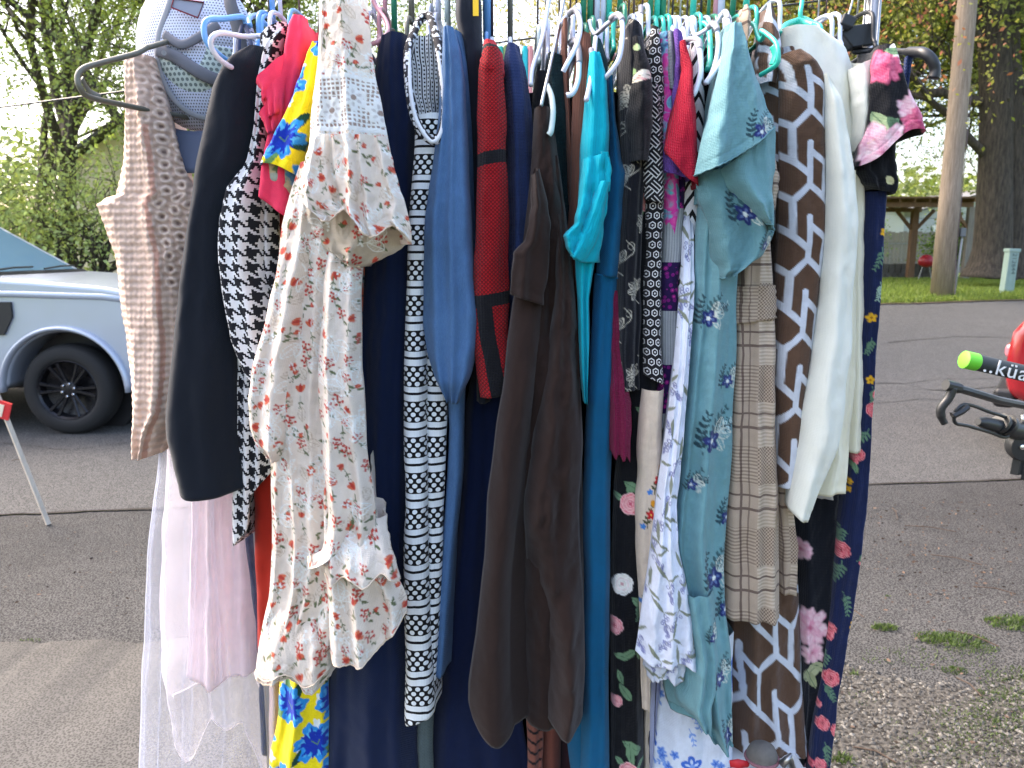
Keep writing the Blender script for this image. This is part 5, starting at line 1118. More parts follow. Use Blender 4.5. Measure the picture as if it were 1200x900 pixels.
G1('sage_slip', 'grey green hem showing between the dotted dress and the navy dress', 'dress', L=[(484, 780), (488, 840), (490, 1100)], Rr=[(510, 780), (508, 840), (504, 1100)], d=1.26, mat=f_sage, nf=1, seed=58, slot=500)
# chambray shirt dress
G('chambray_dress', 'mid blue chambray dress with wide sleeve beside the dotted dress', 'dress', (525, 35), 1.18, [
 ('sleeve', dict(L=[(519, 33), (518, 80), (514, 130), (506, 190), (499, 250), (495, 320), (495, 380), (500, 415), (508, 440), (522, 468)], Rr=[(532, 33), (540, 60), (546, 100), (550, 180), (552, 260), (557, 320), (564, 370), (560, 405), (552, 440), (538, 472)], mat=f_denim, nf=3, amp=.008, b=.028, seed=60, sm=.02, step=3)),
 ('skirt', dict(L=[(522, 440), (527, 500), (524, 560), (518, 640), (511, 720), (508, 790)], Rr=[(546, 440), (543, 500), (540, 560), (532, 640), (526, 720), (520, 790)], mat=f_denim, nf=1, amp=.004, d=1.22, seed=61, back=.15)),
 ('shoulder', dict(L=[(530, 36), (538, 60), (542, 120), (546, 250), (548, 330)], Rr=[(542, 40), (552, 80), (556, 150), (558, 250), (560, 330)], mat=f_denim, d=1.24, nf=1, seed=62, back=.15))])
G1('charcoal_hoodie', 'charcoal black hooded top with a yellow tag', 'top', L=[(535, -60), (534, 20), (541, 50), (545, 100), (552, 200), (556, 330), (558, 470)], Rr=[(556, -60), (564, 10), (566, 60), (568, 150), (566, 200), (574, 330), (574, 470)], d=1.25, mat=f_hood, nf=2, amp=.009, seed=63)
# red knit
G('red_knit_dress', 'red textured knit sleeve with black bands beside the charcoal hoodie', 'dress', (575, 50), 1.17, [
 ('sleeve', dict(L=[(566, 58), (561, 80), (559, 140), (557, 250), (555, 330), (554, 400), (558, 440), (562, 466)], Rr=[(584, 56), (589, 75), (592, 120), (595, 200), (596, 300), (596, 400), (596, 462)], mat=f_redk, nf=1, amp=.004, fw=.4, b=.024, seed=65, step=3, sm=.01)),
 ('collar', dict(L=[(567, 48), (564, 62), (562, 84)], Rr=[(580, 48), (590, 64), (592, 90)], mat=fb('red_rib', pattern=lambda x, y, nt: mixc(nt, (y*-720).gt(54)*(y*-720).lt(62), lin((170, 30, 44)), (.01, .01, .014)), weave='rib'), d=1.18, nf=1, seed=66, back=.2))])
G1('navy_sweater', 'navy knitted sweater hanging between the red knit and the brown coat', 'sweater', L=[(594, 52), (589, 75), (592, 120), (594, 250), (590, 350), (588, 440)], Rr=[(606, 52), (616, 80), (624, 130), (630, 250), (632, 350), (632, 440)], d=1.22, mat=f_navy2, nf=2, amp=.009, b=.03, seed=67)
G1('deep_navy_gown', 'long deep navy dress emerging below the red knit sleeve', 'dress', L=[(556, 420), (545, 480), (538, 560), (526, 660), (513, 780), (503, 900), (490, 1120)], Rr=[(600, 420), (600, 560), (606, 700), (612, 840), (621, 900), (630, 1120)], d=1.29, mat=f_navy3, nf=3, amp=.010, b=.03, seed=68)
# brown coat
f_br = dict(mat=f_brown)
G('brown_wool_coat', 'dark brown wool wrap coat with a draped lapel at the middle of the rack', 'coat', (640, 140), 1.13, [
 ('body', dict(L=[(626, 128), (622, 200), (612, 290), (602, 400), (596, 520), (598, 640), (602, 740), (602, 834)], Rr=[(648, 128), (655, 200), (664, 270), (672, 350), (678, 440), (683, 540), (684, 620), (684, 740), (682, 836)],
    folds=[(.34, .2, .010, .08), (.72, .18, .009, .22)], nf=3, b=.034, seed=70, step=3, wr=.0045, d=1.18, **f_br)),
 ('front_panel', dict(dfun=lambda u, v: .05*(1-v)**5, L=[(618, 300), (602, 350), (594, 400), (588, 460), (578, 520), (570, 580), (566, 660), (558, 740), (549, 800), (548, 822), (551, 832)], Rr=[(652, 300), (640, 360), (632, 420), (624, 480), (614, 540), (607, 600), (602, 660), (600, 740), (601, 805), (602, 832), (602, 850)],
    folds=[(.5, .34, .010, .1)], b=.025, seed=71, step=3, back=.05, sm=.02, hem=lambda u: 15*np.sin(np.pi*u)**.6, **f_br)),
 ('lapel', dict(L=[(625, 205), (624, 240), (614, 282), (602, 296), (598, 318), (598, 345)], Rr=[(632, 198), (642, 238), (645, 262), (644, 290), (640, 330), (636, 358)], nf=1, amp=.006, b=.012, seed=72, step=2.5, back=.03, d=1.12, **f_br)),
 ('hanging_sleeve', dict(dfun=lambda u, v: .04*(1-v)**5, L=[(644, 180), (650, 260), (650, 340), (640, 430), (622, 520), (612, 590), (618, 660), (636, 720), (642, 780), (640, 835)], Rr=[(656, 180), (666, 260), (674, 350), (680, 440), (684, 520), (678, 590), (682, 660), (684, 720), (685, 780), (684, 838)],
    folds=[(.3, .24, .013, .25), (.75, .2, .009, -.2)], b=.03, seed=73, step=3, wr=.0055, back=.05, d=1.145, **f_br))])
G1('bottle_sequin_dress', 'dark teal glittery garment hanging behind the brown coat collar', 'dress', L=[(642, 62), (640, 120), (640, 200), (645, 320), (650, 440)], Rr=[(660, 66), (664, 120), (668, 220), (676, 330), (684, 440)], d=1.24, mat=f_glit, nf=2, seed=74)
G1('black_cardigan', 'black garment shoulder left of the glittery dark teal one', 'top', L=[(628, 84), (624, 110), (622, 200), (624, 300)], Rr=[(640, 84), (644, 110), (646, 200), (648, 300)], d=1.24, mat=f_bk, nf=1, seed=75)
G1('copper_brown_tank', 'copper brown sleeveless top left of the turquoise top', 'top', L=[(682, 36), (676, 60), (672, 100), (668, 200), (664, 300), (664, 420)], Rr=[(692, 40), (694, 60), (690, 120), (684, 200), (682, 300), (682, 420)], d=1.21, mat=f_copper, nf=2, amp=.008, seed=76)
G1('copper_brown_strap_top', 'copper brown strap looped over a grey-tipped white hanger', 'top', L=[(660, 22), (659, 60), (662, 130), (666, 240)], Rr=[(665, 22), (665, 60), (669, 130), (676, 240)], d=1.23, mat=f_copper, nf=1, seed=77, back=.2)
G1('bottle_green_top', 'bottle green top shoulder beside the turquoise top', 'top', L=[(696, 42), (698, 70), (700, 140), (700, 220)], Rr=[(704, 46), (712, 70), (716, 140), (716, 220)], d=1.26, mat=f_dt, nf=1, seed=78)
G1('terracotta_print_dress', 'terracotta dress with black curved lines below the brown coat', 'dress', L=[(616, 790), (618, 900), (616, 1060)], Rr=[(636, 790), (636, 900), (640, 1060)], d=1.25, mat=f_paint, step=1.6, base=C(126, 76, 64), paint=lambda p: [p.line([(x, 868+k*12+abs(x)*-.35), (x+3, 868+k*12+abs(x+3)*-.35)], 3, C(14, 14, 20)) for k in range(-2, 8) for x in range(-9, 9, 3)], nf=1, seed=79, slot=640)
G1('plain_terracotta_dress', 'plain terracotta dress hem below the brown coat', 'dress', L=[(634, 780), (635, 900), (632, 1060)], Rr=[(660, 780), (656, 900), (660, 1060)], d=1.27, mat=f_terr, nf=1, seed=80, slot=650)
G1('plum_brown_dress', 'very dark plum hem between terracotta and blue-teal garments', 'dress', L=[(652, 780), (654, 900), (654, 1060)], Rr=[(672, 780), (680, 900), (684, 1060)], d=1.29, mat=fb('plum_jersey', lin((50, 28, 34))), nf=1, seed=81, slot=660)
# turquoise top
G('turquoise_top', 'bright turquoise knotted-sleeve shirt right of the brown coat', 'shirt', (697, 62), 1.15, [
 ('body', dict(L=[(691, 62), (688, 100), (683, 160), (678, 230), (674, 290), (676, 340), (678, 390), (680, 440), (683, 470)], Rr=[(704, 64), (711, 90), (714, 150), (714, 210), (706, 260), (697, 310), (690, 350), (690, 400), (688, 472)], mat=f_turq, nf=2, amp=.007, seed=83, step=3)),
 ('sleeve', dict(L=[(684, 186), (680, 230), (672, 262), (659, 276), (662, 288), (672, 304)], Rr=[(712, 180), (715, 212), (710, 250), (702, 276), (694, 296), (684, 307)], mat=f_turq, nf=3, amp=.008, seed=84, step=2.5, d=1.125, back=.08, b=.028, arc=True, wr=.004)),
 ('cuff', dict(L=[(703, 212), (688, 250), (676, 282), (668, 300)], Rr=[(715, 214), (705, 256), (694, 290), (681, 308)], mat=f_turq, nf=1, amp=.004, seed=85, step=2.5, d=1.11, back=.03, b=.01, arc=True)),
 ('sleeve_tab', dict(L=[(707, 178), (709, 200), (711, 226)], Rr=[(713, 178), (716, 200), (715, 224)], mat=f_turq, nf=1, amp=.001, seed=86, step=2, d=1.112, back=.01, b=.004))])
# blue-teal jumpsuit
g = G('blue_teal_jumpsuit', 'long blue-teal twill jumpsuit with seams beside the turquoise top', 'jumpsuit', (715, 80), 1.18, [
 ('bodice', dict(L=[(713, 90), (714, 150), (713, 200), (704, 260), (698, 322)], Rr=[(718, 88), (721, 140), (730, 190), (737, 203), (733, 262), (727, 326)], mat=f_teal, nf=1, amp=.005, seed=87, step=3, sm=.01, back=.1)),
 ('trouser_leg', dict(L=[(697, 320), (692, 400), (686, 480), (684, 560), (682, 700), (680, 900), (672, 1120)], Rr=[(726, 324), (722, 400), (718, 480), (714, 580), (714, 720), (715, 900), (716, 1120)], mat=f_teal, nf=2, amp=.004, seed=88, step=3)),
 ('rear_leg', dict(L=[(676, 780), (666, 840), (664, 870), (672, 920), (672, 1100)], Rr=[(700, 780), (700, 840), (700, 870), (700, 920), (700, 1100)], mat=f_teal, d=1.23, nf=1, seed=89, back=.1))])
for pts in ([(727, 205), (722, 262), (717, 322)], [(712, 330), (706, 400), (702, 500), (699, 640), (699, 900)], [(698, 321), (712, 324), (726, 326)]):
    mb = MB(); mb.tube([W(x, y, 1.18)+Vector((0, -.0195, 0)) for x, y in pts], .0011, 5); mb.build('seam', f_teal, g)
G1('crimson_lace_scarf', 'crimson fringed lace hanging between blue-teal and black garments', 'scarf', L=[(716, 340), (713, 420), (712, 480), (712, 528)], Rr=[(726, 340), (733, 420), (740, 470), (737, 534)], d=1.172, mat=f_crim, nf=3, amp=.006, fw=.12, seed=90, step=2.5, hem=lambda u: 4*np.sin(u*50), back=.15, slot=735)
G1('black_stitched_dress', 'black tunic with pale stitched flowers and swirls', 'tunic', L=[(736, 24), (728, 60), (726, 120), (730, 200), (724, 260), (721, 330), (721, 400), (724, 456)], Rr=[(752, 30), (760, 90), (758, 150), (754, 220), (752, 300), (750, 380), (749, 457)], d=1.17, mat=f_paint, step=PD, base=C(20, 21, 28), paint=pr_vine(), nf=2, amp=.006, seed=91)
G1('black_rose_dress', 'long black dress with large pink roses and green leaves', 'dress', L=[(742, 60), (746, 200), (738, 400), (728, 480), (720, 560), (716, 680), (716, 900), (714, 1100)], Rr=[(760, 60), (770, 200), (772, 400), (770, 480), (760, 560), (754, 680), (754, 900), (756, 1100)], d=1.20, mat=f_paint, step=PD, base=C(12, 13, 18),
   paint=pr_at([('rose', 757, 238, 15, (1.2, 2.2, -.8)), ('leaf', 762, 262, 24, 1.4), ('rose', 737, 586, 16, (3.6, 4.6, 5.4)), ('leaf', 729, 560, 22, .5), ('white', 727, 680, 13), ('leaf', 738, 695, 20, .6), ('rose', 719, 728, 13), ('leaf', 742, 754, 20, 2.6), ('leaf', 745, 752, 18, 1.2), ('leaf', 735, 765, 18, 3.3),
     ('leaf', 722, 780, 17, 1.2), ('rose', 721, 816, 9), ('leaf', 725, 796, 22, .9), ('rose', 736, 896, 15, (3.9, 4.9, 5.8)), ('leaf', 750, 872, 26, 3.6), ('leaf', 735, 862, 22, 1.5), ('leaf', 724, 500, 15, .8), ('rose', 735, 960, 14, (1, 3, 5)), ('rose', 730, 1040, 14, (1, 3, 5)), ('spr', 745, 700, 20, 1.2), ('leaf', 742, 474, 18, .4)]), nf=2, amp=.005, seed=92)
G1('black_floral_blouse', 'black blouse with a cream and pink petal edge on its shoulder', 'blouse', L=[(740, 44), (738, 80), (734, 140), (738, 190)], Rr=[(752, 44), (762, 80), (766, 120), (760, 190)], d=1.15, mat=f_paint, step=PD, base=C(14, 15, 20),
   paint=pr_at([('dot', 745, 58, 4, (190, 206, 150)), ('leaf', 738, 98, 26, -.5, (232, 222, 202)), ('leaf', 742, 96, 22, -.3, (236, 176, 170)), ('leaf', 746, 92, 20, -.1, (242, 230, 214)), ('dot', 740, 86, 4, (150, 180, 120))]), nf=1, seed=93, back=.2)
G1('geometric_print_dress', 'narrow black and white geometric print dress', 'dress', L=[(763, 30), (757, 90), (756, 200), (756, 300), (752, 400), (752, 438)], Rr=[(772, 36), (778, 90), (778, 200), (776, 300), (774, 400), (778, 450)], d=1.18, mat=f_hex, nf=1, amp=.004, seed=94, step=3)
G1('maze_print_top', 'black and white maze print top beside the geometric dress', 'top', L=[(758, 100), (756, 160), (752, 200), (756, 234)], Rr=[(772, 100), (776, 160), (778, 200), (778, 240)], d=1.165, mat=f_maze, nf=1, amp=.004, seed=95, back=.1, step=3)
G1('tie_dye_dress', 'pink, blue and purple tie-dyed dress', 'dress', L=[(773, 38), (771, 90), (772, 180), (776, 260), (772, 330)], Rr=[(783, 38), (788, 90), (796, 180), (798, 240), (786, 330)], d=1.19, mat=f_tie, nf=1, amp=.005, seed=96)
G1('grey_marl_top', 'grey marl top beside the purple one', 'top', L=[(783, 36), (781, 60), (782, 105)], Rr=[(791, 36), (794, 60), (796, 108)], d=1.18, mat=f_grey, nf=1, seed=97, back=.15)
G1('patchwork_dress', 'grey and purple patchwork long dress', 'dress', L=[(784, 150), (774, 240), (768, 330), (770, 440), (763, 500)], Rr=[(806, 150), (802, 240), (796, 330), (792, 440), (784, 500)], d=1.20, mat=f_patch, nf=2, amp=.006, fw=.15, seed=98)
G1('purple_towelling_top', 'purple towelling short-sleeved top behind the crimson sleeve', 'top', L=[(790, 34), (792, 70), (786, 130), (778, 180), (777, 203)], Rr=[(800, 40), (803, 80), (808, 140), (810, 190), (808, 212)], d=1.16, mat=f_purp, nf=1, amp=.004, seed=99, back=.2, step=3)
G1('crimson_waffle_top', 'crimson waffle-knit short-sleeved top', 'top', L=[(797, 48), (799, 80), (794, 110), (787, 140), (779, 172), (781, 180)], Rr=[(803, 48), (811, 80), (813, 120), (816, 160), (818, 205), (817, 216)], d=1.13, mat=f_crims, nf=1, amp=.005, fw=.3, b=.022, seed=100, back=.25, step=3, hem=lambda u: 8*np.sin(np.pi*u)+4*u)
G1('crimson_long_skirt', 'dark crimson cloth below the crimson sleeve', 'skirt', L=[(800, 190), (798, 250), (794, 290)], Rr=[(818, 190), (814, 250), (808, 290)], d=1.2, mat=f_crims, nf=1, seed=101, back=.1)
G1('chevron_stripe_dress', 'black and white chevron stripe dress', 'dress', L=[(810, 50), (808, 130), (806, 200), (797, 280), (790, 350), (785, 400), (780, 500), (776, 560)], Rr=[(824, 50), (826, 130), (824, 200), (818, 280), (810, 350), (806, 400), (800, 500), (794, 560)], d=1.185, mat=f_chev, nf=1, amp=.004, fw=.4, seed=102, step=3)
G1('bone_embroidered_dress', 'bone coloured dress with embroidered red flowers', 'dress', L=[(752, 455), (748, 490), (746, 540), (744, 640), (750, 740), (752, 830)], Rr=[(778, 455), (776, 490), (776, 540), (770, 640), (766, 740), (762, 830)], d=1.17, mat=f_paint, step=PD, base=C(206, 190, 172), paint=pr_bone, nf=1, amp=.005, seed=103, slot=800)
G1('bone_twill_trousers', 'plain bone trousers strip beside the embroidered dress', 'trousers', L=[(752, 760), (755, 830), (753, 1060)], Rr=[(762, 760), (762, 830), (760, 1060)], d=1.22, mat=f_bone, nf=1, seed=104, slot=800)
G1('lavender_stripe_dress', 'pale lavender and black striped hem', 'dress', L=[(758, 770), (757, 860), (754, 1060)], Rr=[(776, 770), (774, 860), (772, 1060)], d=1.23, mat=f_lav, nf=1, seed=105, slot=800)
# white sprigged dress
G('white_sprig_dress', 'white dress printed with grey lavender sprigs, double frilled hem', 'dress', (815, 240), 1.165, [
 ('body', dict(dfun=lambda u, v: .07*(1-v)**5, L=[(812, 240), (800, 340), (790, 430), (780, 510), (766, 610), (756, 690), (744, 762)], Rr=[(824, 240), (817, 340), (808, 430), (802, 510), (793, 590), (797, 650), (811, 715), (821, 784)], mat=f_paint, step=PD, base=C(214, 220, 236), paint=pr_sprigs(2), nf=3, amp=.006, seed=106, wr=.003, hem=lambda u: 7*np.sin(u*6.5), back=.25, d=1.125)),
 ('hem_frill', dict(L=[(756, 760), (757, 791)], Rr=[(808, 760), (806, 790)], mat=f_paint, step=PD, base=C(206, 212, 226), paint=pr_sprigs(7), nf=5, amp=.004, fw=.04, seed=107, d=1.14, back=.1, hem=lambda u: 3*np.sin(u*12)))])
G1('blue_flower_dress', 'white dress with cobalt blue flowers, lowest beside the teal dress', 'dress', L=[(778, 740), (774, 800), (770, 860), (764, 900), (756, 1100)], Rr=[(860, 740), (858, 800), (857, 860), (858, 900), (860, 1100)], d=1.21, mat=f_paint, step=PD, base=C(216, 224, 240), paint=pr_blueflo(4), nf=3, amp=.006, seed=108)
# teal dress
m_hemt = plain('teal_thread', lin((92, 134, 142)), .8)
tl = dict(mat=f_paint, step=1.5, base=C(104, 148, 156))
G('teal_flutter_dress', 'dusty teal dress with flutter sleeve and embroidered flower sprays', 'dress', (860, 30), 1.14, [
 ('body', dict(L=[(824, 210), (818, 270), (813, 350), (806, 430), (799, 520), (793, 580), (788, 630), (800, 680), (804, 740), (806, 790), (816, 830), (832, 860)], Rr=[(862, 210), (868, 270), (864, 350), (862, 430), (858, 520), (852, 600), (848, 660), (850, 720), (856, 760), (858, 800), (858, 840), (858, 871)], nf=3, amp=.010, fw=.08, seed=110, back=.2, d=1.145,
    paint=pr_teal([(826, 365, 1.0), (829, 505, 1.3), (808, 560, .7), (832, 665, 1.25), (850, 705, 1.0), (838, 780, .9), (848, 850, .9), (852, 600, .9), (850, 440, .8)]), trim=(m_hemt, .0013), **tl)),
 ('inner_flounce', dict(L=[(796, 690), (806, 760), (800, 800), (799, 824), (812, 838)], Rr=[(836, 690), (842, 760), (842, 790), (836, 830), (833, 852)], nf=2, amp=.010, seed=111, back=.05, d=1.125, arc=True, paint=pr_teal([(830, 735, .6)]), trim=(m_hemt, .0013), **tl)),
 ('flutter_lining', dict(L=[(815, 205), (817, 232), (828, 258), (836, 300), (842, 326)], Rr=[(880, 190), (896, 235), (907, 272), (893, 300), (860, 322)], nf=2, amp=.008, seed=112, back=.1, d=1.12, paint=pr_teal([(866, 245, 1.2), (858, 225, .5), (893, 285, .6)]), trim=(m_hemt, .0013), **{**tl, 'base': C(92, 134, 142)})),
 ('flutter_sleeve', dict(L=[(856, 28), (848, 60), (840, 95), (832, 130), (822, 170), (813, 206)], Rr=[(868, 28), (876, 52), (884, 80), (893, 108), (900, 128), (909, 149)], nf=2, amp=.008, seed=113, back=.22, d=1.09, paint=pr_teal([(885, 152, 1.0)]), hem=lambda u: 6*np.sin(np.pi*u), trim=(m_hemt, .0013), **tl)),
 ('flutter_fold', dict(L=[(842, 200), (846, 218), (872, 240), (896, 262)], Rr=[(909, 148), (908, 190), (906, 230), (907, 270)], nf=1, amp=.006, seed=114, back=.04, d=1.10, trim=(m_hemt, .0013), **tl)),
 ('shoulder', dict(L=[(850, 30), (840, 70), (828, 120), (818, 180), (814, 240)], Rr=[(862, 30), (866, 70), (866, 120), (866, 180), (864, 240)], nf=1, seed=115, d=1.17, back=.15, **tl))])
# plaid jacket
G('plaid_jacket', 'brown glen plaid jacket with wide belt seam between teal dress and brown print', 'jacket', (876, 8), 1.17, [
 ('body', dict(L=[(872, 270), (864, 320), (858, 370), (856, 440), (852, 520), (848, 600), (845, 718)], Rr=[(902, 270), (906, 330), (908, 400), (909, 470), (911, 560), (912, 640), (912, 724)], mat=f_plaid, nf=3, amp=.007, seed=117, step=3, back=.2)),
 ('belt', dict(L=[(862, 336), (859, 380)], Rr=[(909, 334), (910, 372)], mat=f_plaid, nf=1, amp=.002, seed=118, step=2.5, back=.04, d=1.155, b=.014)),
 ('rear_panel', dict(L=[(906, 540), (910, 600), (912, 692)], Rr=[(920, 540), (928, 600), (934, 640), (930, 692)], mat=f_plaid, d=1.20, nf=2, amp=.006, seed=119, step=3, back=.12)),
 ('collar', dict(L=[(872, 6), (868, 24), (872, 50)], Rr=[(877, 6), (881, 22), (874, 60)], mat=f_plaid, d=1.22, nf=1, seed=120, back=.1, step=3)),
 ('sleeve', dict(L=[(888, 186), (890, 220), (893, 250)], Rr=[(908, 186), (914, 210), (908, 245)], mat=f_plaid, d=1.175, nf=1, seed=121, back=.1, step=3))])
# brown and pale blue print
bg = dict(mat=f_paint, step=1.4, base=C(88, 66, 52))
G('brown_geometric_dress', 'brown long-sleeved dress with pale blue lattice lines', 'dress', (930, 60), 1.20, [
 ('bodice', dict(L=[(892, 60), (890, 120), (894, 190), (904, 260), (910, 330), (912, 420), (914, 520)], Rr=[(930, 58), (950, 110), (956, 190), (955, 260), (950, 330), (945, 420), (936, 520)], nf=3, amp=.008, seed=123, d=1.22, paint=pr_geo(1, (6, 20), .8), **bg)),
 ('sleeve', dict(L=[(912, 66), (914, 100), (912, 190), (912, 280), (906, 360), (903, 430), (904, 500), (906, 567)], Rr=[(938, 60), (958, 76), (968, 105), (968, 190), (966, 280), (958, 350), (948, 420), (938, 500), (933, 566)], nf=2, amp=.006, fw=.2, seed=124, d=1.185, b=.03, paint=pr_geo(0, (0, 0), .86), **bg)),
 ('collar', dict(L=[(900, 4), (894, 30), (888, 62), (886, 100)], Rr=[(905, 4), (912, 30), (918, 62), (912, 100)], nf=1, seed=125, d=1.21, back=.15, paint=pr_geo(0, (12, 4), .8), **bg)),
 ('skirt', dict(L=[(862, 600), (860, 700), (858, 800), (857, 893)], Rr=[(928, 600), (936, 700), (939, 760), (942, 820), (946, 880)], nf=3, amp=.007, seed=126, d=1.24, paint=pr_geo(0, (4, 8), 1.0), hem=lambda u: -4*u, **bg))])
# ivory garments
G('ivory_waistcoat', 'white sleeveless top with deep armhole on the teal hanger', 'top', (960, 40), 1.22, [
 ('body', dict(L=[(916, 34), (914, 60), (930, 100), (950, 150), (965, 220), (980, 300), (985, 420)], Rr=[(962, 34), (990, 52), (1000, 80), (1003, 130), (1008, 170), (1012, 250), (1014, 420)], mat=f_cream, nf=2, amp=.006, seed=128, step=3.5, d=1.24)),
 ('armhole', dict(L=[(998, 80), (1000, 120), (1002, 160), (1004, 178)], Rr=[(1020, 70), (1028, 86), (1026, 120), (1010, 176)], mat=f_cream, nf=1, amp=.004, seed=129, step=3, d=1.20, back=.1, b=.016))])
G('ivory_jacket', 'ivory long-sleeved jacket right of the brown lattice print', 'jacket', (975, 90), 1.15, [
 ('sleeve', dict(L=[(966, 86), (969, 120), (969, 200), (967, 300), (960, 360), (950, 420), (940, 480), (934, 540), (926, 580), (924, 596)], Rr=[(972, 88), (988, 120), (1000, 200), (1004, 260), (1000, 330), (996, 400), (990, 470), (980, 520), (958, 570), (944, 606)], mat=f_cream, nf=2, amp=.007, fw=.16, seed=130, step=3.5, b=.03, hem=lambda u: 4*np.sin(np.pi*u))),
 ('front_panel', dict(L=[(985, 200), (985, 300), (975, 440), (960, 540), (950, 578)], Rr=[(1002, 200), (1004, 300), (1000, 440), (992, 540), (991, 572)], mat=f_cream2, nf=2, amp=.005, seed=131, step=3.5, d=1.19, back=.15)),
 ('rear_panel', dict(L=[(985, 180), (990, 300), (992, 430), (988, 528)], Rr=[(1012, 210), (1013, 300), (1013, 430), (1012, 527)], mat=f_cream2, nf=1, amp=.004, seed=132, step=3.5, d=1.23, back=.15)),
 ('pocket_flap', dict(L=[(994, 451), (994, 461)], Rr=[(1012, 449), (1012, 459)], mat=f_cream2, nf=1, amp=.001, seed=133, step=2.5, d=1.215, back=.008, b=.004))])
G1('pale_grey_shirt', 'pale grey shirt hem under the ivory jacket', 'shirt', L=[(950, 540), (952, 582)], Rr=[(976, 540), (975, 582)], d=1.215, mat=fb('pale_grey_cotton', lin((190, 192, 196))), nf=2, seed=134, back=.1, slot=980)
# black floral tee
tee = [('white', 1045, 66, 13), ('mag', 1029, 80, 17), ('leaf', 1032, 62, 20, .2), ('leaf', 1050, 120, 24, 1.5), ('leaf', 1044, 142, 24, 2.4), ('leaf', 1020, 132, 30, 1.2, (150, 170, 130)), ('leaf', 1032, 140, 28, 1.0, (80, 110, 84)), ('peony', 1024, 172, 26), ('peony', 1064, 132, 20), ('mag', 1066, 148, 17), ('yel', 1019, 170, 7), ('dot', 1019, 170, 3, (50, 30, 20)), ('peony', 1040, 192, 16), ('leaf', 1040, 178, 22, .4)]
G('black_floral_tee', 'black T-shirt with large pink and white flowers at the right end', 'T-shirt', (1035, 55), 1.17, [
 ('sleeve', dict(L=[(1030, 53), (1022, 75), (1018, 110), (1016, 150), (1008, 175), (1002, 196)], Rr=[(1046, 54), (1054, 80), (1062, 104), (1070, 122), (1078, 142), (1081, 154)], mat=f_paint, step=PD, base=C(20, 22, 28), paint=pr_at(tee), nf=2, amp=.007, seed=136, hem=lambda u: -7*np.sin(np.pi*u)+6*np.sin(u*7), sm=.02, back=.2)),
 ('body', dict(L=[(1010, 150), (1004, 190), (1002, 200), (1020, 222)], Rr=[(1046, 150), (1049, 190), (1050, 215), (1046, 228)], mat=f_paint, step=PD, base=C(16, 18, 24), paint=pr_at([('dot', 1037, 212, 5, (200, 196, 150)), ('white', 1020, 165, 10)]), nf=2, amp=.006, seed=137, d=1.195, back=.2))])
nv = [('yel', 1030, 272, 7), ('spr', 1026, 290, 26, 1.5), ('spr', 1024, 330, 20, 1.3, (150, 176, 160)), ('yel', 1017, 372, 8), ('spr', 1018, 395, 18, 1.4), ('yel', 1017, 444, 7), ('spr', 1018, 452, 20, 1.2), ('red', 1018, 478, 11), ('red', 1021, 460, 7), ('spr', 1014, 500, 22, 1.8),
      ('red', 1004, 532, 9), ('red', 996, 538, 7), ('leaf', 996, 540, 14, 1.2), ('yel', 994, 563, 5), ('yel', 990, 572, 5), ('spr', 978, 614, 20, 1.2), ('red', 984, 642, 12), ('red', 1002, 650, 7), ('spr', 984, 655, 24, 1.4), ('spr', 996, 650, 14, -.6), ('spr', 984, 690, 26, .9), ('yel', 993, 726, 8), ('red', 972, 735, 8), ('red', 968, 742, 8), ('spr', 966, 760, 20, 1.3),
      ('red', 970, 790, 12), ('spr', 964, 800, 20, .4), ('red', 972, 845, 9), ('red', 960, 842, 10), ('spr', 962, 862, 22, 1), ('red', 956, 888, 9), ('red', 948, 890, 6), ('red', 957, 822, 5), ('red', 950, 960, 11), ('red', 955, 1040, 11), ('spr', 950, 985, 20, 1)]
G1('navy_floral_jumpsuit', 'long navy garment with small red roses at the right end of the rack', 'jumpsuit', L=[(1012, 225), (1008, 300), (1006, 420), (1002, 530), (985, 600), (975, 700), (962, 800), (945, 900), (930, 1080)], Rr=[(1038, 225), (1034, 300), (1028, 400), (1021, 480), (1013, 600), (1000, 700), (984, 780), (970, 900), (958, 1080)], d=1.22, mat=f_paint, step=PD, base=C(24, 34, 70), paint=pr_at(nv), nf=2, amp=.006, seed=139, b=.026)
G1('black_peony_dress', 'long black dress with a pale pink peony near its hem', 'dress', L=[(930, 560), (932, 640), (934, 760), (936, 900), (930, 1080)], Rr=[(985, 560), (980, 640), (974, 700), (962, 800), (948, 900), (944, 1080)], d=1.25, mat=f_paint, step=PD, base=C(15, 19, 28),
   paint=pr_at([('peony', 943, 728, 19), ('peony', 946, 757, 11), ('leaf', 938, 790, 30, -.9, (170, 176, 140)), ('leaf', 940, 778, 24, 1.0, (150, 158, 120)), ('leaf', 945, 770, 22, .2, (160, 168, 130)), ('peony', 936, 640, 10), ('peony', 940, 905, 12)]), nf=2, amp=.006, seed=140, slot=985)
G1('dark_filler_dress', 'added plain black long filler dress deep inside the middle of the rack', 'dress', L=[(760, 60), (756, 300), (740, 600), (720, 1100)], Rr=[(900, 60), (900, 300), (890, 600), (880, 1100)], d=1.40, mat=f_bk, nf=5, seed=141, back=.12)  # this and the next four: added dark fillers for the rack's dark interior
G1('black_column_filler', 'added plain black straight filler dress deep behind the brown coat', 'dress', L=[(610, 110), (600, 300), (596, 600), (590, 1100)], Rr=[(740, 110), (745, 300), (745, 600), (740, 1100)], d=1.40, mat=f_bk, nf=5, seed=142, back=.12)
G1('ink_blue_filler', 'added ink blue long filler dress deep behind the dotted dress', 'dress', L=[(470, 90), (470, 300), (470, 600), (470, 1100)], Rr=[(600, 90), (605, 300), (610, 600), (612, 1100)], d=1.41, mat=f_navy3, nf=5, seed=143, back=.12)
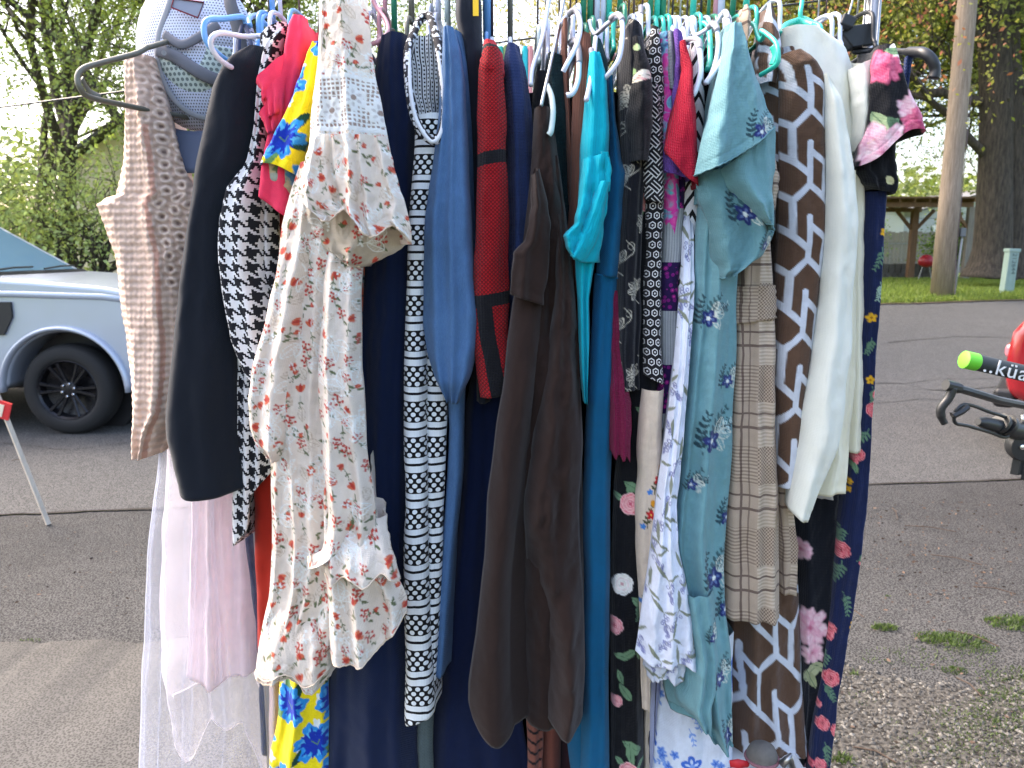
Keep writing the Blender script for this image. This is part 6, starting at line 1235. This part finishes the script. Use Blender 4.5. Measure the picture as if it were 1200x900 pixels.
G1('black_wide_filler', 'added plain black wide filler dress deep behind the ivory jacket', 'dress', L=[(890, 110), (890, 300), (890, 600), (880, 1080)], Rr=[(1004, 110), (1010, 300), (990, 600), (955, 1080)], d=1.40, mat=f_bk, nf=5, seed=144, back=.12)
G1('charcoal_long_filler', 'added charcoal filler dress deep behind the rust dress', 'dress', L=[(320, 90), (330, 300), (340, 600), (340, 1080)], Rr=[(480, 90), (480, 300), (480, 600), (480, 1080)], d=1.40, mat=f_hood, nf=5, seed=145, back=.12)

# ---------------------------------------------------------------- rack, rails and hangers
BY, BZ = 1.36, 2.088
r = empty('clothes_rack', (0, BY, 0)); tag(r, 'tall metal clothes rack whose rail runs just above the picture and carries the whole row', 'clothes rack')
mb = MB(); mb.tube([(-.7, BY, BZ), (.7, BY, BZ)], .012, 14); mb.build('rail', m_steel, r, smooth=True)
for sx in (-.78, 1):
    mb = MB(); mb.tube([(sx*.6, BY, .04), (sx*.597, BY, 2.3)], .0125, 14)
    for k in range(6): a = k*1.047; mb.tube([(sx*.6+.0125*math.cos(a), BY+.0125*math.sin(a), .04), (sx*.597+.0125*math.cos(a), BY+.0125*math.sin(a), 2.3)], .002, 5)
    mb.build('post', m_steel, r, smooth=True)
    mb = MB(); mb.tube([(sx*.6, BY-.28, .025), (sx*.6, BY+.28, .025)], .014, 12); mb.build('foot', m_black, r, smooth=True)
def hook_pts(x, zn, y=BY):
    p = [(x, y-.004, zn), (x, y-.006, BZ-.03)]
    for k in range(9): a = math.pi*(1-k/8.0); p.append((x, y+.019*math.cos(a), BZ+.004+.019*math.sin(a)))
    p.append((x, y+.02, BZ-.012)); return p
def hanger(px, py, mh, mf, label, thick=.0022, frame=True, tip=.115, drop=.05):
    """a hanger on the rail: hook and shoulder frame in a plane across the rail"""
    n = W(px, py, BY); h = empty('hanger', (n.x, BY, n.z)); tag(h, label, 'hanger', 'hangers along the rail')
    mb = MB(); mb.tube(hook_pts(n.x, n.z-.004), thick, 8); mb.build('hook', mh, h, smooth=True)
    if frame:
        mb = MB(); pts = [(n.x, BY+.17, n.z-drop), (n.x, BY+.08, n.z-.012), (n.x, BY, n.z), (n.x, BY-.06, n.z-.012), (n.x, BY-tip, n.z-drop), (n.x, BY-tip-.008, n.z-drop-.012), (n.x, BY-tip+.01, n.z-drop-.02), (n.x, BY+.17, n.z-drop-.02), (n.x, BY+.17, n.z-drop)]
        mb.tube(spline(pts, 4), .0036, 8); mb.build('frame', mf, h, smooth=True)
    return h
HK = [(352, 18, m_wire, m_bluep, .0016), (386, 20, m_black, m_black, .0016), (420, 30, m_greenp, m_greenp, .0042), (463, 40, m_greenp, m_black, .0050), (483, 26, m_olive, m_olive, .0050), (507, 12, m_steel, m_white, .0014), (514, 22, m_white, m_white, .0048),
      (525, 34, m_clear, m_clear, .0052), (571, 44, m_bluep, m_bluep, .0070), (577, 50, m_wire, m_white, .0022), (598, 50, m_olive, m_white, .0045), (630, 36, m_wire, m_clear, .0016), (640, 30, m_steel, m_white, .0022), (655, 26, m_wire, m_white, .0014), (668, 20, m_wire, m_white, .0016), (675, 12, m_wire, m_white, .0016), (683, 34, m_greenp, m_greenp, .0050),
      (691, 26, m_greenp, m_greenp, .0050), (695, 40, m_wire, m_white, .0016), (699, 30, m_white, m_white, .0048), (706, 34, m_white, m_white, .0045), (713, 22, m_tealp, m_tealp, .0048), (726, 12, m_greenp, m_greenp, .0048), (736, 24, m_wire, m_white, .0016), (742, 22, m_wire, m_white, .0016), (752, 12, m_wire, m_white, .0016),
      (761, 26, m_greenp, m_tealp, .0048), (769, 26, m_tealp, m_tealp, .0052), (776, 24, m_greenp, m_tealp, .0048), (782, 26, m_steel, m_white, .0015), (787, 26, m_black, m_white, .0016), (796, 26, m_steel, m_white, .0015), (804, 26, m_wire, m_white, .0016), (811, 22, m_tealp, m_tealp, .0052), (820, 26, m_black, m_white, .0020), (829, 24, m_greenp, m_greenp, .0030),
      (837, 24, m_pinkp, m_white, .0040), (843, 24, m_white, m_white, .0066), (857, 24, m_greenp, m_tealp, .0050), (873, 14, m_tealp, m_tealp, .0056), (899, 6, m_black, m_white, .0020), (957, 24, m_steel, m_white, .0017), (966, 22, m_wire, m_white, .0014), (1003, 20, m_steel, m_black, .0016), (321, 24, m_bluep, m_bluep, .0046), (330, 20, m_white, m_white, .0036), (317, 20, m_wire, m_bluep, .0016), (439, 20, m_white, m_white, .004), (452, 16, m_pinkp, m_pinkp, .0040)]
cn = {m_wire.name: 'thin bronze wire', m_black.name: 'black', m_greenp.name: 'dark green plastic', m_olive.name: 'olive plastic', m_steel.name: 'thin steel wire', m_white.name: 'white plastic', m_clear.name: 'frosted clear plastic', m_bluep.name: 'light blue plastic', m_tealp.name: 'teal plastic', m_pinkp.name: 'pink plastic'}
over = [(240, 'the black jacket'), (325, 'the houndstooth coat'), (360, 'the pink ruffled top'), (430, 'the cream floral dress'), (475, 'the navy maxi dress'), (510, 'the dotted dress'), (545, 'the chambray dress'), (590, 'the red knit'), (620, 'the navy sweater'), (650, 'the black shoulder left of the glittery garment'), (680, 'the copper brown top'), (710, 'the turquoise top'), (730, 'the blue-teal jumpsuit'), (757, 'the black stitched tunic'), (778, 'the geometric print dress'), (800, 'the tie-dyed and grey tops'), (815, 'the crimson top'), (835, 'the chevron dress'), (868, 'the dusty teal dress'), (890, 'the plaid jacket'), (935, 'the brown lattice dress'), (985, 'the white sleeveless top'), (2000, 'the black floral tee')]
seen_l = {}
rows_ = []
for (px, py, mh, mf, th) in HK:
    g = next(n for lim, n in over if px < lim); key = (cn[mh.name], g); seen_l.setdefault(key, []).append(px); rows_.append((px, py, mh, mf, th, key))
for (px, py, mh, mf, th, key) in rows_:
    same = sorted(seen_l[key]); i = same.index(px)
    w_ = '' if len(same) == 1 else (('left one of two ', 'right one of two ')[i] if len(same) == 2 else ('leftmost of the ', 'middle of the ', 'rightmost of the ')[min(i, 2)])
    hanger(px, py, mh, mf, f'{w_}{key[0]} hanger hook{"" if not w_ else "s"} over {key[1]}', th, tip=.07)
def vis_hanger(label, parts, group='hangers along the rail'):
    p0 = parts[0][1][0]; c = W(*p0); h = empty('hanger', (c.x, c.y, c.z)); tag(h, label, 'hanger', group)
    for nm, pts, r_, m, flat in parts:
        mb = MB(); q = [W(*a) for a in pts]; mb.tube(spline(q, 6), r_*.84, 10, flat=flat); mb.build(nm, m, h, smooth=True)
    return h
def up(x, y, d=1.36): return [(x, y, d), (x, y*.3-20, d), (x, -38, d)]
vis_hanger('olive grey plastic hanger holding the beige crocheted top', [
    ('frame', [(172, 56, 1.22), (158, 63, 1.20), (120, 73, 1.15), (98, 80, 1.12), (91, 90, 1.11), (94, 103, 1.11), (106, 114, 1.13), (150, 124, 1.2), (200, 134, 1.28), (245, 141, 1.36), (262, 134, 1.42), (262, 80, 1.42), (236, 43, 1.36), (205, 47, 1.3), (172, 56, 1.22)], .0048, m_olive, 1.0),
    ('hook', [(237, 43, 1.36), (224, 32, 1.36), (219, 16, 1.36), (218, 0, 1.36), (217, -30, 1.36), (219, -44, 1.36), (224, -38, 1.39)], .0036, m_olive, 1),
    ('web', [(96, 92, 1.12), (104, 106, 1.135), (118, 114, 1.15)], .006, m_olive, .3)])
vis_hanger('light blue plastic hanger with notched arm behind the black jacket', [
    ('frame', [(286, 30, 1.27), (284, 20, 1.26), (262, 22, 1.22), (244, 23, 1.18), (239, 32, 1.17), (242, 48, 1.17), (254, 62, 1.18), (270, 74, 1.2)], .0052, m_bluep, 1.0),
    ('hook', [(322, 28, 1.36), (312, 29, 1.36), (302, 18, 1.36), (292, 22, 1.3), (293, 30, 1.28)], .0048, m_bluep, 1)])
vis_hanger('white tubular hanger in front of the light blue one', [
    ('frame', [(322, 40, 1.26), (290, 43, 1.2), (262, 39, 1.14), (250, 42, 1.12), (247, 52, 1.12), (254, 66, 1.13), (266, 76, 1.15), (278, 82, 1.18)], .0044, m_white, 1.0),
    ('crossbar', [(275, 44, 1.2), (275, 60, 1.2), (272, 74, 1.2)], .003, m_white, 1)])
vis_hanger('navy strap hanger loop beside the black jacket shoulder', [('frame', [(280, 62, 1.24), (281, 40, 1.25), (286, 28, 1.27), (292, 42, 1.25), (296, 62, 1.24)], .0036, plain('navy_strap', lin((40, 52, 84)), .7), 1)])
vis_hanger('pink plastic hanger arm beside the cream dress shoulder', [('frame', [(430, -20, 1.3), (440, 6, 1.3), (452, 24, 1.28), (454, 38, 1.26), (444, 48, 1.24), (436, 52, 1.24)], .0042, m_pinkp, 1)])
vis_hanger('white hanger with dangling grey tip left of the glittery garment', [
    ('frame', [(648, -30, 1.34), (640, 20, 1.3), (634, 50, 1.26), (624, 80, 1.22), (622, 100, 1.2)], .0041, m_white, 1),
    ('arm', [(664, -20, 1.3), (655, 30, 1.24), (644, 80, 1.19), (634, 124, 1.14)], .0030, m_steel, 1),
    ('tip', [(641, 100, 1.2), (646, 112, 1.18), (648, 130, 1.16), (646, 152, 1.15), (643, 158, 1.15)], .0052, m_clear, 1)])
vis_hanger('white hanger with ribbed grey shoulder grip above the copper top', [
    ('frame', [(650, 62, 1.27), (654, 36, 1.25), (662, 22, 1.24), (672, 12, 1.23), (678, 18, 1.22), (680, 34, 1.2), (676, 52, 1.18), (665, 74, 1.15), (660, 84, 1.15)], .0042, m_white, 1),
    ('grip', [(666, 17, 1.236), (673, 12, 1.23), (678, 18, 1.222), (680, 30, 1.208)], .0054, m_greyp, 1)])
vis_hanger('lower white hanger with grey grip against the copper top', [
    ('frame', [(668, 52, 1.24), (674, 48, 1.22), (678, 60, 1.2), (678, 90, 1.17), (672, 108, 1.15), (664, 112, 1.15)], .0046, m_white, 1),
    ('grip', [(668, 50, 1.24), (674, 47, 1.222), (678, 58, 1.2), (679, 74, 1.185)], .0054, m_greyp, 1)])
vis_hanger('white hanger arm with grey cap on the turquoise top', [
    ('frame', [(698, 44, 1.2), (695, 76, 1.16), (692, 96, 1.14), (687, 118, 1.125)], .0042, m_white, 1), ('grip', [(693, 58, 1.18), (694, 68, 1.17), (694, 78, 1.16)], .0052, m_greyp, 1)])
vis_hanger('large white hanger curving over the blue-teal jumpsuit', [
    ('frame', [(691, 24, 1.3), (697, 40, 1.28), (712, 28, 1.22), (724, 19, 1.18), (729, 26, 1.16), (729, 48, 1.14), (725, 70, 1.13), (714, 86, 1.13), (708, 92, 1.14)], .0041, m_white, 1),
    ('grip', [(716, 22, 1.2), (724, 17, 1.18), (730, 24, 1.16)], .0053, m_greyp, 1)])
vis_hanger('white hanger standing upright against the black stitched tunic', [
    ('frame', [(751, 18, 1.3), (751, 40, 1.24), (752, 60, 1.2), (752, 78, 1.18)], .0043, m_white, 1), ('grip', [(751, 8, 1.32), (751, 18, 1.3)], .0052, m_greyp, 1)])
vis_hanger('white notched hanger above the purple towelling top', [
    ('frame', [(782, 40, 1.3), (786, 30, 1.3), (792, 44, 1.26), (797, 48, 1.24)], .0041, m_white, 1), ('arm', [(796, 46, 1.24), (800, 34, 1.24), (803, 46, 1.22)], .004, m_white, 1)])
vis_hanger('white notched hanger with grey grip above the crimson top', [
    ('frame', [(803, 34, 1.3), (809, 24, 1.3), (814, 41, 1.27), (826, 36, 1.23), (836, 29, 1.2), (841, 40, 1.18), (841, 62, 1.16), (834, 86, 1.14), (826, 98, 1.13)], .0041, m_white, 1),
    ('grip', [(830, 32, 1.21), (837, 28, 1.2), (841, 36, 1.18)], .0053, m_greyp, 1)])
vis_hanger('white hanger with grey hooked grip over the chevron dress', [
    ('frame', [(806, 50, 1.22), (816, 50, 1.18), (820, 62, 1.15), (821, 84, 1.13), (816, 104, 1.12), (812, 112, 1.12)], .0046, m_white, 1),
    ('grip', [(800, 49, 1.22), (810, 46, 1.2), (819, 48, 1.17), (820, 58, 1.155)], .0052, m_greyp, 1)])
vis_hanger('white hanger highest beside the dusty teal dress', [
    ('frame', [(841, 26, 1.26), (850, 14, 1.24), (853, 24, 1.2), (852, 46, 1.17), (846, 70, 1.15), (836, 86, 1.13), (828, 98, 1.13)], .0041, m_white, 1),
    ('grip', [(844, 20, 1.26), (850, 14, 1.24), (853, 24, 1.2)], .0053, m_greyp, 1)])
vis_hanger('teal hanger inside the gap between chevron and dusty teal dresses', [('frame', [(820, 26, 1.3), (829, 30, 1.28), (832, 46, 1.25), (832, 70, 1.22), (829, 82, 1.2)], .0052, m_tealp, 1)])
vis_hanger('teal zigzag hanger arm in front of the brown lattice dress', [
    ('frame', [(876, 26, 1.26), (884, 30, 1.24), (887, 40, 1.22), (891, 47, 1.2), (895, 41, 1.18), (892, 36, 1.18), (900, 41, 1.16), (909, 50, 1.14), (912, 62, 1.13), (911, 74, 1.13), (903, 81, 1.14), (891, 88, 1.16)], .0040, m_tealp, 1),
    ('web', [(905, 54, 1.155), (908, 64, 1.15), (904, 76, 1.15)], .006, m_tealp, .25)])
vis_hanger('teal hanger spreading inside the white sleeveless top', [
    ('frame', [(916, 40, 1.24), (920, 30, 1.26), (934, 24, 1.3), (942, 22, 1.32), (954, 28, 1.28), (961, 32, 1.26), (961, 44, 1.25)], .0052, m_tealp, 1),
    ('web', [(920, 32, 1.262), (936, 27, 1.3), (958, 34, 1.27)], .009, m_tealp, .35),
    ('hook', [(938, 24, 1.31), (938, 14, 1.31), (940, 0, 1.32), (941, -30, 1.34), (941, -40, 1.35)], .0044, m_tealp, 1)])
h = empty('trouser_hanger', tuple(W(1010, 40, 1.3))); tag(h, 'black plastic hanger with broad clip and curved end at the right of the rack', 'hanger', 'hangers along the rail')
mb = MB(); q = [W(985, 38, 1.3), W(995, 30, 1.3), W(1022, 26, 1.3), W(1026, 52, 1.3), W(1000, 56, 1.3)]
mb.add([p+Vector((0, o, 0)) for o in (0, .03) for p in q], [(0, 1, 2, 3, 4), (9, 8, 7, 6, 5)]+[(i, i+5, (i+1) % 5+5, (i+1) % 5) for i in range(5)]); mb.build('clip', m_black, h, bevel=.003)
mb = MB(); mb.tube(spline([W(1000, 60, 1.32), W(1040, 60, 1.28), W(1066, 61, 1.22), W(1082, 62, 1.18), W(1092, 70, 1.17), W(1096, 82, 1.17), (W(1094, 92, 1.17))], 5), [.005]*10+[.0078]*21, 10); mb.build('arm', m_black, h, smooth=True)
mb = MB(); mb.tube(spline([W(990, 24, 1.31), W(996, 12, 1.33), W(1003, -20, 1.35), W(1004, -42, 1.36)], 4), .0018, 8); mb.build('hook', m_steel, h, smooth=True)
mb = MB(); mb.box(W(992, 26, 1.295), (.022, .02, .018), Matrix.Rotation(R(20), 3, 'Y')); mb.build('knob', m_black, h, bevel=.003)
tag(cloth('hanging_strap', [(1062, 66), (1060, 90), (1058, 110)], [(1070, 64), (1066, 92), (1062, 112)], 1.21, f_navy2, nf=1, back=.01, b=.002, step=3), 'navy strap dangling from the black hanger arm', 'strap')
mb = MB(); mb.box(W(557.5, 7, 1.222), (.0085, .002, .028)); o = mb.build('size_tag', plain('yellow_card', lin((250, 200, 30)), .5)); tag(o, 'small yellow size tag clipped to the charcoal hooded top', 'tag')
# rail of other clothes further back
r = empty('rear_clothes_rail', (0, 2.05, 0)); tag(r, 'second clothes rail behind the first, glimpsed between hangers at the top centre', 'clothes rack')
z2 = W(620, 67, 2.05).z; mb = MB(); mb.tube([(-.3, 2.05, z2), (.55, 2.05, z2)], .009, 10); mb.build('rail', plain('brown_rail', lin((120, 78, 76)), .5), r, smooth=True)
for x in (-.3, .55): mb = MB(); mb.tube([(x, 2.05, 0), (x, 2.05, z2+.01)], .011, 10); mb.build('post', m_steel, r, smooth=True)
for k, (x, c, lb) in enumerate([(587, (70, 176, 160), 'teal'), (593, (120, 140, 96), 'olive'), (607, (60, 56, 70), 'charcoal'), (616, (60, 190, 200), 'turquoise'), (622, (220, 150, 150), 'pink'), (628, (206, 206, 196), 'cream'), (640, (230, 232, 236), 'white'), (652, (90, 120, 150), 'slate blue')]):
    o = cloth('shirt', [(x-3, 54), (x-3.5, 62), (x-3.5, 300)], [(x+2, 54), (x+3, 62), (x+3, 300)], 2.02, fabric('rear_cotton_'+lb, lin(c)), nf=1, step=6, back=.1, b=.01, seed=k, lift=0, amp=.002)
    tag(o, f'{lb} garment on the second rail far behind, seen between the hangers', 'top', 'garments on the rear rail')
mb = MB(); a_, b_ = W(560, 53, 3.2), W(660, 40, 3.2); mb.tube([a_+(a_-b_)*6, a_, b_, b_+(b_-a_)*6], .004, 5); tag(mb.build('overhead_cable', m_black), 'thin cable stretched behind the hangers at the top centre', 'cable')

# ---------------------------------------------------------------- mesh cap hanging at the left end
def mat_mesh(name, c, hole, sc_=190, r=.27):
    m, nt, b = newmat(name); x, y, tc = uvxy(nt); a = x*sc_; r_ = y*sc_; o = r_.fl()*.5; fx = (a+o).fr()-.5; fy = r_.fr()-.5
    d = (fx*fx+fy*fy).lt(r*r); nt.links.new(mixc(nt, d, c, hole), b.inputs['Base Color']); b.inputs['Roughness'].default_value = .7; return m
m_mw = mat_mesh('white_sports_mesh', lin((206, 212, 234)), lin((96, 100, 118)), 230); m_mg = mat_mesh('grey_sports_mesh', lin((196, 208, 204)), lin((110, 124, 124)), 130, .34)
m_cg = plain('grey_cap_cloth', lin((104, 106, 116)), .8, scale=80); m_cg2 = plain('slate_brim_cloth', lin((92, 100, 122)), .8, scale=80); m_pipe = plain('pale_grey_piping', lin((150, 152, 160)), .7)
cc = W(232, 62, 1.34); cap = empty('mesh_hat', tuple(cc)); tag(cap, 'white and grey mesh cap hanging behind the olive hanger at top left', 'cap')
def dome(name, mat, a0, a1, e0, e1, rx, rz, ry, cx=0, cz=0, off=0):
    na, ne = 40, 24; A = np.linspace(a0, a1, na)[None, :]; E = np.linspace(e0, e1, ne)[:, None]
    x = cc.x+cx+rx*np.cos(A)*np.cos(E); z = cc.z+cz+rz*np.sin(A)*np.cos(E); y = cc.y-ry*np.sin(E)+0*A-off
    v = np.stack([x, y+0*x, z], -1).reshape(-1, 3); i = np.arange(ne-1)[:, None]; j = np.arange(na-1)[None, :]
    q = np.stack([i*na+j, i*na+j+1, (i+1)*na+j+1, (i+1)*na+j], -1).reshape(-1, 4)
    o = np_mesh(name, v, q, mat, cap, np.stack([x, z], -1).reshape(-1, 2)); s = o.modifiers.new('thickness', 'SOLIDIFY'); s.thickness = .0015; return o
dome('crown_mesh', m_mw, 0, 2*math.pi, .0, 1.57, .098, .125, .06)
dome('lower_panel', m_mg, math.pi*1.03, math.pi*1.97, .0, 1.15, .084, .108, .060, .004, .004, .006)
def capband(nm, pts, wd, m, dz=0): mb = MB(); mb.tube(spline([W(*p) for p in pts], 8), wd, 10, flat=.35, up=(0, 0, 1)); return mb.build(nm, m, cap, smooth=True)
capband('side_band', [(206, -20, 1.285), (196, 10, 1.285), (186, 40, 1.285), (184, 66, 1.285), (190, 92, 1.285), (205, 118, 1.29), (226, 134, 1.3), (250, 140, 1.31)], .0045, m_pipe)
capband('cross_band', [(184, 58, 1.28), (205, 66, 1.275), (226, 80, 1.275), (244, 90, 1.28), (262, 96, 1.29)], .010, m_cg)
capband('upper_band', [(192, 40, 1.28), (212, 52, 1.272), (232, 44, 1.272), (256, 28, 1.28)], .007, m_cg)
capband('strap', [(266, -24, 1.27), (270, 4, 1.268), (278, 30, 1.27), (284, 66, 1.28)], .014, plain('slate_strap', lin((84, 88, 98)), .8))
mb = MB(); q = [W(204, -2, 1.268), W(239, 3, 1.268), W(232, 21, 1.268), W(201, 9, 1.268)]; mb.add(q+[p+Vector((0, .003, 0)) for p in q], [(3, 2, 1, 0), (4, 5, 6, 7)]+[(i, (i+1) % 4, (i+1) % 4+4, i+4) for i in range(4)]); mb.build('label_patch', plain('grey_patch', lin((140, 146, 166)), .7), cap)
mb = MB(); mb.tube([p+Vector((0, -.001, 0)) for p in q+[q[0]]], .0013, 6); mb.build('patch_border', plain('maroon_thread', lin((120, 40, 52)), .8), cap, smooth=True)
# brim: a curved stitched blade below the crown
na, nr_ = 30, 8; A = np.linspace(math.pi*1.03, math.pi*1.97, na)[None, :]; K = np.linspace(0, 1, nr_)[:, None]
bx = cc.x+(.080+.012*K)*np.cos(A); bz = cc.z-.07+(.055+.062*K)*np.sin(A)*1.1; by = cc.y-.035-.05*np.sin(-A)*0-.03*K+.02*np.cos(A)**2
v = np.stack([bx, by+0*bx, bz], -1).reshape(-1, 3); i = np.arange(nr_-1)[:, None]; j = np.arange(na-1)[None, :]
o = np_mesh('brim', v, np.stack([i*na+j, i*na+j+1, (i+1)*na+j+1, (i+1)*na+j], -1).reshape(-1, 4), m_cg2, cap); o.modifiers.new('thickness', 'SOLIDIFY').thickness = .003
for k in range(5):
    kk = .2+.17*k; mb = MB(); mb.tube([(cc.x+(.080+.012*kk)*math.cos(a), cc.y-.0365-.03*kk+.02*math.cos(a)**2, cc.z-.07+(.055+.062*kk)*math.sin(a)*1.1) for a in np.linspace(math.pi*1.05, math.pi*1.95, 24)], .0006, 4); mb.build('stitch_line', m_pipe, cap)
mb = MB(); mb.tube([W(192, 62, 1.262), W(192, 62, 1.27)], .0038, 12); mb.build('button', m_pipe, cap)
# ---------------------------------------------------------------- odd things on a stool under the right end
m_bin = plain('white_tub_plastic', lin((214, 214, 214)), .4); tb = W(905, 902, 1.17)
o = empty('storage_tub', (tb.x, 1.2, 0)); tag(o, 'white tub under the brown lattice skirt, only its rim in view', 'tub')
mb = MB(); mb.box((tb.x, 1.23, tb.z/2), (.11, .12, tb.z-.01), taper=1.12); mb.build('tub_body', m_bin, o, bevel=.008)
mb = MB(); mb.tube(spline([(tb.x-.055, 1.165, tb.z-.002), (tb.x, 1.16, tb.z+.003), (tb.x+.055, 1.165, tb.z+.001)], 6), .006, 10); mb.build('rim', m_bin, o, smooth=True)
c0 = W(893, 884, 1.15); r_ = empty('flat_hat', tuple(c0)); tag(r_, 'small dark grey cap lying on the tub under the brown lattice skirt', 'cap')
mb = MB(); prof = [(.0001, .020), (.012, .0185), (.020, .013), (.0245, .003), (.0255, -.006)]; mb.lathe(prof, c0, 28, 'z'); mb.build('crown', plain('grey_camouflage', lin((96, 92, 88)), .75, noise_amt=.5, scale=70), r_, smooth=True)
mb = MB(); mb.tube([c0+Vector((.026*math.cos(a), .026*math.sin(a), -.006)) for a in np.linspace(0, 6.28, 26)], .0028, 8); mb.build('band', plain('dusty_rose_band', lin((130, 88, 96)), .8), r_, smooth=True)
mb = MB(); s0 = W(920, 888, 1.13); mb.tube([s0+Vector((-.004, 0, -.012)), s0+Vector((.006, -.004, .004)), s0+Vector((.012, 0, -.02))], .007, 12); tag(mb.build('silver_buckle', m_steel, smooth=True), 'shiny silver metal piece beside the grey cap', 'buckle')
mb = MB(); s1 = W(864, 895, 1.14); mb.tube([s1+Vector((-.012, 0, 0)), s1+Vector((0, -.004, .003)), s1+Vector((.018, 0, -.001))], [.006, .008, .005], 12, flat=.6); tag(mb.build('red_pouch', plain('red_pouch_cloth', lin((190, 30, 40)), .6), smooth=True), 'small red pouch on the tub under the brown lattice skirt', 'pouch')
